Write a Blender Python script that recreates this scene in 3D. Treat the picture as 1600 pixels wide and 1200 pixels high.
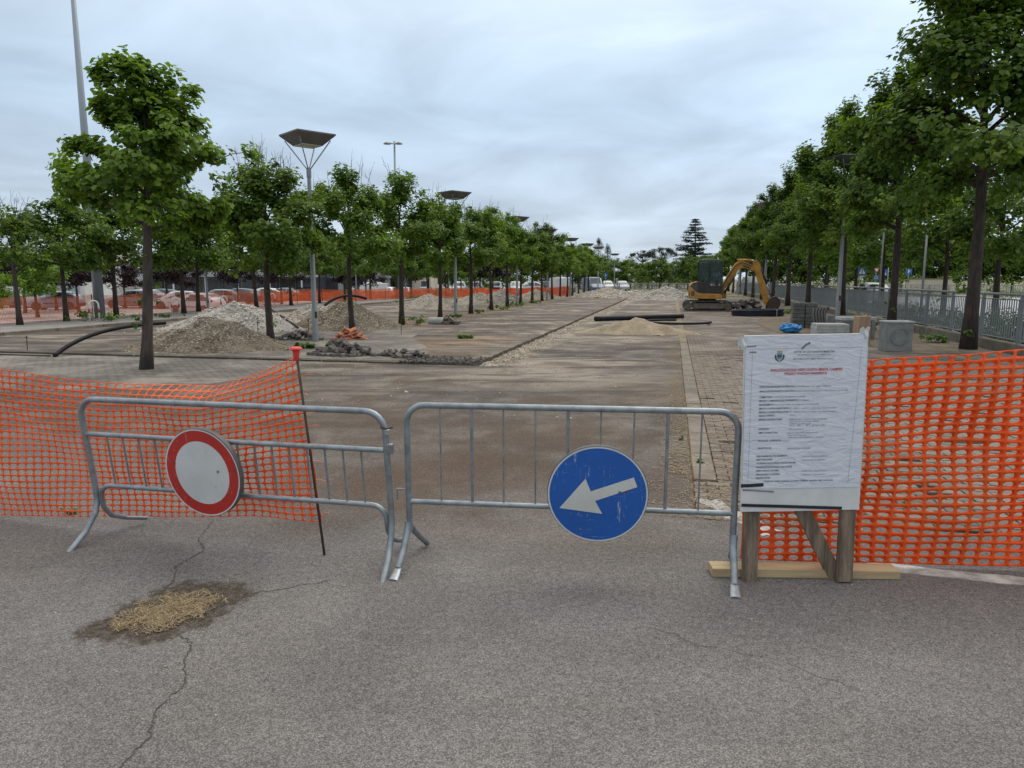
import bpy, bmesh, math, random
import numpy as np
from mathutils import Vector, Matrix, Euler

for o in list(bpy.data.objects):
    bpy.data.objects.remove(o, do_unlink=True)
scene = bpy.context.scene
col = scene.collection
rad = math.radians

# ------------------------------------------------------------------ camera
CAM_H = 1.75
PITCH = rad(8.46)
cam_data = bpy.data.cameras.new("camera")
cam_data.sensor_width = 36.0
cam_data.lens = 1109.0 * 36.0 / 1600.0
cam_data.clip_start = 0.05
cam_data.clip_end = 3000.0
cam = bpy.data.objects.new("camera", cam_data)
col.objects.link(cam)
cam.location = (0, 0, CAM_H)
cam.rotation_euler = (math.pi / 2 - PITCH, 0, 0)
scene.camera = cam

# ------------------------------------------------------------------ sky, sun, exposure
SUN_EL, SUN_AZ = rad(56), rad(38)          # azimuth measured from +Y (view direction) towards +X (right)
sun_dir = Vector((math.sin(SUN_AZ) * math.cos(SUN_EL), math.cos(SUN_AZ) * math.cos(SUN_EL), math.sin(SUN_EL)))
world = bpy.data.worlds.new("World")
scene.world = world
world.use_nodes = True
wt = world.node_tree
wt.nodes.clear()


def wn(kind, **kw):
    n = wt.nodes.new(kind)
    for k, v in kw.items():
        setattr(n, k, v)
    return n


def wmath(op, a, b=None, clamp=False):
    n = wn("ShaderNodeMath", operation=op, use_clamp=clamp)
    for i, x in enumerate((a, b)):
        if x is None:
            continue
        if isinstance(x, (int, float)):
            n.inputs[i].default_value = x
        else:
            wt.links.new(x, n.inputs[i])
    return n.outputs[0]


w_tc = wn("ShaderNodeTexCoord")
w_sep = wn("ShaderNodeSeparateXYZ")
wt.links.new(w_tc.outputs["Generated"], w_sep.inputs[0])
w_z = wmath("MAXIMUM", w_sep.outputs[2], 0.0)
# overcast gradient: dull near the horizon, about twice as bright overhead
w_ramp = wn("ShaderNodeValToRGB")
el = w_ramp.color_ramp.elements
el[0].position = 0.0
el[0].color = (0.535, 0.622, 0.720, 1)
el[1].position = 1.0
el[1].color = (1.12, 1.09, 1.05, 1)
for pos_, c_ in ((0.10, (0.490, 0.590, 0.710, 1)), (0.22, (0.465, 0.585, 0.720, 1)), (0.40, (0.640, 0.755, 0.862, 1)), (0.65, (0.98, 1.0, 1.0, 1))):
    e_ = el.new(pos_)
    e_.color = c_
wt.links.new(w_z, w_ramp.inputs[0])
# cloud structure, projected on a flat layer so that it flattens into bands near the horizon
w_den = wmath("ADD", w_z, 0.16)
w_px = wmath("DIVIDE", w_sep.outputs[0], w_den)
w_py = wmath("DIVIDE", w_sep.outputs[1], w_den)
w_comb = wn("ShaderNodeCombineXYZ")
wt.links.new(w_px, w_comb.inputs[0])
wt.links.new(w_py, w_comb.inputs[1])
w_noise = wn("ShaderNodeTexNoise")
w_noise.inputs["Scale"].default_value = 1.35
w_noise.inputs["Detail"].default_value = 6.0
w_noise.inputs["Roughness"].default_value = 0.52
w_noise.inputs["Distortion"].default_value = 0.5
wt.links.new(w_comb.outputs[0], w_noise.inputs["Vector"])
w_cl = wn("ShaderNodeMapRange")
w_cl.inputs[1].default_value = 0.32
w_cl.inputs[2].default_value = 0.70
w_cl.inputs[3].default_value = 0.80
w_cl.inputs[4].default_value = 1.17
wt.links.new(w_noise.outputs["Fac"], w_cl.inputs[0])
# the veiled sun brightens the cloud round it
w_dot = wn("ShaderNodeVectorMath", operation="DOT_PRODUCT")
w_dot.inputs[1].default_value = sun_dir
wt.links.new(w_tc.outputs["Generated"], w_dot.inputs[0])
w_glow = wmath("MULTIPLY", wmath("POWER", wmath("MAXIMUM", w_dot.outputs["Value"], 0.0), 3.0), 0.55)
w_gain = wmath("MULTIPLY", wmath("ADD", w_glow, 1.0), w_cl.outputs[0])
w_mul = wn("ShaderNodeVectorMath", operation="SCALE")
wt.links.new(w_ramp.outputs[0], w_mul.inputs[0])
wt.links.new(w_gain, w_mul.inputs["Scale"])
w_bg = wn("ShaderNodeBackground")
w_bg.inputs[1].default_value = 1.0
wt.links.new(w_mul.outputs[0], w_bg.inputs[0])
w_sky = wn("ShaderNodeTexSky")
w_sky.sky_type = "NISHITA"
w_sky.sun_disc = False
w_sky.sun_elevation = SUN_EL
w_sky.sun_rotation = SUN_AZ
w_bg2 = wn("ShaderNodeBackground")
w_bg2.inputs[1].default_value = 0.08
wt.links.new(w_sky.outputs[0], w_bg2.inputs[0])
w_mix = wn("ShaderNodeMixShader")
w_mix.inputs[0].default_value = 0.90
wt.links.new(w_bg2.outputs[0], w_mix.inputs[1])
wt.links.new(w_bg.outputs[0], w_mix.inputs[2])
w_out = wn("ShaderNodeOutputWorld")
wt.links.new(w_mix.outputs[0], w_out.inputs[0])

sun_data = bpy.data.lights.new("sun", "SUN")
sun_data.energy = 1.0
sun_data.angle = rad(38)
sun_data.color = (1.0, 0.95, 0.88)
sun = bpy.data.objects.new("sun", sun_data)
col.objects.link(sun)
sun.rotation_euler = (-sun_dir).to_track_quat("-Z", "Y").to_euler()

scene.view_settings.view_transform = "Standard"
scene.view_settings.look = "None"
scene.view_settings.exposure = 0.22
scene.view_settings.gamma = 1.0
scene.view_settings.use_curve_mapping = False
scene.render.engine = "CYCLES"
scene.cycles.max_bounces = 6
scene.cycles.diffuse_bounces = 3
scene.cycles.glossy_bounces = 2
scene.cycles.transmission_bounces = 4
scene.cycles.transparent_max_bounces = 8
scene.cycles.use_denoising = True

# ------------------------------------------------------------------ site frame: u runs along the tree rows, v to the right of them
ROW = rad(12.7)
RS, RC = math.sin(ROW), math.cos(ROW)


def W(u, v, z=0.0):
    return Vector((u * RS + v * RC, u * RC - v * RS, z))


LOT_Z = -0.75

# ------------------------------------------------------------------ helpers


class MB:
    """collects shapes that become ONE mesh object"""

    def __init__(self):
        self.v, self.f, self.m = [], [], []

    def add(self, vs, fs, mi=0):
        b = len(self.v)
        self.v.extend([tuple(x) for x in vs])
        self.f.extend([tuple(i + b for i in f) for f in fs])
        self.m.extend([mi] * len(fs))
        return self

    def box(self, c, s, rot=None, mi=0, taper=1.0):
        hx, hy, hz = s[0] / 2, s[1] / 2, s[2] / 2
        vs = [Vector((x * (taper if z > 0 else 1), y * (taper if z > 0 else 1), z)) for z in (-hz, hz) for x, y in ((-hx, -hy), (hx, -hy), (hx, hy), (-hx, hy))]
        if rot is not None:
            M = rot if isinstance(rot, Matrix) else Euler(rot).to_matrix()
            vs = [M @ v for v in vs]
        c = Vector(c)
        return self.add([v + c for v in vs], [(3, 2, 1, 0), (4, 5, 6, 7), (0, 1, 5, 4), (1, 2, 6, 5), (2, 3, 7, 6), (3, 0, 4, 7)], mi)

    def tube(self, pts, r, n=8, caps=True, mi=0, flat=1.0):
        pts = [Vector(p) for p in pts]
        if not isinstance(r, (list, tuple)):
            r = [r] * len(pts)
        vs, fs = [], []
        ref = None
        for i, p in enumerate(pts):
            t = (pts[min(i + 1, len(pts) - 1)] - pts[max(i - 1, 0)])
            if t.length < 1e-9:
                t = Vector((0, 0, 1))
            t.normalize()
            if ref is None:
                ref = Vector((0, 0, 1)) if abs(t.z) < 0.9 else Vector((1, 0, 0))
                a = t.cross(ref).normalized()
            else:
                a = (a - t * a.dot(t))
                if a.length < 1e-6:
                    a = t.cross(Vector((1, 0, 0)))
                a.normalize()
            b = t.cross(a)
            for k in range(n):
                an = 2 * math.pi * k / n
                vs.append(p + a * (r[i] * math.cos(an)) + b * (r[i] * flat * math.sin(an)))
        for i in range(len(pts) - 1):
            for k in range(n):
                k2 = (k + 1) % n
                fs.append((i * n + k, i * n + k2, (i + 1) * n + k2, (i + 1) * n + k))
        if caps:
            fs.append(tuple(range(n - 1, -1, -1)))
            e = (len(pts) - 1) * n
            fs.append(tuple(e + k for k in range(n)))
        return self.add(vs, fs, mi)

    def prism(self, poly, axis_vec, mi=0):
        """extrude a planar polygon (list of 3D points) along axis_vec"""
        n = len(poly)
        poly = [Vector(p) for p in poly]
        av = Vector(axis_vec)
        nrm = Vector((0, 0, 0))
        for i in range(n):
            nrm += poly[i].cross(poly[(i + 1) % n])
        if nrm.dot(av) > 0:
            poly = poly[::-1]
        vs = poly + [p + av for p in poly]
        fs = [tuple(range(n)), tuple(range(2 * n - 1, n - 1, -1))]
        for i in range(n):
            j = (i + 1) % n
            fs.append((j, i, n + i, n + j))
        return self.add(vs, fs, mi)

    def lathe(self, prof, n=24, c=(0, 0, 0), axis="Z", mi=0):
        """profile of (r, h) pairs turned round an axis"""
        c = Vector(c)
        vs, fs = [], []
        for r, h in prof:
            for k in range(n):
                an = 2 * math.pi * k / n
                p = (r * math.cos(an), r * math.sin(an), h)
                if axis == "Y":
                    p = (p[0], p[2], p[1])
                elif axis == "X":
                    p = (p[2], p[0], p[1])
                vs.append(c + Vector(p))
        for i in range(len(prof) - 1):
            for k in range(n):
                k2 = (k + 1) % n
                q = (i * n + k, i * n + k2, (i + 1) * n + k2, (i + 1) * n + k)
                fs.append(q if axis != "Y" else q[::-1])
        return self.add(vs, fs, mi)

    def grid(self, nu, nv, fn, mi=0):
        vs = [fn(i / nu, j / nv) for j in range(nv + 1) for i in range(nu + 1)]
        fs = [(j * (nu + 1) + i, j * (nu + 1) + i + 1, (j + 1) * (nu + 1) + i + 1, (j + 1) * (nu + 1) + i) for j in range(nv) for i in range(nu)]
        return self.add(vs, fs, mi)

    def mesh(self, name, mats, smooth=False):
        me = bpy.data.meshes.new(name)
        me.from_pydata(self.v, [], self.f)
        if not isinstance(mats, (list, tuple)):
            mats = [mats]
        for m in mats:
            me.materials.append(m)
        if len(mats) > 1:
            me.polygons.foreach_set("material_index", self.m)
        if smooth:
            me.polygons.foreach_set("use_smooth", [True] * len(me.polygons))
        me.update()
        return me

    def build(self, name, mats, parent=None, loc=(0, 0, 0), rot=(0, 0, 0), smooth=False, bevel=0.0, auto=None, tri=False):
        me = self.mesh(name, mats, smooth or auto is not None)
        if tri:
            bm = bmesh.new()
            bm.from_mesh(me)
            bmesh.ops.triangulate(bm, faces=bm.faces[:])
            bm.to_mesh(me)
            bm.free()
        if auto is not None:
            me.set_sharp_from_angle(angle=rad(auto))
        o = link(name, me, parent, loc, rot)
        if bevel:
            md = o.modifiers.new("bevel", "BEVEL")
            md.width = bevel
            md.segments = 2
            md.limit_method = "ANGLE"
            md.angle_limit = rad(40)
        return o


def link(name, data, parent=None, loc=(0, 0, 0), rot=(0, 0, 0)):
    o = bpy.data.objects.new(name, data)
    col.objects.link(o)
    o.location = loc
    o.rotation_euler = rot
    if parent is not None:
        o.parent = parent
    return o


def tag(o, label=None, cat=None, group=None, kind=None):
    for k, v in (("label", label), ("category", cat), ("group", group), ("kind", kind)):
        if v is not None:
            o[k] = v
    return o


def thing(name, loc, label, cat, group=None, rz=0.0, rot=None):
    o = link(name, None, None, loc, rot if rot is not None else (0, 0, rz))
    o.empty_display_size = 0.2
    return tag(o, label, cat, group)


def kids(o):
    return [c for c in col.objects if c.parent is o]


def copy_tree(o, parent=None, tree=None):
    c = o.copy()
    col.objects.link(c)
    c.parent = parent
    for ch in tree if tree is not None else list(o.children):
        copy_tree(ch, c)
    return c


# ------------------------------------------------------------------ materials
def new_mat(name):
    m = bpy.data.materials.new(name)
    m.use_nodes = True
    nt = m.node_tree
    b = nt.nodes["Principled BSDF"]
    return m, nt, b


class NT:
    """tiny node-graph helper"""

    def __init__(self, nt):
        self.nt = nt

    def n(self, kind, **kw):
        x = self.nt.nodes.new(kind)
        for k, v in kw.items():
            setattr(x, k, v)
        return x

    def put(self, sock, val):
        if val is None:
            return
        if hasattr(val, "is_linked") or hasattr(val, "links"):
            self.nt.links.new(val, sock)
        elif isinstance(val, (int, float)):
            sock.default_value = val
        else:
            v = tuple(val)
            if hasattr(sock.default_value, "__len__") and len(sock.default_value) == 4 and len(v) == 3:
                v = v + (1.0,)
            sock.default_value = v

    def math(self, op, a, b=None, clamp=False):
        x = self.n("ShaderNodeMath", operation=op, use_clamp=clamp)
        self.put(x.inputs[0], a)
        self.put(x.inputs[1], b)
        return x.outputs[0]

    def noise(self, vec, scale, detail=4.0, rough=0.55, dist=0.0):
        x = self.n("ShaderNodeTexNoise")
        self.put(x.inputs["Vector"], vec)
        x.inputs["Scale"].default_value = scale
        x.inputs["Detail"].default_value = detail
        x.inputs["Roughness"].default_value = rough
        x.inputs["Distortion"].default_value = dist
        return x.outputs["Fac"]

    def voro(self, vec, scale, out="Color", feature="F1"):
        x = self.n("ShaderNodeTexVoronoi", feature=feature)
        self.put(x.inputs["Vector"], vec)
        x.inputs["Scale"].default_value = scale
        return x.outputs[out]

    def ramp(self, val, lo, hi, a=0.0, b=1.0, smooth=True):
        x = self.n("ShaderNodeMapRange", interpolation_type="SMOOTHSTEP" if smooth else "LINEAR")
        self.put(x.inputs[0], val)
        for i, q in enumerate((lo, hi, a, b)):
            x.inputs[i + 1].default_value = q
        return x.outputs[0]

    def mix(self, fac, a, b, mode="MIX"):
        x = self.n("ShaderNodeMix", data_type="RGBA", blend_type=mode)
        self.put(x.inputs[0], fac)
        self.put(x.inputs[6], a)
        self.put(x.inputs[7], b)
        return x.outputs[2]

    def pos(self):
        return self.n("ShaderNodeNewGeometry").outputs["Position"]

    def obj(self):
        return self.n("ShaderNodeTexCoord").outputs["Object"]

    def vmul(self, vec, s):
        x = self.n("ShaderNodeVectorMath", operation="MULTIPLY")
        self.put(x.inputs[0], vec)
        x.inputs[1].default_value = s
        return x.outputs[0]

    def dist(self, vec, p):
        x = self.n("ShaderNodeVectorMath", operation="DISTANCE")
        self.put(x.inputs[0], vec)
        x.inputs[1].default_value = p
        return x.outputs["Value"]

    def dot(self, vec, p):
        x = self.n("ShaderNodeVectorMath", operation="DOT_PRODUCT")
        self.put(x.inputs[0], vec)
        x.inputs[1].default_value = p
        return x.outputs["Value"]

    def bump(self, h, dist, strength=1.0):
        x = self.n("ShaderNodeBump")
        x.inputs["Distance"].default_value = dist
        x.inputs["Strength"].default_value = strength
        self.put(x.inputs["Height"], h)
        return x.outputs[0]

    def random(self):
        return self.n("ShaderNodeObjectInfo").outputs["Random"]


def pmat(name, c1, c2=None, scale=6.0, rough=0.6, metal=0.0, bump=0.0, bscale=None, spec=0.5, world_pos=False, rnd=0.0, detail=5.0, stretch=None):
    """plain procedural material: two tones broken up by noise, a little relief, slight change from piece to piece"""
    m, nt, b = new_mat(name)
    N = NT(nt)
    vec = N.pos() if world_pos else N.obj()
    if stretch:
        vec = N.vmul(vec, stretch)
    c2 = c2 or tuple(x * 0.72 for x in c1)
    f = N.ramp(N.noise(vec, scale, detail, 0.6), 0.3, 0.7)
    c = N.mix(f, c1, c2)
    if rnd:
        c = N.mix(1.0, c, N.n("ShaderNodeCombineColor").outputs[0], "MULTIPLY") if False else c
        g = N.ramp(N.random(), 0.0, 1.0, 1.0 - rnd, 1.0 + rnd, False)
        x = N.n("ShaderNodeVectorMath", operation="SCALE")
        N.put(x.inputs[0], c)
        N.put(x.inputs["Scale"], g)
        c = x.outputs[0]
    N.put(b.inputs["Base Color"], c)
    b.inputs["Roughness"].default_value = rough
    b.inputs["Metallic"].default_value = metal
    b.inputs["Specular IOR Level"].default_value = spec
    if bump:
        N.put(b.inputs["Normal"], N.bump(N.noise(vec, bscale or scale * 4, 4.0, 0.6), bump))
    return m


def leaf_mat(name, dark, mid, light, trans=0.42):
    m, nt, b = new_mat(name)
    N = NT(nt)
    at = N.n("ShaderNodeAttribute", attribute_name="tone").outputs["Fac"]
    c = N.mix(N.ramp(at, 0.0, 0.55, smooth=False), dark, mid)
    c = N.mix(N.ramp(at, 0.6, 1.0, smooth=False), c, light)
    g = N.ramp(N.random(), 0.0, 1.0, 0.82, 1.15, False)
    x = N.n("ShaderNodeVectorMath", operation="SCALE")
    N.put(x.inputs[0], c)
    N.put(x.inputs["Scale"], g)
    c = x.outputs[0]
    N.put(b.inputs["Base Color"], c)
    b.inputs["Roughness"].default_value = 0.55
    b.inputs["Specular IOR Level"].default_value = 0.30
    t = N.n("ShaderNodeBsdfTranslucent")
    N.put(t.inputs["Color"], N.mix(1.0, c, (1.25, 1.3, 0.55), "MULTIPLY"))
    ms = N.n("ShaderNodeMixShader")
    ms.inputs[0].default_value = trans
    nt.links.new(b.outputs[0], ms.inputs[1])
    nt.links.new(t.outputs[0], ms.inputs[2])
    nt.links.new(ms.outputs[0], nt.nodes["Material Output"].inputs[0])
    return m


def asphalt_mat():
    m, nt, b = new_mat("worn asphalt")
    N = NT(nt)
    P = N.pos()
    u = N.dot(P, (RS, RC, 0))
    v = N.dot(P, (RC, -RS, 0))
    big = N.noise(P, 0.33, 6.0, 0.6, 0.4)
    mid = N.noise(P, 1.7, 6.0, 0.62, 0.3)
    fine = N.noise(P, 26.0, 5.0, 0.7)
    # stones of the wearing course
    cell = N.n("ShaderNodeTexVoronoi")
    N.put(cell.inputs["Vector"], P)
    cell.inputs["Scale"].default_value = 165.0
    sep = N.n("ShaderNodeSeparateColor")
    N.put(sep.inputs[0], cell.outputs["Color"])
    stone = N.ramp(sep.outputs[0], 0.0, 1.0, 0.64, 1.38, False)
    gap = N.ramp(cell.outputs["Distance"], 0.30, 0.75, 1.0, 0.55)
    sand = N.ramp(N.noise(P, 330.0, 2.0, 0.6), 0.3, 0.7, 0.80, 1.20)
    # body colour: grey in the road, browner and dustier inside the works
    site = N.ramp(N.math("ADD", u, N.math("MULTIPLY", N.math("SUBTRACT", big, 0.5), 7.0)), 3.6, 8.5)
    grey = N.mix(N.ramp(big, 0.35, 0.68), (0.172, 0.158, 0.148), (0.250, 0.234, 0.222))
    brown = N.mix(N.ramp(mid, 0.35, 0.7), (0.100, 0.085, 0.071), (0.205, 0.177, 0.148))
    c = N.mix(site, grey, brown)
    far = N.ramp(u, 11.0, 19.0)
    dust_n = N.noise(N.vmul(P, (0.55, 1.0, 1.0)), 0.55, 7.0, 0.66, 0.8)
    dust = N.math("MULTIPLY", N.ramp(dust_n, 0.46, 0.63), N.ramp(u, 7.0, 15.0, 0.12, 0.85))
    # pale cement dust spread round the trench corner
    for (du, dv, r, s) in ((12.6, -2.2, 3.4, 0.85), (11.6, 0.2, 2.6, 0.45), (12.8, -7.0, 3.8, 0.7), (18.0, -6.0, 4.2, 0.6), (21.0, -1.2, 3.0, 0.5)):
        q = W(du, dv)
        k = N.math("MULTIPLY", N.ramp(N.math("ADD", N.dist(P, q), N.math("MULTIPLY", N.math("SUBTRACT", mid, 0.5), 3.0)), 0.0, r, s, 0.0), 1.0)
        dust = N.math("MAXIMUM", dust, N.math("MULTIPLY", k, N.ramp(dust_n, 0.34, 0.60)))
    lip = N.math("MULTIPLY", N.ramp(N.math("ADD", v, N.math("MULTIPLY", N.math("SUBTRACT", mid, 0.5), 1.2)), -3.25, -2.75, 0.8, 0.0), N.ramp(v, -3.5, -3.3, 0.0, 1.0))
    dust = N.math("MAXIMUM", dust, N.math("MULTIPLY", lip, N.ramp(u, 13.0, 14.5)))
    c = N.mix(dust, c, (0.420, 0.350, 0.272))
    # orange subsoil tipped beside the paver heaps and along the tree row
    orange = N.math("MULTIPLY", N.ramp(N.math("ADD", v, N.math("MULTIPLY", N.math("SUBTRACT", mid, 0.5), 2.4)), -9.3, -8.5, 1.0, 0.0), N.ramp(N.math("ADD", v, N.math("MULTIPLY", N.math("SUBTRACT", mid, 0.5), 2.0)), -12.0, -11.2, 0.0, 1.0))
    orange = N.math("MULTIPLY", orange, N.ramp(u, 21.0, 24.5, 0.0, 0.7))
    for (du, dv, r, s) in ((18.6, -6.3, 2.6, 1.3), (20.0, -5.4, 2.0, 1.0), (16.2, -5.0, 1.3, 0.5)):
        k = N.ramp(N.math("ADD", N.dist(P, W(du, dv)), N.math("MULTIPLY", N.math("SUBTRACT", mid, 0.5), 3.4)), 0.0, r, s, 0.0)
        orange = N.math("MAXIMUM", orange, N.math("MULTIPLY", k, 0.8))
    c = N.mix(N.math("MINIMUM", orange, 0.9), c, N.mix(N.ramp(fine, 0.3, 0.7), (0.27, 0.180, 0.108), (0.36, 0.262, 0.168)))
    # brown soil trodden into the surface, dark oil and tyre marks
    soil = N.math("MULTIPLY", N.ramp(N.noise(P, 0.8, 6.0, 0.65, 0.6), 0.47, 0.66), N.ramp(u, 4.2, 6.5, 0.0, 0.72))
    for (qx, qy, r, s) in ((-1.0, 5.9, 1.9, 1.2), (-0.3, 6.6, 2.0, 1.2), (0.35, 7.6, 2.0, 1.1), (1.0, 6.0, 1.7, 0.8), (-1.7, 8.8, 2.2, 0.8), (2.6, 10.5, 2.4, 0.8), (0.3, 4.6, 1.6, 0.45), (5.5, 19.0, 3.0, 0.8)):
        soil = N.math("MAXIMUM", soil, N.math("MULTIPLY", N.ramp(N.math("ADD", N.dist(P, (qx, qy, 0)), N.math("MULTIPLY", N.math("SUBTRACT", mid, 0.5), 2.2)), 0.0, r, s, 0.0), 0.75))
    c = N.mix(soil, c, (0.110, 0.070, 0.042))
    tyre = N.math("MULTIPLY", N.ramp(N.noise(N.vmul(P, (0.22, 1.3, 1.0)), 1.1, 6.0, 0.7, 0.5), 0.50, 0.62), N.ramp(u, 6.0, 14.0, 0.1, 0.85))
    c = N.mix(tyre, c, (0.058, 0.047, 0.038))
    dirt = N.math("MULTIPLY", N.ramp(N.noise(P, 0.62, 5.0, 0.6, 1.0), 0.46, 0.72), N.ramp(u, 3.5, 6.0, 0.42, 0.15))
    c = N.mix(dirt, c, (0.112, 0.106, 0.100))
    # earth round the straw-filled hollow, worn in at the edges
    pn = N.math("SUBTRACT", N.noise(P, 9.0, 6.0, 0.7, 0.6), 0.5)
    hole = None
    for (qx, qy, r) in ((-2.02, 3.38, 0.19), (-1.80, 3.36, 0.20), (-1.94, 3.54, 0.24), (-1.76, 3.54, 0.27), (-1.84, 3.74, 0.24), (-1.62, 3.74, 0.22), (-1.66, 3.55, 0.20)):
        k = N.ramp(N.math("ADD", N.dist(P, (qx, qy, 0)), N.math("MULTIPLY", pn, 0.30)), r * 0.62, r, 1.0, 0.0)
        hole = k if hole is None else N.math("MAXIMUM", hole, k)
    c = N.mix(N.math("MULTIPLY", hole, 0.92), c, N.mix(N.ramp(fine, 0.35, 0.65), (0.050, 0.041, 0.031), (0.115, 0.090, 0.062)))
    # the resurfaced strip in front keeps its stones visible, the dusty part less so
    k = N.math("MULTIPLY", N.math("MULTIPLY", stone, gap), sand)
    k = N.math("ADD", N.math("MULTIPLY", N.math("SUBTRACT", k, 1.0), N.ramp(u, 8.0, 30.0, 1.0, 0.5)), 1.0)
    k = N.math("MULTIPLY", k, N.ramp(fine, 0.25, 0.75, 0.82, 1.20))
    x = N.n("ShaderNodeVectorMath", operation="SCALE")
    N.put(x.inputs[0], c)
    N.put(x.inputs["Scale"], k)
    N.put(b.inputs["Base Color"], x.outputs[0])
    b.inputs["Roughness"].default_value = 0.85
    b.inputs["Specular IOR Level"].default_value = 0.25
    hgt = N.math("ADD", N.math("MULTIPLY", gap, 0.7), N.math("MULTIPLY", N.noise(P, 5.0, 4.0), 0.9))
    N.put(b.inputs["Normal"], N.bump(hgt, 0.006, 0.8))
    return m


def paving_mat(name, c1, c2, mortar, bw, bh, ang=0.0, dust=0.4):
    """setts or pavers too far off to be built one by one"""
    m, nt, b = new_mat(name)
    N = NT(nt)
    P = N.pos()
    rot = N.n("ShaderNodeVectorRotate", rotation_type="Z_AXIS")
    N.put(rot.inputs["Vector"], P)
    rot.inputs["Angle"].default_value = ROW + ang
    br = N.n("ShaderNodeTexBrick")
    N.put(br.inputs["Vector"], rot.outputs[0])
    br.inputs["Scale"].default_value = 1.0
    br.inputs["Brick Width"].default_value = bw
    br.inputs["Row Height"].default_value = bh
    br.inputs["Mortar Size"].default_value = 0.012
    br.inputs["Mortar Smooth"].default_value = 0.4
    N.put(br.inputs["Color1"], c1)
    N.put(br.inputs["Color2"], c2)
    N.put(br.inputs["Mortar"], mortar)
    d = N.math("MULTIPLY", N.ramp(N.noise(P, 0.7, 6.0, 0.65, 0.5), 0.42, 0.66), dust)
    c = N.mix(d, br.outputs["Color"], (0.37, 0.325, 0.27))
    c = N.mix(N.math("MULTIPLY", N.ramp(N.noise(P, 1.3, 5.0, 0.6), 0.55, 0.72), 0.6), c, (0.10, 0.085, 0.068))
    N.put(b.inputs["Base Color"], c)
    b.inputs["Roughness"].default_value = 0.9
    b.inputs["Specular IOR Level"].default_value = 0.2
    N.put(b.inputs["Normal"], N.bump(br.outputs["Fac"], -0.008))
    return m


def ground_mat():
    m, nt, b = new_mat("open ground")
    N = NT(nt)
    P = N.pos()
    v = N.dot(P, (RC, -RS, 0))
    n1 = N.noise(P, 0.25, 6.0, 0.6)
    n2 = N.noise(P, 3.0, 6.0, 0.65)
    soil = N.mix(N.ramp(n2, 0.3, 0.7), (0.20, 0.165, 0.125), (0.33, 0.285, 0.23))
    grass = N.mix(N.ramp(n2, 0.3, 0.7), (0.075, 0.10, 0.032), (0.16, 0.16, 0.07))
    c = N.mix(N.ramp(n1, 0.44, 0.58), soil, grass)
    lot = N.mix(N.ramp(n1, 0.35, 0.65), (0.33, 0.325, 0.315), (0.42, 0.405, 0.385))
    c = N.mix(N.ramp(v, -25.9, -25.5, 1.0, 0.0), c, lot)
    N.put(b.inputs["Base Color"], c)
    b.inputs["Roughness"].default_value = 0.95
    b.inputs["Specular IOR Level"].default_value = 0.1
    N.put(b.inputs["Normal"], N.bump(n2, 0.02))
    return m


def gravel_mat(name, c1, c2, c3, scale=38.0):
    m, nt, b = new_mat(name)
    N = NT(nt)
    P = N.pos()
    cell = N.n("ShaderNodeTexVoronoi")
    N.put(cell.inputs["Vector"], P)
    cell.inputs["Scale"].default_value = scale
    sep = N.n("ShaderNodeSeparateColor")
    N.put(sep.inputs[0], cell.outputs["Color"])
    c = N.mix(sep.outputs[0], c1, c2)
    c = N.mix(N.ramp(N.noise(P, 2.2, 6.0, 0.65), 0.45, 0.65), c, c3)
    g = N.ramp(cell.outputs["Distance"], 0.25, 0.7, 1.1, 0.6)
    x = N.n("ShaderNodeVectorMath", operation="SCALE")
    N.put(x.inputs[0], c)
    N.put(x.inputs["Scale"], g)
    N.put(b.inputs["Base Color"], x.outputs[0])
    b.inputs["Roughness"].default_value = 0.95
    b.inputs["Specular IOR Level"].default_value = 0.15
    N.put(b.inputs["Normal"], N.bump(g, 0.02))
    return m


def stone_mat(name, c1, c2, rough=0.9):
    """many loose stones in one mesh: each keeps its own tone"""
    m, nt, b = new_mat(name)
    N = NT(nt)
    at = N.n("ShaderNodeAttribute", attribute_name="tone").outputs["Fac"]
    c = N.mix(at, c1, c2)
    c = N.mix(N.math("MULTIPLY", N.noise(N.pos(), 30.0, 4.0), 0.35), c, tuple(x * 0.5 for x in c1))
    N.put(b.inputs["Base Color"], c)
    b.inputs["Roughness"].default_value = rough
    b.inputs["Specular IOR Level"].default_value = 0.2
    return m


def net_mat(name, c, trans=0.35):
    m, nt, b = new_mat(name)
    N = NT(nt)
    f = N.ramp(N.noise(N.pos(), 3.0, 4.0), 0.3, 0.7)
    cc = N.mix(f, c, tuple(x * 0.86 for x in c))
    fade = N.math("MULTIPLY", N.ramp(N.noise(N.pos(), 1.6, 5.0, 0.65, 0.8), 0.45, 0.70), 0.55)
    cc = N.mix(fade, cc, (0.92, 0.30, 0.12))
    dust = N.math("MULTIPLY", N.ramp(N.noise(N.pos(), 7.0, 5.0, 0.7), 0.52, 0.75), 0.30)
    cc = N.mix(dust, cc, (0.55, 0.28, 0.17))
    N.put(b.inputs["Base Color"], cc)
    b.inputs["Roughness"].default_value = 0.42
    t = N.n("ShaderNodeBsdfTranslucent")
    N.put(t.inputs["Color"], cc)
    ms = N.n("ShaderNodeMixShader")
    ms.inputs[0].default_value = trans
    nt.links.new(b.outputs[0], ms.inputs[1])
    nt.links.new(t.outputs[0], ms.inputs[2])
    nt.links.new(ms.outputs[0], nt.nodes["Material Output"].inputs[0])
    return m


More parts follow.
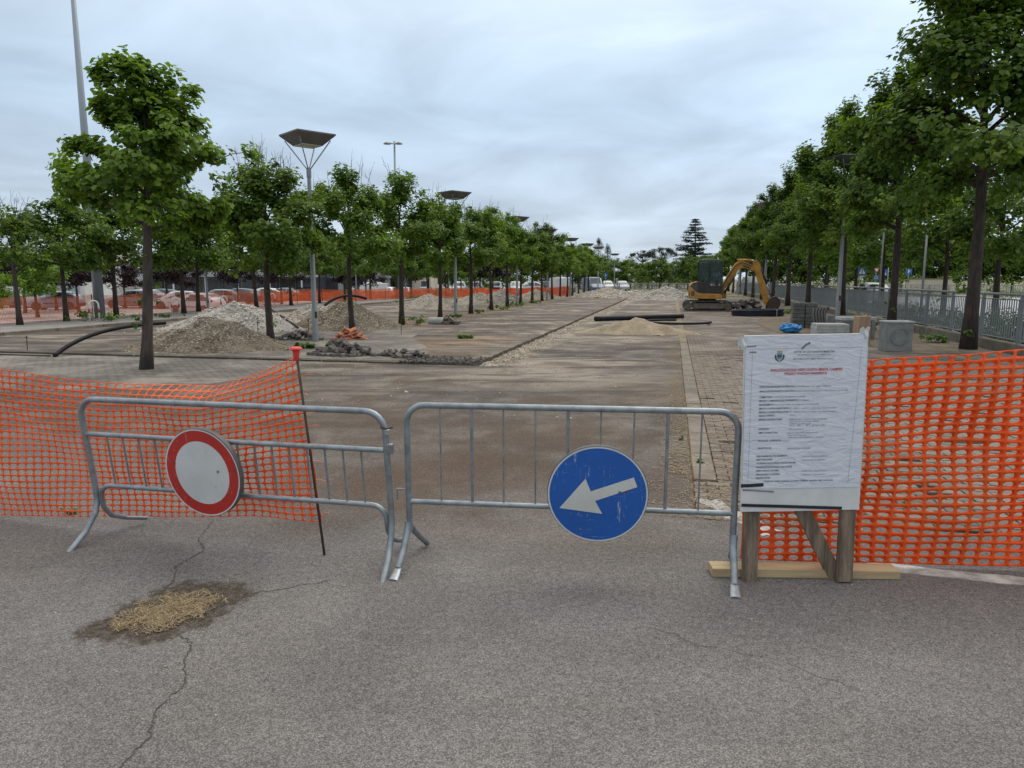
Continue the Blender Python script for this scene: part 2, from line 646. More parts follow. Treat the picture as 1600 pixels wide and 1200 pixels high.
def glass_mat(name, tint=(0.55, 0.66, 0.66), clear=0.45):
    m, nt, b = new_mat(name)
    N = NT(nt)
    b.inputs["Base Color"].default_value = (0.03, 0.04, 0.045, 1)
    b.inputs["Roughness"].default_value = 0.05
    b.inputs["Specular IOR Level"].default_value = 0.8
    N.put(b.inputs["Base Color"], N.mix(N.noise(N.obj(), 3.0), (0.025, 0.032, 0.036), (0.05, 0.06, 0.06)))
    t = N.n("ShaderNodeBsdfTransparent")
    t.inputs["Color"].default_value = tint + (1.0,)
    ms = N.n("ShaderNodeMixShader")
    ms.inputs[0].default_value = clear
    nt.links.new(b.outputs[0], ms.inputs[1])
    nt.links.new(t.outputs[0], ms.inputs[2])
    nt.links.new(ms.outputs[0], nt.nodes["Material Output"].inputs[0])
    return m


def sign_mat(name, c, wear=(0.6, 0.6, 0.58), amount=0.5, scale=9.0):
    """enamelled sheet with scratches and rubbed spots"""
    m, nt, b = new_mat(name)
    N = NT(nt)
    V = N.obj()
    a = N.ramp(N.noise(N.vmul(V, (1.0, 1.0, 0.12)), scale * 6, 6.0, 0.75, 1.5), 0.60, 0.66)
    d = N.ramp(N.noise(N.vmul(V, (0.15, 1.0, 1.0)), scale * 5, 6.0, 0.75, 2.0), 0.61, 0.66)
    g = N.ramp(N.noise(V, scale, 4.0, 0.6), 0.40, 0.58)
    f = N.math("MULTIPLY", N.math("MULTIPLY", N.math("MAXIMUM", a, d), g), amount)
    cc = N.mix(N.ramp(N.noise(V, 3.0, 4.0), 0.3, 0.7), c, tuple(x * 0.84 for x in c))
    cc = N.mix(f, cc, wear)
    rust = N.math("MULTIPLY", N.ramp(N.noise(V, scale * 1.4, 3.0, 0.6), 0.68, 0.71), 0.8)
    cc = N.mix(rust, cc, (0.10, 0.055, 0.03))
    N.put(b.inputs["Base Color"], cc)
    N.put(b.inputs["Roughness"], N.ramp(N.noise(V, 12.0), 0.3, 0.7, 0.38, 0.6))
    return m


M = {}
M["asphalt"] = asphalt_mat()
M["ground"] = ground_mat()
M["gravel"] = gravel_mat("pale gravel", (0.38, 0.325, 0.255), (0.53, 0.465, 0.385), (0.30, 0.245, 0.18))
M["gravel_brown"] = gravel_mat("brown gravel", (0.28, 0.222, 0.158), (0.40, 0.33, 0.25), (0.20, 0.152, 0.10))
M["gravel_white"] = gravel_mat("whitish gravel", (0.46, 0.425, 0.375), (0.56, 0.525, 0.475), (0.36, 0.32, 0.27))
M["sand"] = gravel_mat("building sand", (0.56, 0.46, 0.325), (0.62, 0.51, 0.37), (0.46, 0.375, 0.26), 90.0)
M["stone"] = stone_mat("loose stones", (0.25, 0.20, 0.145), (0.62, 0.555, 0.46))
M["stone_white"] = stone_mat("loose pale stones", (0.34, 0.30, 0.25), (0.68, 0.64, 0.58))
M["bed"] = pmat("sand and straw bedding", (0.14, 0.105, 0.07), (0.30, 0.235, 0.15), 9.0, 0.95, bump=0.01, world_pos=True)
M["soil"] = pmat("brown soil", (0.095, 0.070, 0.047), (0.215, 0.165, 0.108), 1.8, 0.95, bump=0.02, world_pos=True)
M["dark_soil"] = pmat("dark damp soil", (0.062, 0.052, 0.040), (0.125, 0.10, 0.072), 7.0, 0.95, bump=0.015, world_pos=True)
M["crack"] = pmat("dark crack", (0.045, 0.040, 0.036), (0.075, 0.065, 0.055), 20.0, 0.95, world_pos=True)
M["stone_dark"] = stone_mat("crumbled asphalt", (0.055, 0.05, 0.045), (0.20, 0.18, 0.155))
M["sett"] = paving_mat("grey setts", (0.150, 0.134, 0.116), (0.215, 0.192, 0.166), (0.085, 0.072, 0.058), 0.21, 0.11, 0.0, 0.7)
M["far_pavers"] = paving_mat("brown pavers", (0.13, 0.105, 0.085), (0.18, 0.15, 0.122), (0.07, 0.056, 0.042), 0.21, 0.108, 0.0, 0.5)
M["paver"] = pmat("brown concrete paver", (0.195, 0.160, 0.126), (0.118, 0.092, 0.070), 7.0, 0.9, bump=0.004, bscale=60, world_pos=True, rnd=0.22)
M["footway"] = pmat("dusty footway", (0.25, 0.235, 0.215), (0.19, 0.175, 0.155), 1.2, 0.9, bump=0.004, bscale=40, world_pos=True)
M["street"] = pmat("pale street surface", (0.43, 0.425, 0.42), (0.36, 0.355, 0.345), 1.2, 0.9, bump=0.004, bscale=40, world_pos=True)
M["kerb"] = pmat("kerb concrete", (0.225, 0.192, 0.152), (0.135, 0.110, 0.083), 3.0, 0.9, bump=0.004, bscale=50, world_pos=True, rnd=0.12)
M["concrete"] = pmat("cast concrete", (0.225, 0.232, 0.218), (0.15, 0.155, 0.146), 5.0, 0.9, bump=0.004, bscale=40)
M["concrete_pale"] = pmat("pale concrete", (0.47, 0.48, 0.45), (0.35, 0.36, 0.335), 5.0, 0.9, bump=0.003, bscale=40)
M["concrete_dark"] = pmat("weathered concrete block", (0.17, 0.165, 0.155), (0.095, 0.092, 0.088), 6.0, 0.9, bump=0.006, bscale=30, rnd=0.2)
M["paint_white"] = pmat("worn road paint", (0.50, 0.485, 0.45), (0.22, 0.205, 0.185), 9.0, 0.8, bump=0.002, bscale=80, world_pos=True, detail=8)
M["galv"] = pmat("galvanised steel", (0.315, 0.345, 0.365), (0.205, 0.228, 0.245), 14.0, 0.42, 0.55, bump=0.0008, bscale=60, world_pos=True)
M["galv_bright"] = pmat("rubbed galvanised steel", (0.47, 0.49, 0.50), (0.33, 0.35, 0.36), 18.0, 0.38, 0.6)
M["fence"] = pmat("grey painted fence steel", (0.255, 0.275, 0.285), (0.205, 0.222, 0.232), 3.0, 0.5, 0.25)
M["lamp_pole"] = pmat("lamp post grey", (0.285, 0.295, 0.298), (0.225, 0.235, 0.24), 2.0, 0.5, 0.2)
M["lamp_hood"] = pmat("lamp hood dull metal", (0.155, 0.150, 0.138), (0.115, 0.112, 0.105), 3.0, 0.45, 0.3)
M["lamp_lens"] = pmat("lamp diffuser", (0.55, 0.55, 0.52), (0.48, 0.48, 0.45), 3.0, 0.3)
M["mast"] = pmat("galvanised mast", (0.30, 0.335, 0.365), (0.235, 0.265, 0.295), 1.2, 0.5, 0.25, stretch=(1, 1, 0.12))
M["rust"] = pmat("rusty bar", (0.085, 0.050, 0.032), (0.040, 0.028, 0.022), 20.0, 0.85, bump=0.001)
M["red_cap"] = pmat("red plastic cap", (0.70, 0.045, 0.04), (0.58, 0.035, 0.03), 10.0, 0.4)
M["net"] = net_mat("orange safety net", (0.95, 0.185, 0.035), 0.42)
M["net_right"] = net_mat("bright orange safety net", (0.97, 0.170, 0.018), 0.45)
M["net_far"] = net_mat("distant safety net", (0.80, 0.17, 0.05), 0.35)
M["net_far2"] = net_mat("distant red-orange net", (0.84, 0.10, 0.03), 0.3)
M["sign_red"] = sign_mat("red sign enamel", (0.47, 0.024, 0.016), (0.55, 0.32, 0.31), 1.0)
M["sign_white"] = sign_mat("white sign enamel", (0.62, 0.625, 0.62), (0.20, 0.20, 0.19), 0.35)
M["sign_blue"] = sign_mat("blue sign enamel", (0.010, 0.100, 0.410), (0.42, 0.50, 0.60), 0.75, 7.0)
M["sign_arrow"] = sign_mat("white arrow film", (0.60, 0.60, 0.56), (0.30, 0.30, 0.28), 0.3)
M["sign_back"] = pmat("grey sign back", (0.14, 0.14, 0.14), (0.09, 0.085, 0.08), 9.0, 0.6, 0.3)
M["wood"] = pmat("weathered batten", (0.285, 0.215, 0.15), (0.105, 0.078, 0.056), 6.0, 0.85, bump=0.003, bscale=30, stretch=(6, 6, 0.6))
M["wood_new"] = pmat("yellow plank", (0.50, 0.375, 0.215), (0.37, 0.265, 0.15), 4.0, 0.8, bump=0.002, bscale=30, stretch=(0.5, 7, 7))
M["wood_block"] = pmat("timber block", (0.40, 0.275, 0.17), (0.30, 0.20, 0.12), 4.0, 0.85, bump=0.003, stretch=(4, 4, 0.7))
M["board"] = pmat("white board", (0.66, 0.665, 0.66), (0.55, 0.555, 0.55), 4.0, 0.5, bump=0.002, bscale=6)
M["ink"] = pmat("black print", (0.045, 0.045, 0.055), (0.07, 0.07, 0.08), 40.0, 0.7)
M["ink_grey"] = pmat("grey print", (0.17, 0.17, 0.19), (0.24, 0.24, 0.26), 40.0, 0.7)
M["ink_red"] = pmat("red print", (0.52, 0.05, 0.07), (0.42, 0.05, 0.07), 40.0, 0.7)
M["tape"] = pmat("black tape", (0.012, 0.012, 0.014), (0.02, 0.02, 0.022), 12.0, 0.45)
M["crest_green"] = pmat("crest green", (0.03, 0.12, 0.06), None, 30.0, 0.7)
M["crest_blue"] = pmat("crest blue", (0.08, 0.25, 0.42), None, 30.0, 0.7)
M["crest_gold"] = pmat("crest gold", (0.55, 0.36, 0.10), None, 30.0, 0.7)
M["pipe"] = pmat("black polyethylene pipe", (0.010, 0.010, 0.012), (0.020, 0.020, 0.022), 3.0, 0.6, spec=0.25)
M["pipe_blue"] = pmat("blue-black pipe", (0.009, 0.012, 0.022), (0.018, 0.021, 0.032), 3.0, 0.55, spec=0.25)
M["tile"] = pmat("terracotta tile", (0.46, 0.185, 0.095), (0.34, 0.13, 0.07), 6.0, 0.85, rnd=0.2)
M["brick_grey"] = pmat("grey loose paver", (0.20, 0.178, 0.158), (0.115, 0.10, 0.088), 7.0, 0.9, bump=0.004, bscale=40, rnd=0.3)
M["bag"] = pmat("blue plastic bag", (0.03, 0.26, 0.58), (0.02, 0.17, 0.44), 7.0, 0.35, bump=0.01, bscale=12)
M["bark"] = pmat("dark bark", (0.070, 0.052, 0.042), (0.032, 0.025, 0.022), 7.0, 0.95, bump=0.012, bscale=20, stretch=(3, 3, 0.6))
M["bark_pale"] = pmat("grey bark", (0.105, 0.085, 0.070), (0.05, 0.04, 0.034), 6.0, 0.95, bump=0.012, bscale=18, stretch=(3, 3, 0.6))
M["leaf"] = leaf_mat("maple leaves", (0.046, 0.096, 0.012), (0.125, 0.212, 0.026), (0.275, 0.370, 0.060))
M["leaf_dark"] = leaf_mat("shaded maple leaves", (0.035, 0.076, 0.011), (0.098, 0.170, 0.022), (0.225, 0.305, 0.050))  # darker copy of the maple leaf tones, shade put into the colour
M["leaf_plum"] = leaf_mat("purple plum leaves", (0.012, 0.006, 0.009), (0.026, 0.010, 0.014), (0.055, 0.022, 0.024), 0.2)
M["leaf_weed"] = leaf_mat("weed leaves", (0.045, 0.095, 0.018), (0.105, 0.195, 0.035), (0.20, 0.30, 0.07))
M["leaf_conifer"] = leaf_mat("cedar needles", (0.010, 0.020, 0.014), (0.022, 0.038, 0.026), (0.05, 0.07, 0.05), 0.15)
M["leaf_shrub"] = leaf_mat("grey-green shrub", (0.035, 0.065, 0.022), (0.075, 0.125, 0.045), (0.14, 0.19, 0.085))
M["straw"] = stone_mat("dry straw", (0.15, 0.105, 0.06), (0.46, 0.36, 0.215), 0.9)
M["yellow"] = pmat("worn yellow machine paint", (0.50, 0.245, 0.025), (0.30, 0.150, 0.03), 4.0, 0.5, bump=0.002)
M["machine_grey"] = pmat("dark grey machine cover", (0.075, 0.08, 0.09), (0.05, 0.053, 0.058), 4.0, 0.5)
M["machine_black"] = pmat("black machine steel", (0.018, 0.018, 0.019), (0.035, 0.032, 0.03), 6.0, 0.6)
M["track_rubber"] = pmat("dusty track rubber", (0.045, 0.042, 0.038), (0.105, 0.093, 0.078), 5.0, 0.9)
M["track_frame"] = pmat("muddy undercarriage", (0.17, 0.145, 0.115), (0.095, 0.08, 0.065), 5.0, 0.9)
M["bucket"] = pmat("rusty bucket steel", (0.085, 0.055, 0.042), (0.045, 0.035, 0.03), 6.0, 0.7, 0.2)
M["chrome"] = pmat("piston rod", (0.6, 0.6, 0.6), (0.5, 0.5, 0.5), 4.0, 0.25, 0.9)
M["cab_glass"] = glass_mat("cab glass", (0.74, 0.86, 0.84), 0.72)
M["window_glass"] = glass_mat("car window glass", (0.3, 0.34, 0.34), 0.12)
M["tyre"] = pmat("tyre rubber", (0.015, 0.015, 0.016), (0.03, 0.03, 0.03), 6.0, 0.8)
M["rim"] = pmat("wheel rim", (0.32, 0.33, 0.34), (0.22, 0.23, 0.24), 6.0, 0.4, 0.5)
M["head_lamp"] = pmat("car lamp glass", (0.5, 0.52, 0.53), (0.40, 0.42, 0.43), 6.0, 0.15)
M["tail_lamp"] = pmat("red lamp glass", (0.32, 0.012, 0.012), (0.22, 0.01, 0.01), 6.0, 0.2)
M["hoop_white"] = pmat("white hoop paint", (0.64, 0.64, 0.62), (0.50, 0.50, 0.48), 6.0, 0.5)
M["hoop_red"] = pmat("red hoop band", (0.36, 0.03, 0.025), (0.28, 0.03, 0.025), 6.0, 0.5)
M["wall_white"] = pmat("white render", (0.60, 0.585, 0.55), (0.50, 0.485, 0.455), 0.6, 0.9)
M["wall_grey"] = pmat("grey cladding", (0.34, 0.355, 0.365), (0.28, 0.295, 0.305), 0.6, 0.8)
M["wall_beige"] = pmat("beige render", (0.52, 0.455, 0.36), (0.44, 0.38, 0.30), 0.6, 0.9)
M["dark_glass"] = pmat("dark shop window", (0.035, 0.042, 0.046), (0.055, 0.063, 0.067), 1.5, 0.12, spec=0.7)
M["roof_tile"] = pmat("roof tile", (0.30, 0.155, 0.10), (0.22, 0.115, 0.08), 1.5, 0.9)
M["tsign_blue"] = pmat("blue traffic sign", (0.012, 0.10, 0.36), (0.012, 0.085, 0.30), 8.0, 0.4)
M["tsign_white"] = pmat("white traffic sign", (0.62, 0.62, 0.62), (0.55, 0.55, 0.55), 8.0, 0.4)
M["tsign_red"] = pmat("red traffic sign", (0.42, 0.02, 0.02), (0.35, 0.02, 0.02), 8.0, 0.4)


def car_paint(name, c):
    m = pmat(name, c, tuple(x * 0.9 for x in c), 2.0, 0.28)
    m.node_tree.nodes["Principled BSDF"].inputs["Coat Weight"].default_value = 0.5
    return m


CARP = {k: car_paint(k + " car paint", c) for k, c in {"white": (0.62, 0.62, 0.61), "silver": (0.36, 0.375, 0.385), "black": (0.014, 0.015, 0.017), "teal": (0.03, 0.075, 0.09), "grey": (0.12, 0.125, 0.135), "blue": (0.05, 0.09, 0.20), "red": (0.25, 0.02, 0.02), "lightblue": (0.30, 0.38, 0.46)}.items()}

# ------------------------------------------------------------------ THE SETTING
rng = random.Random(11)
nrg = np.random.default_rng(5)

# open ground out to the horizon, lower in the car park on the left
prof_v = [-1500, -60, -26.2, -25.6, -24.6, -10, 8, 40, 300, 1500]
prof_z = [LOT_Z, LOT_Z, LOT_Z, LOT_Z + 0.06, -0.13, -0.13, -0.13, -0.13, -0.13, -0.13]
us = [-200, -30, 0, 20, 40, 60, 100, 200, 500, 1500]
g = MB()
g.add([W(u, v, z) for u in us for v, z in zip(prof_v, prof_z)],
      [(i * 10 + j + 1, i * 10 + j, (i + 1) * 10 + j, (i + 1) * 10 + j + 1)[::-1] for i in range(9) for j in range(9)])
tag(g.build("ground", M["ground"]), "bare soil and grass round the works and the lower car park", "ground", kind="structure")


def jag(p, q, n, amp, seed):
    r = random.Random(seed)
    out = []
    for i in range(n):
        t = i / n
        a = amp if 0 < i else 0
        out.append((p[0] + (q[0] - p[0]) * t + r.uniform(-a, a), p[1] + (q[1] - p[1]) * t + r.uniform(-a, a)))
    return out


def slab(name, poly, mat, top, thick, parent=None, side=None):
    mb = MB()
    mb.prism([W(u, v, top - thick) for u, v in poly], (0, 0, thick))
    if side is not None:  # side faces take a darker material than the top
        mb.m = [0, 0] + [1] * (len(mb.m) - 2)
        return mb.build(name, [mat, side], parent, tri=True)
    return mb.build(name, mat, parent, tri=True)


TR_L, TR_R = -3.98, -3.36          # long trench
CT_A, CT_B = 13.72, 14.02          # cross groove
poly = [(-14, -24.0)]
poly += [(CT_A, -24.0)] + jag((CT_A, -23.0), (CT_A, TR_R), 110, 0.035, 1)[1:]
poly += [(CT_A + 0.0, TR_R)] + jag((CT_A, TR_R), (64, TR_R), 260, 0.03, 2)[1:]
poly += [(64, TR_R), (64, 0.2), (-14, 0.2)]
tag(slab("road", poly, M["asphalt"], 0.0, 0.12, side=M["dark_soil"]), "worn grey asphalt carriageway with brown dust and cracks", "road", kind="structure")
tag(slab("road", [(-14, 0.2), (5.3, 0.2), (5.3, 30), (-14, 30)], M["asphalt"], 0.0, 0.12), "worn grey asphalt in front of the right hand net", "road", kind="structure")
poly = jag((CT_B, -24.0), (CT_B, TR_L), 110, 0.03, 3) + jag((CT_B, TR_L), (64, TR_L), 260, 0.03, 4) + [(64, TR_L), (64, -20.2), (CT_B, -20.2)]
poly = [p for p in poly if p[1] > -20.2] + [(64, -20.2), (CT_B, -20.2)]
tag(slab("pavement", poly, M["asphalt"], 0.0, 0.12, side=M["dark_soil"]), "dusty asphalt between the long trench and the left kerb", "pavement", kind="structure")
# bedding under the pavers on the right
tag(slab("pavement", [(5.3, 0.2), (66, 0.2), (66, 7.75), (5.3, 7.75)], M["bed"], -0.035, 0.08), "brown brick paving on the right of the kerb strip", "pavement", kind="structure")
paver_bed = col.objects[-1]
PAV = MB().box((0, 0, -0.03), (0.098, 0.198, 0.06)).mesh("paver", M["paver"])
bm = bmesh.new()
bm.from_mesh(PAV)
bmesh.ops.bevel(bm, geom=[e for e in bm.edges if all(v.co.z > -0.01 for v in e.verts)], offset=0.006, segments=1, affect="EDGES")
bm.to_mesh(PAV)
bm.free()
rest = MB()
npav = 0
rows_u = int((17.0 - 5.36) / 0.106)
for i in range(rows_u):
    u = 5.36 + 0.053 + i * 0.106
    v = 0.535 + (0.105 if i % 2 else 0.0) + (0 if u > 6.2 else -0.207)
    if i % 2:
        rest.box(W(u, v - 0.157, -0.032), (0.098, 0.096, 0.06), (0, 0, -ROW - math.pi / 2))
    while v < 7.6:
        dz = rng.uniform(-0.004, 0.003)
        rot = (rng.gauss(0, 0.012), rng.gauss(0, 0.012), -ROW + rng.gauss(0, 0.02) + math.pi / 2 * 0)
        # long side across the view: local y -> v direction
        near = u < 8.6 and v < 2.45
        if rng.random() < 0.015:
            v += 0.207
            continue
        if near and npav < 300:
            link("paver", PAV, paver_bed, W(u, v, dz), (rot[0], rot[1], -ROW - math.pi / 2 + rng.gauss(0, 0.02)))
            npav += 1
        else:
            rest.box(W(u, v, dz - 0.03), (0.098, 0.198, 0.06), (rot[0], rot[1], -ROW - math.pi / 2))
        v += 0.207
tag(rest.build("pavers", M["paver"], paver_bed), kind="stuff")
tag(slab("pavement", [(17.02, 0.44), (66, 0.44), (66, 7.7), (17.02, 7.7)], M["far_pavers"], 0.0, 0.03), "brown brick paving beyond the concrete pieces by the fence", "pavement", kind="structure")

# strip of kerb slabs set flush between asphalt and pavers
ks = tag(link("kerb", None), "pale flush concrete kerb strip beside the brown pavers", "kerb", kind="structure")
u = 6.25
while u < 20:
    L = 0.98
    mb = MB().box((0, 0, 0), (0.195, L - 0.02, 0.1))
    mb.build("kerb_stone", M["kerb"], ks, W(u + L / 2, 0.325, -0.046 + rng.uniform(-0.004, 0.004)), (rng.gauss(0, 0.004), 0, -ROW + rng.gauss(0, 0.008)), bevel=0.008)
    u += L

# setts round the first trees, verge of orange soil along the row
tag(slab("pavement", [(9.3, -20), (13.55, -20), (13.62, -7.6), (12.0, -6.9), (10.4, -7.5), (9.1, -9.4)], M["sett"], 0.006, 0.01), "grey sett paving round the foot of the nearest left tree", "pavement", kind="structure")
tag(slab("pavement", [(14.2, -12.8), (14.2, -6.0), (17.2, -6.1), (20.0, -7.6), (23.4, -8.2), (23.6, -12.3)], M["sett"], 0.006, 0.01), "grey sett paving behind the cross trench", "pavement", kind="structure")
poly = [(21.5, 4.4), (24, 3.4), (29, 3.2), (33, 3.8), (40, 4.4), (48, 4.8), (48, 7.6), (21.5, 7.6), (18.5, 6.6), (18.3, 5.6)]
poly = [q for a, b in zip(poly, poly[1:] + poly[:1]) for q in jag(a, b, 24, 0.05, int(a[0] * 10))]
tag(slab("verge", poly, M["soil"], 0.009, 0.02), "bare brown soil under the right tree row by the fence", "verge", kind="structure")
# left kerb and footway with the hoops
tag(slab("footway", [(10, -24.3), (64, -24.3), (64, -20.42), (10, -20.42)], M["footway"], 0.085, 0.2), "grey footway along the left net", "footway", kind="structure")
kl = tag(link("kerb", None), "grey kerb edging the left footway", "kerb", kind="structure")
u = 12.0
while u < 62:
    MB().box((0, 0, 0), (0.16, 1.97, 0.24)).build("kerb_stone", M["kerb"], kl, W(u + 1, -20.3, -0.02), (0, 0, -ROW), bevel=0.015)
    u += 2.0
# street behind the right fence
tag(slab("street", [(-14, 11.6), (78, 11.6), (78, 60), (-14, 60)], M["street"], -0.06, 0.05), "pale grey street behind the right fence", "street", kind="structure")


# ---- trench fill and cross groove
def rough_strip(name, u0, u1, v0, v1, nu, nv, z, amp, mat, label, across=False):
    mb = MB()

    def fn(a, b):
        uu = u0 + (u1 - u0) * a
        vv = v0 + (v1 - v0) * b
        zz = z + amp * (math.sin(uu * 3.1 + vv * 5) * 0.4 + math.sin(uu * 7.7 - vv * 9) * 0.3) + rng.uniform(-amp, amp) * 0.7
        return W(uu, vv, zz)
    mb.grid(nu, nv, fn)
    for k in range(len(mb.f)):
        mb.f[k] = mb.f[k][::-1]
    return tag(mb.build(name, mat, smooth=True), label, "trench", kind="structure")


def stones_mesh(name, pts, sizes, mat, seed=1):
    r = np.random.default_rng(seed)
    n = len(pts)
    base = np.array([(1, 0, 0), (-1, 0, 0), (0, 1, 0), (0, -1, 0), (0, 0, 0.8), (0, 0, -0.8)], float)
    F = np.array([(0, 2, 4), (2, 1, 4), (1, 3, 4), (3, 0, 4), (2, 0, 5), (1, 2, 5), (3, 1, 5), (0, 3, 5)])
    V = base[None] * r.uniform(0.55, 1.25, (n, 6, 1)) + r.normal(0, 0.12, (n, 6, 3))
    an = r.uniform(0, 6.28, n)
    ca, sa = np.cos(an), np.sin(an)
    til = r.normal(0, 0.5, n)
    ct, st = np.cos(til), np.sin(til)
    x, y, z = V[..., 0].copy(), V[..., 1].copy(), V[..., 2].copy()
    y, z = y * ct[:, None] - z * st[:, None], y * st[:, None] + z * ct[:, None]
    V[..., 0] = x * ca[:, None] - y * sa[:, None]
    V[..., 1] = x * sa[:, None] + y * ca[:, None]
    V[..., 2] = z
    V = V * np.asarray(sizes)[:, None, None] + np.asarray(pts)[:, None, :]
    Fa = (F[None] + (np.arange(n) * 6)[:, None, None]).reshape(-1, 3)
    me = mesh_np(name, V.reshape(-1, 3), Fa, mat)
    set_tone(me, np.repeat(r.random(n), 6))
    return me


def mesh_np(name, V, F, mat):
    me = bpy.data.meshes.new(name)
    k = F.shape[1]
    me.vertices.add(len(V))
    me.vertices.foreach_set("co", np.ascontiguousarray(V, dtype=np.float32).ravel())
    me.loops.add(F.size)
    me.loops.foreach_set("vertex_index", F.astype(np.int32).ravel())
    me.polygons.add(len(F))
    me.polygons.foreach_set("loop_start", np.arange(0, F.size, k, dtype=np.int32))
    me.polygons.foreach_set("loop_total", np.full(len(F), k, dtype=np.int32))
    me.materials.append(mat)
    me.update(calc_edges=True)
    me.validate()
    return me


def set_tone(me, t):
    a = me.attributes.new("tone", "FLOAT", "POINT")
    a.data.foreach_set("value", np.ascontiguousarray(t, dtype=np.float32))


rough_strip("trench_bed", CT_A, 64, TR_L - 0.03, TR_R + 0.03, 500, 7, -0.085, 0.020, M["gravel"], "long trench filled with pale gravel running to the far heaps")
n = 2000
uu = CT_A + (nrg.random(n) ** 1.6) * 42
vv = nrg.uniform(TR_L + 0.06, TR_R, n)
pts = np.array([W(a, b, -0.07) for a, b in zip(uu, vv)])
tag(link("trench_gravel", stones_mesh("trench_gravel", pts, nrg.uniform(0.010, 0.034, n), M["stone"], 3)), "loose pale stones lying in the long trench", "gravel", kind="stuff")
rough_strip("trench_bed", CT_A - 0.03, CT_B + 0.03, -24, TR_R, 6, 260, -0.075, 0.015, M["dark_soil"], "narrow dark groove cut across in front of the left trees")
n = 700
uu = CT_A + 0.1 + (nrg.random(n) ** 1.5) * 34
vv = TR_R + np.abs(nrg.normal(0, 0.12, n))
pts = np.array([W(a, b, 0.006) for a, b in zip(uu, vv)])
tag(link("trench_gravel", stones_mesh("trench_gravel", pts, nrg.uniform(0.006, 0.022, n), M["stone"], 33)), "pale stones spilt along the right lip of the long trench", "gravel", kind="stuff")
# broken asphalt lip left of the long trench corner
n = 500
uu = nrg.normal(14.4, 0.35, n).clip(CT_B + 0.02, 15.6)
vv = nrg.uniform(-5.6, -3.98, n)
pts = np.array([W(a, b, 0.015) for a, b in zip(uu, vv)])
tag(link("rubble", stones_mesh("rubble", pts, nrg.uniform(0.012, 0.04, n), M["stone_dark"], 4)), "crumbled asphalt along the corner of the trenches", "rubble", kind="stuff")
# grit scattered over the works and a few chips on the road in front
n = 1500
uu = nrg.uniform(8.5, 30, n)
vv = nrg.uniform(-9, 3.5, n)
pts = np.array([W(a, b, 0.004) for a, b in zip(uu, vv)])
tag(link("grit", stones_mesh("grit", pts, nrg.uniform(0.006, 0.02, n) * np.where(nrg.random(n) < 0.06, 1.9, 1.0), M["stone"], 5)), "stone chips scattered over the dusty asphalt", "grit", kind="stuff")
n = 90
pts = np.column_stack([nrg.uniform(-2.6, 2.8, n), nrg.uniform(2.2, 4.4, n), np.full(n, 0.003)])
tag(link("grit", stones_mesh("grit", pts, nrg.uniform(0.003, 0.008, n), M["stone"], 6)), "few small chips on the grey asphalt in front of the barriers", "grit", kind="stuff")


# ---- cracks: thin dark ribbons in the road
def ribbon(name, pts, w, mat, z, label, cat, seed=0, jitter=0.02, sub=6, kind="structure"):
    r = random.Random(seed)
    P = []
    for (x0, y0), (x1, y1) in zip(pts[:-1], pts[1:]):
        for k in range(sub):
            t = k / sub
            P.append(Vector((x0 + (x1 - x0) * t + r.uniform(-jitter, jitter), y0 + (y1 - y0) * t + r.uniform(-jitter, jitter), z)))
    P.append(Vector((pts[-1][0], pts[-1][1], z)))
    mb = MB()
    vs, fs = [], []
    for i, p in enumerate(P):
        t = (P[min(i + 1, len(P) - 1)] - P[max(i - 1, 0)]).normalized()
        nn = Vector((-t.y, t.x, 0))
        ww = w * r.uniform(0.3, 1.0) * (0.35 if i in (0, len(P) - 1) else 1)
        vs += [p + nn * ww, p - nn * ww]
    for i in range(len(P) - 1):
        fs.append((2 * i, 2 * i + 1, 2 * i + 3, 2 * i + 2)[::-1])
    mb.add(vs, fs)
    return tag(mb.build(name, mat), label, cat, kind=kind)


ribbon("crack", [(-2.19, 5.0), (-2.12, 4.6), (-2.0, 4.4), (-2.07, 4.15), (-1.98, 3.95), (-1.97, 3.8)], 0.0045, M["crack"], 0.003, "crack running from the left net to the straw patch", "crack", 1, 0.010, 14)
ribbon("crack", [(-1.66, 3.30), (-1.55, 3.22), (-1.52, 3.06), (-1.43, 2.88), (-1.45, 2.68), (-1.40, 2.5), (-1.44, 2.2), (-1.40, 1.9)], 0.0045, M["crack"], 0.003, "crack running from the straw patch towards the camera", "crack", 2, 0.010, 13)
ribbon("crack", [(-1.50, 3.76), (-1.32, 3.82), (-1.05, 3.95)], 0.003, M["crack"], 0.003, "short crack right of the straw patch", "crack", 3, 0.012, 6)
ribbon("crack", [(0.7, 3.4), (0.9, 3.2), (1.25, 3.05), (1.5, 2.8)], 0.002, M["crack"], 0.003, "hair crack in front of the wooden sign stand", "crack", 4, 0.015, 6)


# ---- worn white markings
def blot(name, pts, mat, z, label, cat, seed, jit=0.02, sub=8, kind="structure"):
    r = random.Random(seed)
    P = []
    n = len(pts)
    for i in range(n):
        a, b = pts[i], pts[(i + 1) % n]
        for k in range(sub):
            t = k / sub
            P.append((a[0] + (b[0] - a[0]) * t + r.uniform(-jit, jit), a[1] + (b[1] - a[1]) * t + r.uniform(-jit, jit), z - 0.006))
    mb = MB()
    mb.prism(P, (0, 0, 0.006))
    return tag(mb.build(name, mat, tri=True), label, cat, kind=kind)


blot("road_marking", [(2.20, 4.22), (2.20, 4.09), (3.2, 3.80), (4.4, 3.52), (4.4, 3.66), (3.2, 3.92)], M["paint_white"], 0.004, "worn white line under the right hand net", "road marking", 1, 0.014)
blot("road_marking", [(1.46, 5.50), (1.64, 5.44), (1.90, 4.72), (1.72, 4.66), (1.56, 5.1)], M["paint_white"], 0.004, "splash of white paint beside the sign stand", "road marking", 2, 0.03)

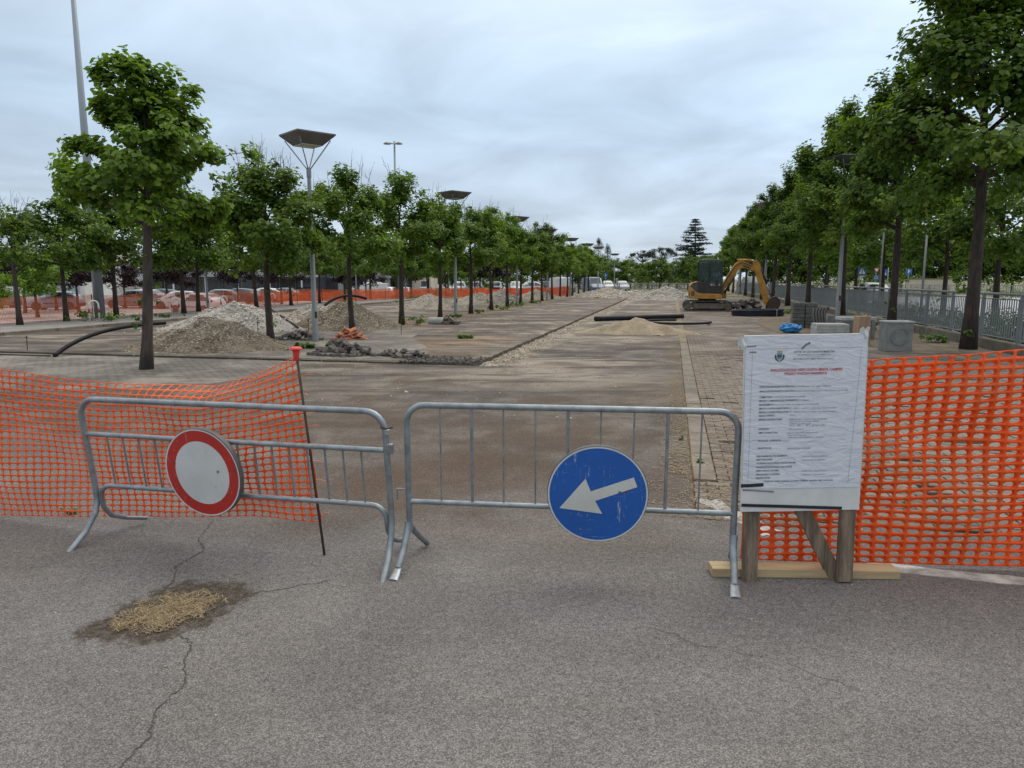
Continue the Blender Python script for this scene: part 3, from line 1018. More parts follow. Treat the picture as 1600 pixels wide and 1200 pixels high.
# ---- straw-filled hole in the road
n = 5200
x = nrg.normal(0, 0.50, n)
y = nrg.normal(0, 0.50, n)
ok = (np.abs(x) < 0.95) & (np.abs(y) < 0.95) & (np.abs(x) ** 2.5 + np.abs(y) ** 2.5 < 0.75 + 0.35 * nrg.random(n)) & (nrg.random(n) < 0.72 + 0.28 * np.sin(7 * x + 3) * np.sin(6 * y + 1))
x, y = x[ok], y[ok]
n = len(x)
cx = -1.82 + 0.215 * x + 0.085 * y + 0.03 * np.sin(9 * y + 4 * x)
cy = 3.545 - 0.03 * x + 0.235 * y + 0.025 * np.sin(8 * x + 2)
an = nrg.uniform(0, math.pi, n)
ln = nrg.uniform(0.008, 0.032, n)
wd = nrg.uniform(0.0007, 0.0017, n)
zz = nrg.uniform(0.006, 0.016, n)
dx, dy = np.cos(an) * ln, np.sin(an) * ln
tx, ty = -np.sin(an) * wd, np.cos(an) * wd
dz = nrg.uniform(-0.006, 0.008, n)
V = np.stack([np.column_stack([cx - dx - tx, cy - dy - ty, zz]), np.column_stack([cx - dx + tx, cy - dy + ty, zz]), np.column_stack([cx + dx + tx, cy + dy + ty, zz + dz]), np.column_stack([cx + dx - tx, cy + dy - ty, zz + dz])], 1).reshape(-1, 3)
me = mesh_np("straw", V, np.arange(4 * n).reshape(-1, 4), M["straw"])
set_tone(me, np.repeat(nrg.random(n), 4))
tag(link("straw", me), "mat of dry yellow straw lying in the dug-out patch", "straw", kind="stuff")
# straw and dry litter along the joint of the kerb strip and the pavers
n = 11000
uu = 5.2 + 15 * nrg.random(n) ** 1.4
vv = np.where(nrg.random(n) < 0.6, nrg.normal(0.10, 0.09, n), nrg.normal(0.55, 0.16, n))
vv = np.where((uu < 6.4), nrg.normal(0.55, 0.40, n), vv)
cx, cy = uu * RS + vv * RC, uu * RC - vv * RS
an = nrg.uniform(0, math.pi, n)
ln = nrg.uniform(0.006, 0.028, n)
wd = nrg.uniform(0.0012, 0.0032, n)
zz = nrg.uniform(0.004, 0.014, n)
dx, dy = np.cos(an) * ln, np.sin(an) * ln
tx, ty = -np.sin(an) * wd, np.cos(an) * wd
V = np.stack([np.column_stack([cx - dx - tx, cy - dy - ty, zz]), np.column_stack([cx - dx + tx, cy - dy + ty, zz]), np.column_stack([cx + dx + tx, cy + dy + ty, zz]), np.column_stack([cx + dx - tx, cy + dy - ty, zz])], 1).reshape(-1, 3)
me = mesh_np("straw", V, np.arange(4 * n).reshape(-1, 4), M["straw"])
set_tone(me, np.repeat(0.2 + nrg.random(n) * 0.8, 4))
tag(link("straw", me), "dry litter gathered along the flush kerb strip", "straw", kind="stuff")

# ------------------------------------------------------------------ FOREGROUND


def arc(c, r, a0, a1, n, plane="xz"):
    out = []
    for i in range(n + 1):
        a = rad(a0 + (a1 - a0) * i / n)
        out.append((c[0] + r * math.cos(a), c[1], c[2] + r * math.sin(a)))
    return out


def barrier_low_rail():
    """barrier with the bars between a middle and a lower rail, feet bent from the frame tubes"""
    H, R = 0.985, 0.12
    p0 = Vector((-2.79, 4.66, 0))
    p1 = Vector((-0.725, 4.20, 0))
    L = (p1 - p0).length
    ang = math.atan2(p1.y - p0.y, p1.x - p0.x)
    t = thing("crowd_barrier", p0, "galvanised crowd barrier carrying the red and white round sign", "barrier", "crowd barriers across the entrance", rot=(rad(7.0), 0, ang))
    G = M["galv"]
    fr = [(-0.03, -0.29, 0.012), (-0.015, -0.13, 0.10), (0, -0.035, 0.20), (0, -0.004, 0.28), (0, 0, 0.4)] + [(0, 0, H - R)] + arc((R, 0, H - R), R, 180, 90, 6)[1:]
    mir = [(L - x, y, z) for x, y, z in fr[::-1]]
    MB().tube(fr + mir, 0.0195, 12).build("frame", G, t, auto=50)
    MB().tube([(0.015, 0, 0.745), (L - 0.015, 0, 0.745)], 0.0165, 10).build("rail", G, t, auto=50)
    zl, r2 = 0.385, 0.09
    e = [(0.10, 0.285, 0.012), (0.045, 0.16, 0.07), (0.036, 0.05, 0.14), (0.034, 0.005, 0.22), (0.034, 0, zl - r2)] + arc((0.034 + r2, 0, zl - r2), r2, 180, 90, 5)[1:]
    e2 = [(L - x, y, z) for x, y, z in e[::-1]]
    e2 = e2[:-1] + [(L - 0.03, 0.285, 0.012)]
    MB().tube(e + e2, 0.0165, 10).build("rail", G, t, auto=50)
    n = 16
    for i in range(n):
        x = 0.165 + i * (L - 0.33) / (n - 1)
        MB().tube([(x, 0, zl), (x, 0, 0.745)], 0.0062, 6).build("bar", G, t, auto=50)
    for x in (0.22, 0.72, 1.22, 1.70):
        MB().tube([(x - 0.006, 0, H), (x + 0.006, 0, H)], 0.0212, 12).build("weld_ring", G, t, auto=50)
    MB().box((L + 0.022, -0.005, 0.76), (0.045, 0.03, 0.06)).build("coupling", G, t, bevel=0.005)
    MB().box((L + 0.018, -0.012, 0.865), (0.028, 0.02, 0.034)).build("padlock", M["galv_bright"], t, bevel=0.004)
    MB().tube([(L - 0.02, -0.02, 0.895), (L + 0.02, -0.026, 0.89), (L + 0.06, -0.022, 0.90)], 0.005, 6).build("chain", M["rust"], t)
    return t


def barrier_tall_bars():
    """barrier with bars from top rail to lower rail and inverted-V feet"""
    p0 = Vector((-0.632, 4.22, 0))
    p1 = Vector((1.295, 3.99, 0))
    L, H, R = (p1 - p0).length, 1.0, 0.11
    ang = math.atan2(p1.y - p0.y, p1.x - p0.x)
    t = thing("crowd_barrier", p0, "galvanised crowd barrier carrying the blue round arrow sign", "barrier", "crowd barriers across the entrance", rot=(rad(1.5), 0, ang))
    G = M["galv"]
    side = [(0, 0, 0.20), (0, 0, H - R)] + arc((R, 0, H - R), R, 180, 90, 6)[1:]
    MB().tube(side + [(L - x, y, z) for x, y, z in side[::-1]], 0.0195, 12).build("frame", G, t, auto=50)
    MB().tube([(0.01, 0, 0.395), (L - 0.01, 0, 0.395)], 0.0165, 10).build("rail", G, t, auto=50)
    n = 9
    for i in range(n):
        x = 0.205 + i * (L - 0.41) / (n - 1)
        MB().tube([(x, 0, 0.395), (x, 0, H)], 0.0098 if i % 3 == 1 else 0.0055, 8).build("bar", G, t, auto=50)
    for x, s in ((0, 1), (L, -1)):
        lx = x - 0.004 * s
        MB().tube([(lx, -0.012, 0.27), (lx - 0.006, -0.03, 0.20), (lx - 0.012, -0.125, 0.105), (lx - 0.02, -0.20, 0.045)], [0.0225, 0.022, 0.0205, 0.020], 12).build("leg", G, t, auto=50)
        MB().tube([(lx - 0.02, -0.19, 0.052), (lx - 0.024, -0.24, 0.026), (lx - 0.028, -0.285, 0.008)], [0.020, 0.027, 0.029], 12, flat=0.42).build("foot_plate", M["galv_bright"], t, auto=50)
        MB().tube([(lx + 0.003, 0.012, 0.24), (lx + 0.012, 0.06, 0.19), (lx + 0.03, 0.16, 0.10), (lx + 0.045, 0.27, 0.014)], [0.0205, 0.0205, 0.0195, 0.0195], 12).build("leg", G, t, auto=50)
    MB().tube([(-0.012, 0.0, 0.47), (-0.075, 0.01, 0.47), (-0.075, 0.01, 0.40)], 0.006, 6).build("hook", G, t)
    MB().tube([(L + 0.012, 0.0, 0.47), (L + 0.09, 0.01, 0.47)], 0.006, 6).build("hook", G, t)
    MB().tube([(L + 0.012, 0.0, 0.86), (L + 0.10, 0.01, 0.86)], 0.006, 6).build("hook", G, t)
    return t


b1 = barrier_low_rail()
b2 = barrier_tall_bars()


def disc(R, r0, y, n=64, t=0.0):
    mb = MB()
    if r0 <= 0:
        mb.add([(0, y, 0)] + [(R * math.cos(2 * math.pi * k / n), y, R * math.sin(2 * math.pi * k / n)) for k in range(n)], [(0, 1 + k, 1 + (k + 1) % n) for k in range(n)])
    else:
        vs = [(rr * math.cos(2 * math.pi * k / n), y, rr * math.sin(2 * math.pi * k / n)) for rr in (r0, R) for k in range(n)]
        mb.add(vs, [(k, n + k, n + (k + 1) % n, (k + 1) % n) for k in range(n)])
    return mb


# red ring sign: no entry for all vehicles
t = thing("road_sign", (-1.955, 4.36, 0.535), "round white sign with broad red ring on the left barrier", "road sign", "round signs on the barriers", rot=(rad(5), 0, rad(-19)))
R = 0.292
MB().lathe([(0, 0.030), (R * 0.985, 0.030), (R, 0.026), (R, -0.002), (R - 0.004, -0.006), (R - 0.008, -0.002), (R - 0.008, 0.002), (0, 0.002)][::-1], 64, axis="Y").build("back_plate", M["sign_back"], t, auto=40)
disc(R * 0.985, R * 0.955, -0.0085).build("border", M["sign_white"], t)
disc(R * 0.955, R * 0.715, -0.0085).build("red_ring", M["sign_red"], t)
disc(R * 0.715, 0, -0.0085).build("white_face", M["sign_white"], t)
MB().box((0, 0.045, 0.10), (0.30, 0.022, 0.03)).build("clamp", M["sign_back"], t)

# blue arrow sign
t = thing("road_sign", (0.497, 3.985, 0.510), "round blue sign with white arrow pointing down left", "road sign", "round signs on the barriers", rot=(rad(3), 0, rad(-5)))
R = 0.293
MB().lathe([(0, 0.030), (R * 0.985, 0.030), (R, 0.026), (R, -0.002), (R - 0.004, -0.006), (R - 0.008, -0.002), (R - 0.008, 0.002), (0, 0.002)][::-1], 64, axis="Y").build("back_plate", M["sign_back"], t, auto=40)
disc(R * 0.985, R * 0.955, -0.0085).build("border", M["sign_white"], t)
disc(R * 0.955, 0, -0.0085).build("blue_face", M["sign_blue"], t)
ap = [(588, 778), (718, 618), (745, 685), (958, 606), (978, 655), (768, 735), (805, 803)]
ap = [((x - 780) / 252 * R * 0.985, -0.0115, -(y - 702) / 252 * R * 0.985) for x, y in ap]
MB().prism([(x, -0.0095, z) for x, y, z in ap], (0, -0.002, 0)).build("arrow", M["sign_arrow"], t, tri=True)
MB().box((0, 0.045, 0.12), (0.30, 0.022, 0.03)).build("clamp", M["sign_back"], t)


# ---- safety nets: real mesh with oval holes
def net_mesh(name, surf, ncol, nrow, mat, hx=0.36, hy=0.32, power=2.8, skip=None, thick=0.002):
    idx = {}
    V, F = [], []

    def vid(a, b):
        k = (a, b)
        if k not in idx:
            idx[k] = len(V)
            V.append(surf(a / 3.0 / ncol, b / 3.0 / nrow))
        return idx[k]
    ring = [(0, 0), (1, 0), (2, 0), (3, 0), (3, 1), (3, 2), (3, 3), (2, 3), (1, 3), (0, 3), (0, 2), (0, 1)]
    for j in range(nrow):
        for i in range(ncol):
            if skip and skip(i, j):
                continue
            o = [vid(3 * i + a, 3 * j + b) for a, b in ring]
            h = []
            for a, b in ring:
                dx, dy = a / 3 - 0.5, b / 3 - 0.5
                an = math.atan2(dy, dx)
                c, s = math.cos(an), math.sin(an)
                rr = (abs(c / hx) ** power + abs(s / hy) ** power) ** (-1 / power)
                h.append(len(V))
                V.append(surf((i + 0.5 + rr * c) / ncol, (j + 0.5 + rr * s) / nrow))
            for k in range(12):
                k2 = (k + 1) % 12
                F.append((o[k], o[k2], h[k2], h[k]))
    me = bpy.data.meshes.new(name)
    me.from_pydata(V, [], F)
    me.materials.append(mat)
    me.polygons.foreach_set("use_smooth", [True] * len(me.polygons))
    me.update()
    return me


def smooth_noise(seed, n=7, amp=1.0):
    r = random.Random(seed)
    w = [(r.uniform(0.4, 5.5), r.uniform(-6.0, 6.0), r.uniform(0, 6.28), r.uniform(0.3, 1.0)) for _ in range(n)]
    tot = sum(x[3] for x in w)
    return lambda a, b: amp * sum(k * math.sin(p * a + q * b + ph) for p, q, ph, k in w) / tot


def interp(x, xs, ys):
    return float(np.interp(x, xs, ys))


# left net, tied to the capped bar, running off to the left
NP = [(-1.235, 4.36), (-2.45, 4.72), (-3.72, 5.0), (-6.2, 5.45)]
NL = [0]
for (xa, ya), (xb, yb) in zip(NP[:-1], NP[1:]):
    NL.append(NL[-1] + math.hypot(xb - xa, yb - ya))
nz = smooth_noise(3, 8, 1.0)
nz2 = smooth_noise(4, 8, 1.0)


def left_net(a, b):
    """a: 0 at the bar .. 1 far left, b: 0 bottom .. 1 top"""
    s = a * NL[-1]
    x = interp(s, NL, [p[0] for p in NP])
    y = interp(s, NL, [p[1] for p in NP])
    top = interp(s, [0, 0.15, 0.45, 0.85, 1.6, 2.6, 3.6, NL[-1]], [1.275, 1.235, 1.145, 1.05, 1.045, 1.125, 1.14, 1.14])
    bot = interp(s, [0, 0.5, 1.2, 2.5, NL[-1]], [0.215, 0.19, 0.13, 0.03, 0.01])
    z = bot + (top - bot) * b + 0.012 * nz2(s * 2.2, b * 3)
    d = 0.045 * nz(s * 1.6, b * 1.7) * (0.25 + 0.75 * min(1, s / 0.5))
    # the slack upper edge flops over towards the back
    k = max(0.0, (b - 0.82) / 0.18)
    fl = math.exp(-((s - 0.95) / 0.55) ** 2)
    d += 0.22 * fl * k * k
    z -= 0.03 * fl * k * k
    # slanting bar pulls the near edge with it
    x += -0.115 * (b - 0.2) * math.exp(-s / 0.3)
    x += 0.01 * nz2(s * 3, b * 9)
    return (x + 0.2 * d, y + d, z)


me = net_mesh("orange_net", left_net, int(NL[-1] / 0.0625), 24, M["net"], 0.435, 0.395)
t = thing("safety_net", (0, 0, 0), "thin orange mesh net sagging behind the left barrier", "safety net", "orange safety nets")
o = link("mesh_sheet", me, t)
md = o.modifiers.new("thickness", "SOLIDIFY")
md.thickness = 0.0022
# torn ends sticking out past the bar
tr = random.Random(9)
for k in range(9):
    b = 0.05 + k * 0.105 + tr.uniform(-0.03, 0.03)
    p = Vector(left_net(0.0, b))
    q = p + Vector((tr.uniform(0.04, 0.09), tr.uniform(-0.03, 0.03), tr.uniform(-0.02, 0.02)))
    MB().tube([p, (p + q) / 2 + Vector((0, 0, 0.006)), q], [0.006, 0.005, 0.002], 6, flat=0.3).build("torn_strand", M["net"], t)

# capped bar
t = thing("iron_stake", (-1.195, 4.33, 0), "rusty iron bar with red plastic cap holding the left net", "stake")
MB().tube([(0, 0, -0.05), (-0.066, 0.0, 0.66), (-0.128, 0.0, 1.315)], 0.0085, 8).build("bar", M["rust"], t, smooth=True)
MB().lathe([(0.0, 1.335), (0.020, 1.337), (0.036, 1.331), (0.040, 1.322), (0.034, 1.318), (0.022, 1.312), (0.019, 1.285), (0.015, 1.255), (0.010, 1.25)][::-1], 20, c=(-0.128, 0, 0)).build("cap", M["red_cap"], t, auto=45)

# right net: two layers folded together, bright orange
nz3 = smooth_noise(13, 9, 1.0)
nz4 = smooth_noise(14, 9, 1.0)
nz5 = smooth_noise(15, 9, 1.0)
RN0, RN1 = Vector((1.40, 4.15, 0)), Vector((4.6, 4.03, 0))


def right_net(layer):
    def fn(a, b):
        s = a * 3.2
        x = RN0.x + (RN1.x - RN0.x) * a
        y = RN0.y + (RN1.y - RN0.y) * a
        top = interp(s, [0, 0.5, 0.68, 1.1, 3.3], [1.19, 1.27, 1.30, 1.345, 1.38])
        bot = interp(s, [0, 0.8, 1.9, 3.3], [0.05, 0.035, 0.02, 0.0])
        sh = (0.0 if layer == 0 else 1.0)
        bb = b
        z = bot + (top - bot) * bb + sh * (0.026 * nz4(s * 0.9, b * 1.5) * (1 - 0.7 * b))
        if layer:
            z -= 0.045 * (b > 0.94) * (b - 0.94) / 0.06
        z += 0.016 * nz5(s * 1.6, b * 4) - 0.03 * math.sin(math.pi * min(1.0, s / 1.9)) * b
        x2 = x + sh * (0.060 * nz3(s * 0.9 + 2, b * 1.6) * (1 - 0.75 * b))
        d = 0.075 * nz5(s * 1.1, b * 1.5) * (0.35 + 0.65 * math.sin(math.pi * min(1, b * 1.05))) + sh * 0.014
        return (x2, y + d, z)
    return fn


t = thing("safety_net", (0, 0, 0), "bright orange doubled net stretched behind the wooden sign stand", "safety net", "orange safety nets")
for k in (0, 1):
    me = net_mesh("orange_net", right_net(k), 36, 27, M["net_right"], 0.415, 0.36, 2.3)
    o = link("mesh_sheet", me, t)
    md = o.modifiers.new("thickness", "SOLIDIFY")
    md.thickness = 0.0022
# bar that carries the left end of that net, hidden by the board
t = thing("iron_stake", (1.43, 4.12, 0), "thin rusty bar holding the right net behind the white board", "stake")
MB().tube([(0, 0, -0.05), (0.0, 0.0, 1.3)], 0.0085, 8).build("bar", M["rust"], t, smooth=True)

# ---- the works notice on its timber stand
t = thing("notice_board", (1.652, 3.90, 0), "white works notice with red heading on a timber stand", "notice board", rot=(0, rad(-1.3), rad(-1.0)))
WD = M["wood"]
MB().box((-0.255, 0.045, 0.68), (0.083, 0.045, 1.36), (0, rad(0.6), 0)).build("leg", WD, t, bevel=0.004)
MB().box((0.285, 0.03, 0.68), (0.083, 0.045, 1.36), (0, rad(0.3), 0)).build("leg", WD, t, bevel=0.004)
MB().box((0.125, 0.082, 0.26), (0.085, 0.03, 0.62), (0, rad(-27), 0)).build("brace", WD, t, bevel=0.004)
MB().box((0.02, 0.085, 1.18), (0.6, 0.035, 0.08)).build("crosspiece", WD, t, bevel=0.004)
BW, BH, BZ0 = 0.672, 1.005, 0.440
bd = MB()
bd.grid(12, 16, lambda a, b: (-BW / 2 + BW * a, -0.004 - 0.004 * math.sin(a * 5 + b * 4), BZ0 + BH * b))
bd.grid(12, 16, lambda a, b: (BW / 2 - BW * a, 0.018 - 0.004 * math.sin((1 - a) * 5 + b * 4), BZ0 + BH * b))
for (xa, xb, za, zb) in ((-BW / 2, BW / 2, BZ0, BZ0), (BW / 2, BW / 2, BZ0, BZ0 + BH), (BW / 2, -BW / 2, BZ0 + BH, BZ0 + BH), (-BW / 2, -BW / 2, BZ0 + BH, BZ0)):
    def fn(a, b, xa=xa, xb=xb, za=za, zb=zb):
        xx, zz_ = xa + (xb - xa) * a, za + (zb - za) * a
        aa, bb_ = (xx + BW / 2) / BW, (zz_ - BZ0) / BH
        yy = -0.004 - 0.004 * math.sin(aa * 5 + bb_ * 4)
        return (xx, yy + 0.022 * b, zz_)
    bd.grid(12, 1, fn)
board = bd.build("board", M["board"], t, smooth=False)
for sx, zc in ((-BW / 2 - 0.012, BZ0 + BH - 0.035), (BW / 2 - 0.02, BZ0 + BH + 0.004)):
    MB().grid(6, 6, lambda a, b, sx=sx, zc=zc: (sx + 0.05 * (a - 0.5), -0.006 + 0.012 * math.sin(7 * a + 3 * b), zc + 0.05 * (b - 0.5) + 0.01 * math.sin(9 * a))).build("loose_wrapping", M["board"], board, smooth=True)


def paper_y(x, z):
    return -0.0045 - 0.004 * math.sin((x + BW / 2) / BW * 5 + (z - BZ0) / BH * 4)


m, nt, b = new_mat("creased poster paper")
N = NT(nt)
vec = N.obj()
cr = N.noise(N.vmul(vec, (0.8, 1.0, 2.2)), 9.0, 5.0, 0.6, 1.2)
N.put(b.inputs["Base Color"], N.mix(N.ramp(cr, 0.3, 0.7), (0.575, 0.60, 0.665), (0.655, 0.675, 0.725)))
b.inputs["Roughness"].default_value = 0.45
N.put(b.inputs["Normal"], N.bump(cr, 0.009))
M["paper"] = m
PX0, PX1, PZ0, PZ1 = -BW / 2 + 0.004, BW / 2 - 0.006, BZ0 + 0.135, BZ0 + BH - 0.006
paper = MB().grid(14, 18, lambda a, b: (PX0 + (PX1 - PX0) * a, paper_y(PX0 + (PX1 - PX0) * a, PZ0 + (PZ1 - PZ0) * b) - 0.0022, PZ0 + (PZ1 - PZ0) * b)).build("poster", M["paper"], t)
# text placed in "poster pixels": measured on the notice, 0.00088 m each, origin at the top left corner of the board
K = 0.685 / 779.0


def pp(x, y):
    return (-BW / 2 + (x - 248) * K, BZ0 + BH - (y - 95) * 1.03 * K)


TEXT = [
    # x, y of baseline, width, words, ink, bold
    (553, 205, 250, "CITTA' DI CIVITANOVA MARCHE", "ink", 1),
    (575, 222, 205, "PROVINCIA DI MACERATA", "ink_grey", 0),
    (550, 247, 252, "SETTORE LL.PP. AREA TECNOLOGICA", "ink", 0),
    (412, 316, 448, "REALIZZAZIONE AREA SOSTA BREVE CAMPER", "ink_red", 1),
    (500, 339, 265, "PRESSO PIAZZA NASSIRIYA", "ink_red", 1),
    (345, 416, 225, "APPROVAZIONE PROGETTO DEFINITIVO:", "ink", 1), (574, 416, 215, "Delibera n. del 2021", "ink_grey", 0),
    (345, 444, 225, "APPROVAZIONE PROGETTO ESECUTIVO:", "ink", 1), (574, 444, 325, "Determina Dirigenziale n. del settore  € 91.000", "ink_grey", 0),
    (345, 480, 82, "COMMITTENTE:", "ink", 1), (432, 480, 205, "COMUNE DI CIVITANOVA MARCHE", "ink_grey", 0),
    (345, 503, 245, "IMPORTO COMPLESSIVO DELL'INTERVENTO:", "ink", 1), (594, 503, 65, "€ 91.000,00", "ink_grey", 0),
    (345, 527, 95, "FINANZIAMENTO:", "ink", 1), (444, 527, 280, "Fondi propri di bilancio comunale", "ink_grey", 0),
    (345, 551, 190, "IMPORTO LAVORI A BASE D'ASTA:", "ink", 1), (538, 551, 295, "€ oltre oneri per la sicurezza", "ink_grey", 0),
    (345, 574, 190, "IMPORTO CONTRATTUALE LAVORI:", "ink", 1), (538, 574, 297, "€ oltre oneri per la sicurezza", "ink_grey", 0),
    (345, 596, 102, "RIBASSO OFFERTO:", "ink", 1), (538, 596, 36, "1,00 %", "ink_grey", 0),
    (345, 620, 152, "IMPRESA AGGIUDICATARIA:", "ink", 1), (538, 622, 240, "IMPRESA COSTRUZIONI", "ink_grey", 0),
    (538, 635, 190, "Contrada", "ink_grey", 0), (538, 648, 140, "62012 Civitanova", "ink_grey", 0), (538, 661, 235, "C.F. P.IVA", "ink_grey", 0),
    (345, 678, 66, "CONSEGNA:", "ink", 1), (538, 683, 95, "in corso", "ink_grey", 0),
    (345, 703, 125, "TEMPO CONTRATTUALE:", "ink", 1), (530, 706, 195, "giorni naturali consecutivi", "ink_grey", 0), (535, 721, 115, "decorrenti", "ink_grey", 0), (535, 735, 230, "dalla data del verbale di consegna", "ink_grey", 0),
    (345, 753, 148, "PROROGHE - SOSPENSIONI:", "ink", 1),
    (345, 800, 87, "PROGETTAZIONE:", "ink", 1), (533, 806, 148, "UFFICIO TECNICO COMUNALE", "ink_grey", 0),
    (337, 851, 200, "RESPONSABILE DEL PROCEDIMENTO:", "ink", 1), (628, 857, 165, "Settore lavori pubblici", "ink_grey", 0),
    (337, 873, 103, "DIRETTORE LAVORI:", "ink", 1), (628, 880, 150, "Settore lavori pubblici", "ink_grey", 0),
    (337, 896, 253, "COORDINATORE SICUREZZA PROGETTAZIONE:", "ink", 1),
    (337, 921, 230, "COORDINATORE SICUREZZA ESECUZIONE:", "ink", 1),
    (337, 944, 146, "DIRETTORE DI CANTIERE:", "ink", 1), (625, 950, 165, "Ufficio tecnico", "ink_grey", 0),
    (337, 968, 153, "RESPONSABILE DI CANTIERE:", "ink", 1), (625, 975, 160, "Ufficio tecnico", "ink_grey", 0),
    (337, 990, 92, "SUBAPPALTATORI:", "ink", 1),
    (387, 1012, 445, "Ulteriori informazioni presso l'ufficio tecnico del comune", "ink", 1),
]
tmp = []
for (x, y, w, s, ink, bold) in TEXT:
    cu = bpy.data.curves.new("text_line", "FONT")
    cu.body = s
    cu.size = 1.0
    cu.offset = (0.022 if ink == "ink_red" else 0.012) if bold else 0.0
    cu.resolution_u = 2
    ob = bpy.data.objects.new("text_tmp", cu)
    col.objects.link(ob)
    tmp.append(ob)
bpy.context.view_layer.update()
dg = bpy.context.evaluated_depsgraph_get()
for ob, (x, y, w, s, ink, bold) in zip(tmp, TEXT):
    me = bpy.data.meshes.new_from_object(ob.evaluated_get(dg))
    co = np.empty(len(me.vertices) * 3, np.float32)
    me.vertices.foreach_get("co", co)
    co = co.reshape(-1, 3)
    x0, z0 = pp(x, y)
    sx = w * K / max(1e-6, co[:, 0].max())
    cap = 15.5 * K if ink == "ink_red" else (11.0 * K if bold else 9.5 * K)
    X = x0 + co[:, 0] * sx
    Zz = z0 + co[:, 1] * cap / 0.70
    Y = np.array([paper_y(a, b_) for a, b_ in zip(X, Zz)]) - 0.0036
    me.vertices.foreach_set("co", np.column_stack([X, Y, Zz]).astype(np.float32).ravel())
    me.materials.clear()
    me.materials.append(M[ink])
    me.name = "text_line"
    me.update()
    link("text_line", me, paper)
    cu = ob.data
    bpy.data.objects.remove(ob)
    bpy.data.curves.remove(cu)


def flat_strip(name, pts, w, mat, parent, lift=0.0036):
    mb = MB()
    for (xa, ya), (xb, yb) in zip(pts[:-1], pts[1:]):
        a, b_ = pp(xa, ya), pp(xb, yb)
        d = Vector((b_[0] - a[0], 0, b_[1] - a[1]))
        n_ = Vector((-d.z, 0, d.x)).normalized() * w / 2
        k = 8
        for i in range(k):
            p = Vector((a[0], 0, a[1])) + d * (i / k)
            q = Vector((a[0], 0, a[1])) + d * ((i + 1) / k)
            vs = [p - n_, q - n_, q + n_, p + n_]
            mb.add([(v_.x, paper_y(v_.x, v_.z) - lift, v_.z) for v_ in vs], [(0, 1, 2, 3)])
    return mb.build(name, mat, parent)


flat_strip("frame_line", [(262, 177), (970, 178), (960, 400), (928, 1035)], 0.0012, M["ink_grey"], paper)
flat_strip("frame_line", [(296, 180), (292, 500), (286, 1010)], 0.0012, M["ink_grey"], paper)
flat_strip("rule", [(545, 228), (815, 229)], 0.0008, M["ink_grey"], paper)
flat_strip("rule", [(302, 745), (345, 746)], 0.0012, M["ink"], paper)
flat_strip("rule", [(495, 752), (540, 753)], 0.0012, M["ink"], paper)
flat_strip("crease_mark", [(600, 182), (622, 160), (652, 143)], 0.012, M["ink_grey"], paper)
flat_strip("crease_mark", [(262, 160), (318, 158)], 0.008, M["ink_grey"], paper)
flat_strip("crease_mark", [(275, 195), (322, 196)], 0.008, M["ink_grey"], paper)
flat_strip("tape", [(242, 1034), (300, 1033), (386, 1028)], 0.020, M["tape"], t, 0.0045)
flat_strip("tape", [(250, 1160), (500, 1170), (898, 1192)], 0.018, M["tape"], t, 0.0045)
flat_strip("scuff", [(255, 1062), (330, 1066), (455, 1076)], 0.009, M["ink_grey"], board, 0.002)
# town crest: crown, shield, two laurel sprigs
cx, cz = pp(466, 225)


def cdisc(name, poly, mat, lift):
    mb = MB()
    P = [(cx + a * K, 0, cz - b_ * K) for a, b_ in poly]
    mb.prism([(p[0], paper_y(p[0], p[2]) - lift, p[2]) for p in P], (0, -0.0006, 0))
    return mb.build(name, mat, paper, tri=True)


cdisc("crest_shield", [(-16, -20), (16, -20), (16, 2), (10, 14), (0, 20), (-10, 14), (-16, 2)], M["crest_blue"], 0.0036)
cdisc("crest_charge", [(-11, -6), (11, -8), (9, 8), (0, 14), (-9, 6)], M["ink"], 0.0044)
cdisc("crest_charge", [(-10, 4), (8, 6), (0, 16)], M["crest_gold"], 0.0052)
cdisc("crest_crown", [(-15, -24), (15, -24), (17, -38), (8, -33), (0, -40), (-8, -33), (-17, -38)], M["crest_gold"], 0.0036)
for sgn in (-1, 1):
    cdisc("crest_laurel", [(sgn * a, b_) for a, b_ in ((27, -14), (31, 0), (27, 16), (14, 28), (-4, 33), (4, 26), (14, 18), (20, 6), (20, -8))], M["crest_green"], 0.0036)

t = thing("timber_plank", (1.735, 4.03, 0.0), "yellow plank lying flat behind the feet of the notice stand", "plank", rz=rad(-2.0))
MB().box((0, 0, 0.027), (1.09, 0.12, 0.052)).build("plank", M["wood_new"], t, bevel=0.004)

# ------------------------------------------------------------------ TREES


def leaf_quads(P, Nn, size, r, aspect=0.9):
    """six-point folded leaves at P with normals Nn; returns V, F, count per leaf"""
    n = len(P)
    Nn = Nn / np.linalg.norm(Nn, axis=1, keepdims=True)
    d = r.normal(0, 1, (n, 3))
    d[:, 2] -= 0.5                                   # tips hang a little
    d = d - Nn * (d * Nn).sum(1, keepdims=True)
    d /= np.linalg.norm(d, axis=1, keepdims=True) + 1e-9
    s = np.cross(Nn, d)
    L = size[:, None]
    Wd = L * aspect * 0.5
    fold = Nn * L * 0.14
    base = P - d * L * 0.5
    V = np.stack([base,
                  P - d * L * 0.14 + s * Wd + fold,
                  P + d * L * 0.26 + s * Wd * 0.72 + fold * 0.6,
                  P + d * L * 0.5 - fold * 0.5,
                  P + d * L * 0.26 - s * Wd * 0.72 + fold * 0.6,
                  P - d * L * 0.14 - s * Wd + fold], 1).reshape(-1, 3)
    o = (np.arange(n) * 6)[:, None]
    F = np.concatenate([o + np.array([[0, 1, 2, 3]]), o + np.array([[0, 3, 4, 5]])], 0)
    return V, F


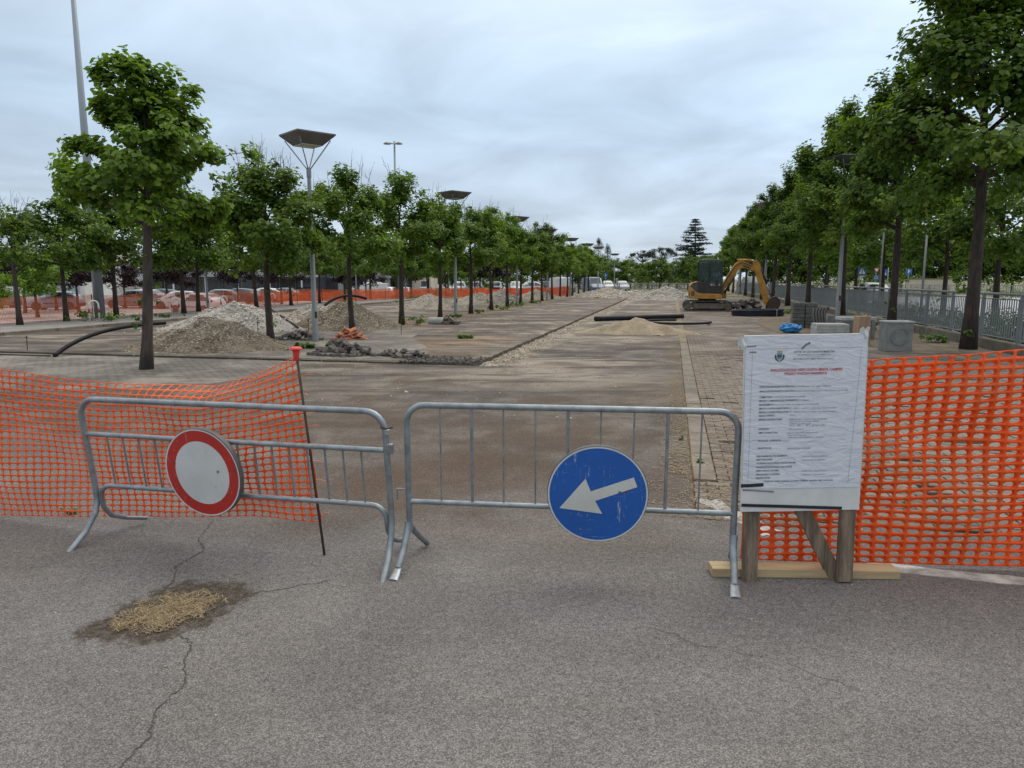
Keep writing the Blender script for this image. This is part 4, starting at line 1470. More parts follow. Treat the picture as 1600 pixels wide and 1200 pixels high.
def crown_mesh(name, centres, radii, per, size, mat, seed, flat=0.75, tone_bias=0.0, aspect=0.9, core=None):
    r = np.random.default_rng(seed)
    C = np.repeat(np.asarray(centres, float), per, axis=0)
    Rr = np.repeat(np.asarray(radii, float), per)
    n = len(C)
    d = r.normal(0, 1, (n, 3))
    d /= np.linalg.norm(d, axis=1, keepdims=True)
    q = r.random(n) ** 0.42
    off = d * (q * Rr)[:, None]
    off[:, 2] *= flat
    P = C + off
    cc = np.asarray(core if core is not None else np.mean(centres, axis=0), float)
    outw = P - cc
    outw /= np.linalg.norm(outw, axis=1, keepdims=True) + 1e-9
    Nn = outw * 0.45 + d * 0.35 + np.array([0, 0, 0.75]) + r.normal(0, 0.38, (n, 3))
    sz = size * r.uniform(0.45, 1.28, n)
    V, F = leaf_quads(P, Nn, sz, r, aspect)
    clump = np.repeat(r.normal(0, 0.13, len(centres)), per)
    tone = np.clip(0.48 + tone_bias + clump + r.normal(0, 0.17, n) + np.where(r.random(n) < 0.06, 0.3, 0), 0, 1)
    me = mesh_np(name, V, F, mat)
    set_tone(me, np.repeat(tone, 6))
    return me


def make_tree(seed, H, fork, rc, shape="oval", leaves=7000, lsize=0.13, mat="leaf", bark="bark", trunk_r=0.095, limbs=10, clump_r=0.36, twigs=0, lean=0.0, flat=0.75, gap=0.0, per=34, sprouts=0, crown_low=None, fill=0):
    """returns mesh data for trunk, crown, bare twigs and trunk sprouts"""
    r = random.Random(seed)
    tb = MB()
    top = H * 0.84
    ph = r.uniform(0, 6.28)
    spine = []
    for i in range(9):
        k = i / 8
        z = top * k
        sway = 0.05 * H * 0.2 * math.sin(k * 3.2 + ph)
        spine.append(Vector((lean * z + sway * 0.6, sway, z)))
    rr = [trunk_r * (1.28 if i == 0 else (1.0 - 0.28 * min(1, (i / 8) * top / fork) - max(0, (i / 8) * top - fork) / (top - fork + 1e-6) * 0.6)) for i in range(9)]
    rr = [max(0.012, q) for q in rr]
    tb.tube(spine, rr, 9)
    low = crown_low if crown_low is not None else fork
    centres, radii = [], []

    def prof(k):
        if shape == "cone":
            return max(0.20, (1 - k) ** 0.62 * (0.62 + 0.50 * min(1, k / 0.25)))
        if shape == "round":
            return math.sqrt(max(0.05, 1 - (2 * k - 0.92) ** 2 * 0.88))
        return math.sqrt(max(0.06, 1 - (2 * k - 0.8) ** 2 * 0.66))

    def along(k):
        f = k * 8
        i = min(7, int(f))
        return spine[i].lerp(spine[i + 1], f - i)
    ga = r.uniform(0, 6.28)
    for i in range(limbs):
        kz = (i + r.uniform(0, 0.8)) / limbs
        z_end = low + 0.10 * H + (H - low - 0.12 * H) * kz
        st_z = max(fork * 0.92, min(top * 0.95, fork + (z_end - low) * 0.52 - 0.04 * H))
        st = along(st_z / top)
        ga += 2.399 + r.uniform(-0.5, 0.5)
        reach = rc * prof((z_end - low) / (H - low)) * r.uniform(0.62, 1.18)
        end = Vector((spine[-1].x * st_z / top + reach * math.cos(ga), reach * math.sin(ga), z_end + r.uniform(-0.12, 0.12) * H * 0.5))
        m1 = st.lerp(end, 0.45) + Vector((r.uniform(-0.1, 0.1), r.uniform(-0.1, 0.1), 0.10 * reach))
        m2 = st.lerp(end, 0.78) + Vector((r.uniform(-0.08, 0.08), r.uniform(-0.08, 0.08), 0.10 * reach))
        r0 = trunk_r * r.uniform(0.32, 0.5) * (1.0 - 0.45 * kz)
        tb.tube([st, m1, m2, end], [r0, r0 * 0.72, r0 * 0.45, 0.008], 6)
        stops = [(m1, 0.9), (m1.lerp(m2, 0.5), 1.0), (m2, 1.1), (m2.lerp(end, 0.55), 1.05), (end, 0.9)]
        for c, s in stops:
            if (c - st).length < 0.25 * rc and r.random() < 0.6:
                continue
            centres.append(c + Vector((r.uniform(-0.1, 0.1), r.uniform(-0.1, 0.1), r.uniform(-0.05, 0.15))))
            radii.append(clump_r * s * r.uniform(0.75, 1.2))
        for b in range(4):
            k = r.uniform(0.35, 0.95)
            s0 = st.lerp(m1, k / 0.45) if k < 0.45 else m1.lerp(end, (k - 0.45) / 0.55)
            ang = ga + r.choice((-1, 1)) * r.uniform(0.5, 1.3)
            ll = reach * r.uniform(0.25, 0.5)
            e2 = s0 + Vector((ll * math.cos(ang), ll * math.sin(ang), r.uniform(-0.05, 0.55) * ll))
            tb.tube([s0, s0.lerp(e2, 0.5) + Vector((0, 0, 0.06 * ll)), e2], [r0 * 0.38, r0 * 0.26, 0.005], 5)
            centres.append(e2)
            radii.append(clump_r * r.uniform(0.6, 1.05))
            if r.random() > gap:
                centres.append(s0.lerp(e2, 0.55))
                radii.append(clump_r * r.uniform(0.5, 0.9))
    for k in range(5):
        centres.append(spine[-1] + Vector((r.uniform(-0.2, 0.2), r.uniform(-0.2, 0.2), (H - top) * (k / 5 + 0.1))))
        radii.append(clump_r * (0.95 - 0.08 * k))
    for k in range(fill):
        f = r.uniform(0.02, 0.97)
        an = r.uniform(0, 6.28)
        q = rc * prof(f) * (r.uniform(0.35, 0.92))
        zz_ = low + 0.06 * H + (H - low - 0.1 * H) * f
        centres.append(Vector((spine[-1].x * zz_ / H + q * math.cos(an), q * math.sin(an), zz_)))
        radii.append(clump_r * r.uniform(0.7, 1.15))
    per = max(8, leaves // len(centres))
    core = (spine[-1].x * 0.7, 0, low + (H - low) * 0.45)
    crown = crown_mesh("crown", centres, radii, per, lsize, M[mat], seed, flat, core=core)
    trunk = tb.mesh("trunk", M[bark], True)
    tw = None
    if twigs:
        mb = MB()
        for k in range(twigs):
            an = r.uniform(0, 6.28)
            q = rc * (r.uniform(0.05, 0.30) if shape == 'cone' else r.uniform(0.1, 0.85))
            s0 = Vector((q * math.cos(an) + spine[-1].x, q * math.sin(an), H - (q / rc) * 0.55 * (H - low) * (1.4 if shape == 'cone' else 0.5) - (0.45 if shape == 'cone' else 0.2)))
            ln = r.uniform(0.35, 0.95)
            e2 = s0 + Vector((r.uniform(-0.22, 0.22) + 0.25 * math.cos(an) * ln, r.uniform(-0.22, 0.22), ln))
            md_ = s0.lerp(e2, 0.55) + Vector((r.uniform(-0.06, 0.06), r.uniform(-0.06, 0.06), 0))
            mb.tube([s0, md_, e2], [0.009, 0.006, 0.003], 4)
            for _ in range(2):
                f = r.uniform(0.3, 0.8)
                a2 = s0.lerp(e2, f)
                mb.tube([a2, a2 + Vector((r.uniform(-0.16, 0.16), r.uniform(-0.16, 0.16), r.uniform(0.08, 0.26)))], [0.005, 0.002], 4)
        tw = mb.mesh("bare_twigs", M[bark])
    sp = None
    if sprouts:
        cs, rs_ = [], []
        for k in range(sprouts):
            z = r.uniform(0.25, fork * 0.9)
            an = r.uniform(0, 6.28)
            c = along(z / top) + Vector((math.cos(an), math.sin(an), 0)) * (trunk_r + 0.10)
            cs.append(c)
            rs_.append(r.uniform(0.06, 0.13))
        sp = crown_mesh("sprout", cs, rs_, 9, lsize * 0.7, M["leaf_weed"], seed + 1, 0.9, core=(0, 0, fork / 2))
    return dict(trunk=trunk, crown=crown, bare_twigs=tw, sprout=sp)


def plant_tree(data, name, loc, label, cat="tree", group=None, rz=0.0, s=1.0, sz=None):
    t = thing(name, loc, label, cat, group, rz=rz)
    t.scale = (s, s, sz or s)
    for k, me in data.items():
        if me is not None:
            o = link(k, me, t)
            if k in ("bare_twigs", "sprout"):
                o["kind"] = "stuff"
    return t


FRONT = make_tree(21, 5.75, 2.55, 1.85, "cone", 16500, 0.118, "leaf", "bark_pale", 0.108, 21, 0.27, 0, lean=0.010, gap=0.35, sprouts=8, crown_low=2.0, fill=14)
ROWT = [make_tree(31 + k, 4.85 + 0.12 * k, 2.1 + 0.06 * (k % 3), 1.36 + 0.10 * (k % 3), "round" if k % 2 else "oval", 12500, 0.108, "leaf", "bark", 0.098, 13, 0.32, (46, 22, 10, 16, 8, 14)[k], lean=(-0.012, 0.01, -0.02, 0.015, 0.0, 0.02)[k], flat=0.95, sprouts=(3, 2, 5, 2, 3, 2)[k], crown_low=1.8, fill=28) for k in range(6)]
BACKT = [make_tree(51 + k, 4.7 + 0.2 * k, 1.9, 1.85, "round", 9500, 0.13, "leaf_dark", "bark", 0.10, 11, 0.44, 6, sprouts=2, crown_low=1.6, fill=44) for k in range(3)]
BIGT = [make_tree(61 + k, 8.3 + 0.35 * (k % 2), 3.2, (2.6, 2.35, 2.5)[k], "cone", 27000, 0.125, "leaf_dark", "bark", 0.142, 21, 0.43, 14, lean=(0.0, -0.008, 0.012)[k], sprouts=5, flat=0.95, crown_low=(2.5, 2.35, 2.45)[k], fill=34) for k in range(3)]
PLUM = [make_tree(71 + k, 3.9, 1.5, 1.65, "round", 5200, 0.13, "leaf_plum", "bark", 0.09, 10, 0.44, 0, crown_low=1.35, fill=30) for k in range(2)]
GLOBE = make_tree(75, 3.6, 1.25, 1.55, "round", 6500, 0.13, "leaf", "bark", 0.10, 10, 0.44, 0, crown_low=1.1, fill=36)
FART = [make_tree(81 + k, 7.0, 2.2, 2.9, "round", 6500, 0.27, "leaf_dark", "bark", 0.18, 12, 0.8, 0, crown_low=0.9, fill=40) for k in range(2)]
BARE = make_tree(91, 4.3, 1.75, 1.1, "round", 1500, 0.12, "leaf", "bark", 0.10, 8, 0.28, 24, gap=0.8)

tr = random.Random(4)
ORD = ["first", "second", "third", "fourth", "fifth", "sixth", "seventh", "eighth", "ninth", "tenth", "eleventh", "twelfth", "thirteenth", "fourteenth", "fifteenth", "sixteenth", "seventeenth", "eighteenth", "nineteenth", "twentieth"]
p = W(11.75, -9.95)
ft = plant_tree(FRONT, "maple_tree", p, "tall open-crowned tree nearest on the left, alone before the cross trench", "tree", "trees of the left row", rz=0.4)
ft.rotation_euler = (Euler((0, rad(4.5), 0)).to_matrix() @ Euler((0, 0, 0.4)).to_matrix()).to_euler()
LROW = [16.5, 21.2, 25.5, 30.2, 34.5, 38.8, 43.5, 47.2, 50.6, 55.1, 59.9, 64.2, 68.2, 72.6, 77.7, 82, 87]
ROWCH = [0, 2, 4, 3, 1, 5, 3, 2, 0, 4, 5, 1, 2, 3, 4, 5, 1]
for i, u in enumerate(LROW):
    s = tr.uniform(0.95, 1.08)
    lab = ("leafy tree with bare twigs above its crown left of the nearest lamp post" if i == 0 else f"clipped green street tree, {ORD[i + 1]} from the front in the left row")
    plant_tree(ROWT[ROWCH[i]], "street_tree", W(u, -10.0 + tr.uniform(-0.12, 0.12)), lab, "tree", "trees of the left row", rz=tr.uniform(0, 6.28), s=s, sz=s * tr.uniform(0.97, 1.06))
# second row beyond the footway
L2 = [(21.2, "bare"), (23.5, 0), (26.3, 1), (30.0, 2), (31.9, 0), (36.3, 1), (40.3, 2), (44.5, 0), (48.0, 1), (53.1, 2), (57.5, 0), (61.9, 1), (66.7, 2), (72, 0), (78, 1), (84, 2)]
for i, (u, k) in enumerate(L2):
    d = BARE if k == "bare" else BACKT[k]
    lab = "thin half-bare crooked tree at the far left edge by the net" if k == "bare" else f"dark leafy tree, {ORD[i]} from the left along the far orange net"
    plant_tree(d, "street_tree", W(u, -23.2 + tr.uniform(-0.3, 0.3), 0.08 if u < 60 else -0.1), lab, "tree", "trees along the far left net", rz=tr.uniform(0, 6.28), s=tr.uniform(0.95, 1.08))
# right hand row along the fence
RROW = [(19.8, 0, 1.16), (26.0, 1, 0.98), (33.4, 2, 1.06), (41.6, 0, 1.0), (48.8, 1, 0.99), (55.9, 2, 1.0), (62.6, 0, 0.98), (69.5, 1, 1.0), (76.5, 2, 0.98), (84, 0, 0.96), (92, 1, 0.95), (100, 2, 0.95)]
for i, (u, k, s) in enumerate(RROW):
    lab = "largest tree at the right edge, crown cut by the frame" if i == 0 else f"tall dark leafy tree, {ORD[i]} from the front in the right row by the fence"
    a = tr.uniform(0, 6.28) if i else 2.0
    o = plant_tree(BIGT[k], "street_tree", W(u, 7.2 if i else 7.25), lab, "tree", "trees of the right row", s=s)
    o.rotation_euler = (Euler((0, rad(-2.4 if i < 3 else 0.0), 0)).to_matrix() @ Euler((0, 0, a)).to_matrix()).to_euler()
# a leaning trunk beside the digger
# trees behind the fence and street on the right
RB = [(24, 12.5), (31, 12.2), (38, 12.6), (46, 12.0), (54, 12.4), (63, 12.2)]
for i, (u, v) in enumerate(RB):
    near = v < 20
    lab = (f"green tree on the verge beyond the right fence, {ORD[i]} from the front" if near and u < 70 else f"broad green tree across the right street, {ORD[i - 6]} from the right edge")
    d = BACKT[i % 3] if near else FART[i % 2]
    plant_tree(d, "street_tree", W(u, v, -0.12), lab, "tree", "trees beyond the right fence", rz=tr.uniform(0, 6.28), s=(1.3 if near else 1.0) * tr.uniform(0.95, 1.08))
# plum trees and a round tree in the car park on the left


def at(px, py_unused, Y):
    """ground point seen at picture column px (photograph is 1600 wide) at forward distance Y"""
    k = (px - 800) / 1109.0
    return k * (Y * math.cos(PITCH) + (CAM_H + 0.3) * math.sin(PITCH))


def gz(x, y):
    v = x * RC - y * RS
    return LOT_Z if v < -26.2 else -0.13


PL = [(40, 52), (88, 56), (122, 54), (195, 60), (262, 62), (290, 66), (372, 66), (440, 70), (545, 74), (572, 70), (668, 78), (700, 82), (742, 86), (770, 90), (640, 92)]
for i, (px, Y) in enumerate(PL):
    x = at(px, 0, Y)
    plant_tree(PLUM[i % 2], "plum_tree", (x, Y, gz(x, Y)), f"dark purple-leaved plum tree in the car park, {ORD[i]} from the left", "tree", "purple plum trees", rz=tr.uniform(0, 6.28), s=tr.uniform(1.0, 1.25))
x = at(58, 0, 46)
plant_tree(GLOBE, "round_tree", (x, 46, gz(x, 46)), "bright green globe-shaped tree in the car park near the left edge", "tree", rz=0.5, s=1.12)
x = at(5, 0, 34)
plant_tree(GLOBE, "round_tree", (x - 1.0, 34, gz(x, 34)), "green leafy tree cut by the left edge of the picture", "tree", rz=2.5, s=0.85)
# far green trees behind the car park and at the end of the works
FR = [(250, 100), (470, 105), (500, 118), (620, 100), (660, 112), (700, 118), (740, 108), (780, 120), (815, 112), (850, 118), (880, 125), (905, 128), (925, 120), (965, 130), (985, 140), (1012, 135), (1030, 128), (1058, 140), (1075, 118), (1100, 112), (1120, 108), (1000, 150), (945, 140), (1045, 150)]
for i, (px, Y) in enumerate(FR):
    x = at(px, 0, Y)
    plant_tree(FART[i % 2], "background_tree", (x, Y, gz(x, Y)), f"distant bushy green tree on the skyline, number {i + 1} of the far belt", "tree", "far belt of trees", rz=tr.uniform(0, 6.28), s=(0.78 if Y > 105 else 0.7) * tr.uniform(0.85, 1.1))
for o in [o for o in col.objects if o.name.startswith("background_tree") and o.type == "EMPTY"]:
    o["label"] = "distant bushy green tree in the far belt behind cars and heaps"
# wooded edge behind the street on the right and behind the buildings on the left
for i in range(17):
    px, Y = 1175 + i * 29, 116 - i * 1.6 + tr.uniform(-3, 3)
    plant_tree(FART[i % 2], "background_tree", (at(px, 0, Y), Y, -0.13), "bushy green tree in the wooded edge behind the right street", "tree", "wooded edge on the right", rz=tr.uniform(0, 6.28), s=tr.uniform(0.95, 1.2))
for i in range(13):
    px = -20 + i * 45
    x = at(px, 0, 112)
    plant_tree(FART[i % 2], "background_tree", (x, 112 + tr.uniform(-3, 3), gz(x, 112)), "bushy green tree behind the buildings on the left", "tree", "trees behind the left buildings", rz=tr.uniform(0, 6.28), s=tr.uniform(0.75, 0.95))


# conifers
def cedar(loc, H, label):
    r = random.Random(7)
    t = thing("cedar_tree", loc, label, "tree")
    tb = MB()
    tb.tube([(0, 0, 0), (0.1, 0, H * 0.5), (0, 0, H)], [H * 0.022, H * 0.014, 0.02], 8)
    cs, rs_ = [], []
    z = H * 0.16
    while z < H * 0.985:
        k = z / H
        for b in range(7):
            an = r.uniform(0, 6.28)
            ln = H * (0.40 * (1 - k) ** 0.75 + 0.03) * r.uniform(0.7, 1.15)
            e = Vector((ln * math.cos(an), ln * math.sin(an), z + ln * r.uniform(-0.03, 0.16)))
            tb.tube([(0, 0, z), e], [0.05, 0.012], 4)
            nq = max(2, int(ln / 0.55))
            for q in range(nq):
                f = 0.25 + 0.75 * (q + 0.5) / nq
                cs.append(Vector((0, 0, z)).lerp(e, f))
                rs_.append(0.50 + 0.14 * (1 - k) * 3)
        z += H * 0.036 * r.uniform(0.85, 1.15)
    link("trunk", tb.mesh("trunk", M["bark"], True), t)
    link("crown", crown_mesh("crown", cs, rs_, 14, 0.34, M["leaf_conifer"], 3, 0.30, aspect=0.5), t)


cedar((at(1083, 0, 135), 135, -0.13), 12.9, "tall dark layered cedar standing behind the digger on the skyline")


def pine(loc, H, w, label, seed):
    r = random.Random(seed)
    t = thing("pine_tree", loc, label, "tree", "umbrella pines on the skyline")
    tb = MB()
    tb.tube([(0, 0, 0), (0.2, 0, H * 0.6), (0.1, 0, H * 0.9)], [0.28, 0.2, 0.08], 8)
    cs, rs_ = [], []
    for k in range(34):
        an, q = r.uniform(0, 6.28), w * math.sqrt(r.random())
        c = Vector((q * math.cos(an), q * math.sin(an), H * 0.80 + (1 - (q / w) ** 2) * H * 0.17 + r.uniform(-0.2, 0.2)))
        tb.tube([(0.15, 0, H * 0.66), c], [0.06, 0.02], 4)
        cs.append(c)
        rs_.append(r.uniform(0.6, 1.0))
    link("trunk", tb.mesh("trunk", M["bark"], True), t)
    link("crown", crown_mesh("crown", cs, rs_, 46, 0.36, M["leaf_conifer"], seed, 0.55, aspect=0.5), t)


pine((at(1002, 0, 185), 185, -0.13), 8.9, 3.6, "dark umbrella pine left of the cedar, lower of the pair", 1)
pine((at(1032, 0, 180), 180, -0.13), 9.5, 3.8, "dark umbrella pine nearest the cedar", 2)


def cypress(loc, H, w, label, seed):
    r = random.Random(seed)
    t = thing("cypress_tree", loc, label, "tree")
    tb = MB()
    tb.tube([(0, 0, 0), (0, 0, H * 0.95)], [0.2, 0.03], 7)
    cs, rs_ = [], []
    for k in range(60):
        f = r.random()
        q = w * math.sin(math.pi * min(1, f * 0.92 + 0.12)) ** 0.7 * r.random() ** 0.5
        an = r.uniform(0, 6.28)
        cs.append(Vector((q * math.cos(an), q * math.sin(an), 0.6 + f * (H - 0.9))))
        rs_.append(0.55)
    link("trunk", tb.mesh("trunk", M["bark"], True), t)
    link("crown", crown_mesh("crown", cs, rs_, 32, 0.30, M["leaf_conifer"], seed, 1.2, aspect=0.5), t)


cypress((at(948, 0, 170), 170, -0.13), 10.0, 1.5, "slim dark cypress right of the end of the left lamp row", 3)
cypress((at(934, 0, 165), 165, -0.13), 10.9, 2.6, "broad dark ragged conifer beside the slim cypress", 4)


# ---- weeds and shrubs
def weed(loc, r0, h, label, seed, name="weed_clump", mat="leaf_weed", group="weeds at the tree feet", cat="weeds", ls=0.10, n=9, per=16):
    r = random.Random(seed)
    cs = [Vector((r.uniform(-r0, r0), r.uniform(-r0, r0) * 0.8, h * r.uniform(0.3, 0.85))) for _ in range(n)]
    t = thing(name, loc, label, cat, group)
    o = link("leaves", crown_mesh("leaves", cs, [h * 0.45] * n, per, ls, M[mat], seed, 0.8, 0.08, core=(0, 0, 0)), t)
    o["kind"] = "stuff"
    mb = MB()
    for c in cs:
        mb.tube([(c.x * 0.4, c.y * 0.4, 0), c * 0.9], [0.006, 0.003], 4)
    mb.build("stems", M["leaf_weed"] if mat == "leaf_weed" else M["bark"], t)["kind"] = "stuff"


WEEDS = [(25.6, -9.7, 0.5, 0.32, "leafy weeds round the foot of the fourth left tree"), (30.6, -9.5, 0.3, 0.14, "low weeds at the foot of the second lamp post"), (34.8, -9.7, 0.45, 0.22, "weeds round the foot of the sixth left tree"),
         (39.2, -9.6, 0.6, 0.26, "weeds spreading from the seventh left tree"), (43.6, -9.6, 0.5, 0.3, "weeds by the third lamp post"), (17.0, -10.9, 0.5, 0.16, "low weeds left of the second left tree"),
         (16.2, -9.0, 0.2, 0.13, "small weed tuft left of the first lamp post"), (16.6, -8.4, 0.16, 0.12, "small weed tuft right of the first lamp post"), (24.0, -22.3, 1.1, 0.32, "broad bright weed mat at the left kerb"),
         (26.6, -21.2, 0.6, 0.14, "thin weeds along the left kerb by the white hoop"), (50, -9.7, 0.5, 0.2, "weeds round the ninth left tree"), (56, -22, 1.4, 0.25, "grass tuft at the far left footway end"), (37.5, 5.6, 0.7, 0.2, "grass and weeds beside the pipe coil"),
         (20.0, -5.9, 0.2, 0.09, "small weeds at the edge of the orange soil"), (26.2, 6.4, 0.35, 0.22, "weeds at the foot of the second right tree"), (21.5, 7.0, 0.3, 0.2, "yellowish sprouts at the foot of the largest right tree")]
for i, (u, v, r0, h, lab) in enumerate(WEEDS):
    weed(W(u, v, 0.09 if v < -20.5 else 0.01), r0, h, lab, 100 + i, n=10 if r0 < 1 else 22)
for i, (x, y, s) in enumerate(((-3.32, 5.15, 0.05), (1.80, 6.6, 0.03), (1.86, 7.6, 0.03), (3.05, 5.3, 0.06))):
    weed((x, y, 0.0), s, 0.05, ("tiny green weed behind the left net", "tiny weed growing beside the kerb strip, nearer the camera", "tiny weed growing beside the kerb strip, farther off", "tiny weed behind the right net")[i], 140 + i, ls=0.02, n=5, per=9)
SHR = [(16, 9.8, 0.8, 0.7), (18.6, 9.6, 0.8, 0.85), (21.4, 9.9, 0.9, 0.85), (23.9, 9.7, 0.85, 0.95), (26.6, 9.8, 0.9, 0.8), (29.8, 9.7, 0.9, 0.8), (34, 9.8, 1.0, 0.8), (40, 10, 1.0, 0.8), (69, 28, 1.4, 1.0), (70, 22.5, 1.3, 1.1), (71.5, 17.5, 1.3, 1.0)]
for i, (u, v, r0, h) in enumerate(SHR):
    lab = f"grey-green shrub behind the bars of the right fence, {ORD[i]} from the front" if u < 60 else f"low green shrub across the street on the right, {ORD[i - 8]} from the right edge"
    weed(W(u, v, -0.13), r0, h, lab, 160 + i, "shrub", "leaf_shrub", "shrubs beyond the right fence", "shrub", 0.085, 26, 46)


def hedge(p0, p1, w, h, label, seed, mat="leaf_dark", ls=0.2, dens=26):
    """clipped to nothing: a long dense bank of bushes"""
    r = random.Random(seed)
    p0, p1 = Vector(p0), Vector(p1)
    d = p1 - p0
    L = d.length
    t = thing("hedge", p0, label, "hedge", "hedges at the edge of the site")
    cs, rs_ = [], []
    st = MB()
    n = int(L / 0.55)
    for i in range(n):
        for k in range(3):
            q = d * ((i + r.random()) / n)
            hh = h * (0.75 + 0.35 * math.sin(i * 0.37 + seed) * r.random() + 0.25 * r.random())
            c = Vector((q.x + r.uniform(-w, w) * 0.5, q.y + r.uniform(-w, w) * 0.5, hh * (k + 0.6) / 3.2))
            cs.append(c)
            rs_.append(r.uniform(0.45, 0.75))
        st.tube([(cs[-1].x, cs[-1].y, 0), cs[-1]], [0.03, 0.01], 4)
    o = link("leaves", crown_mesh("leaves", cs, rs_, dens, ls, M[mat], seed, 0.9, core=(d.x / 2, d.y / 2, -30)), t)
    o["kind"] = "stuff"
    st.build("stems", M["bark"], t)["kind"] = "stuff"


hedge((at(1335, 0, 96), 96, -0.13), (at(1680, 0, 76), 76, -0.13), 1.6, 2.6, "dark bushy hedge behind the street on the right", 5)
hedge((at(1165, 0, 122), 122, -0.13), (at(1350, 0, 97), 97, -0.13), 2.0, 3.2, "dark bushy hedge at the far right end of the street", 6, ls=0.26)
hedge((-4, 126, -0.13), (34, 130, -0.13), 2.0, 3.4, "dark bushy hedge across the far end behind the vans", 7, ls=0.3)
hedge((-40, 122, LOT_Z), (-4, 124, LOT_Z), 2.0, 3.2, "dark bushy hedge behind the far car park", 8, ls=0.3)

# ------------------------------------------------------------------ LAMP POSTS AND MASTS


def lamp_proto():
    t = thing("lamp_post", (0, 0, 0), "lamp", "lamp post", "square hooded lamp posts")
    H = 5.0
    mb = MB()
    mb.tube([(0, 0, 0), (0, 0, 0.9), (0, 0, 0.92), (0, 0, H - 0.42)], [0.085, 0.082, 0.072, 0.052], 14)
    mb.build("pole", M["lamp_pole"], t, auto=50)
    MB().tube([(0, 0, H - 0.55), (0, 0, H - 0.30)], 0.066, 14).build("collar", M["lamp_pole"], t, auto=50)
    MB().box((0, -0.074, 0.75), (0.07, 0.02, 0.18)).build("access_cover", M["machine_black"], t)
    a, b = 0.55, 0.29
    z0, z1 = H + 0.27, H + 0.53
    for sx, sy in ((1, 1), (1, -1), (-1, 1), (-1, -1)):
        MB().tube([(0.03 * sx, 0.03 * sy, H - 0.34), (a * 0.80 * sx, a * 0.80 * sy, z0 + 0.13)], 0.016, 6).build("strut", M["lamp_pole"], t)
    mb = MB()
    q = lambda w, z: [(-w, -w, z), (w, -w, z), (w, w, z), (-w, w, z)]
    mb.add(q(b, z0) + q(a, z1) + q(a, z1 + 0.035) + q(0.12, z1 + 0.075), [(0, 1, 5, 4), (1, 2, 6, 5), (2, 3, 7, 6), (3, 0, 4, 7), (4, 5, 9, 8), (5, 6, 10, 9), (6, 7, 11, 10), (7, 4, 8, 11), (8, 9, 13, 12), (9, 10, 14, 13), (10, 11, 15, 14), (11, 8, 12, 15), (12, 13, 14, 15)])
    mb.build("hood", M["lamp_hood"], t)
    MB().box((0, 0, z0 - 0.004), (2 * b - 0.01, 2 * b - 0.01, 0.012)).build("diffuser", M["lamp_lens"], t)
    return t


lp = lamp_proto()
LAMPS = [(18.1, -9.7, 1.0), (31.3, -9.7, 1.0), (44.5, -9.7, 1.0), (55.7, -9.7, 1.0), (68.6, -9.7, 1.0), (82.0, -9.7, 1.02), (94.4, -9.7, 1.05), (121, -9.7, 1.05)]
WHERE = ["nearest lamp post on the left, whole square hood clear of the trees", "second lamp post of the left row, hood just above the trees", "third lamp post of the left row, hood in the leaves", "fourth lamp post of the left row, hood hidden by leaves",
         "fifth lamp post of the left row, hood clear above the trees", "sixth lamp post of the left row, hood clear above the trees", "seventh lamp post of the left row, before the dark conifers", "last small lamp post of the left row near the skyline"]
kids_lp = list(lp.children)
for i, (u, v, s) in enumerate(LAMPS):
    o = lp if i == 0 else copy_tree(lp, None, kids_lp)
    o.location = W(u, v)
    o.rotation_euler = (0, 0, rad(55) - ROW)
    o.scale = (s,) * 3
    o["label"] = WHERE[i]
RL = [(33.1, 6.95, 1.22), (57.5, 6.8, 1.32), (80, 6.8, 1.3)]
for i, (u, v, s) in enumerate(RL):
    o = copy_tree(lp, None, kids_lp)
    o.location = W(u, v)
    o.rotation_euler = (0, 0, rad(20) - ROW)
    o.scale = (s,) * 3
    o["label"] = ("lamp post among the right trees, hood corners poking out of the leaves", "lamp post behind the digger arm in the right row", "farthest lamp post of the right row")[i]
for i, (u, v, s) in enumerate(((52, -24.2, 0.9), (62, -24.0, 0.9), (75, -24, 0.9), (33.3, -24.0, 0.85))):
    o = copy_tree(lp, None, kids_lp)
    o.location = W(u, v, -0.1)
    o.scale = (s,) * 3
    o["label"] = ("thin lamp post behind the far left net, second from the left", "thin lamp post behind the far left net, third from the left", "thin lamp post behind the far left net, fourth from the left", "thin lamp post behind the far left net next to the white hatchback")[i]


def mast(loc, H, r0, r1, label, heads):
    t = thing("light_mast", loc, label, "mast", "tall floodlight masts")
    MB().tube([(0, 0, 0), (0, 0, H * 0.5), (0, 0, H)], [r0, (r0 + r1) / 2, r1], 14).build("pole", M["mast"], t, smooth=True)
    MB().box((0, 0, 0.02), (r0 * 3, r0 * 3, 0.05)).build("base_plate", M["mast"], t)
    for s in heads:
        MB().tube([(0, 0, H - 0.25), (s * 0.5, 0, H - 0.15)], 0.05, 6).build("arm", M["mast"], t)
        MB().lathe([(0.0, 0.10), (0.18, 0.08), (0.36, -0.06), (0.33, -0.08), (0, -0.08)][::-1], 14, c=(s * 0.72, 0, H - 0.18)).build("floodlight", M["lamp_hood"], t, auto=40)


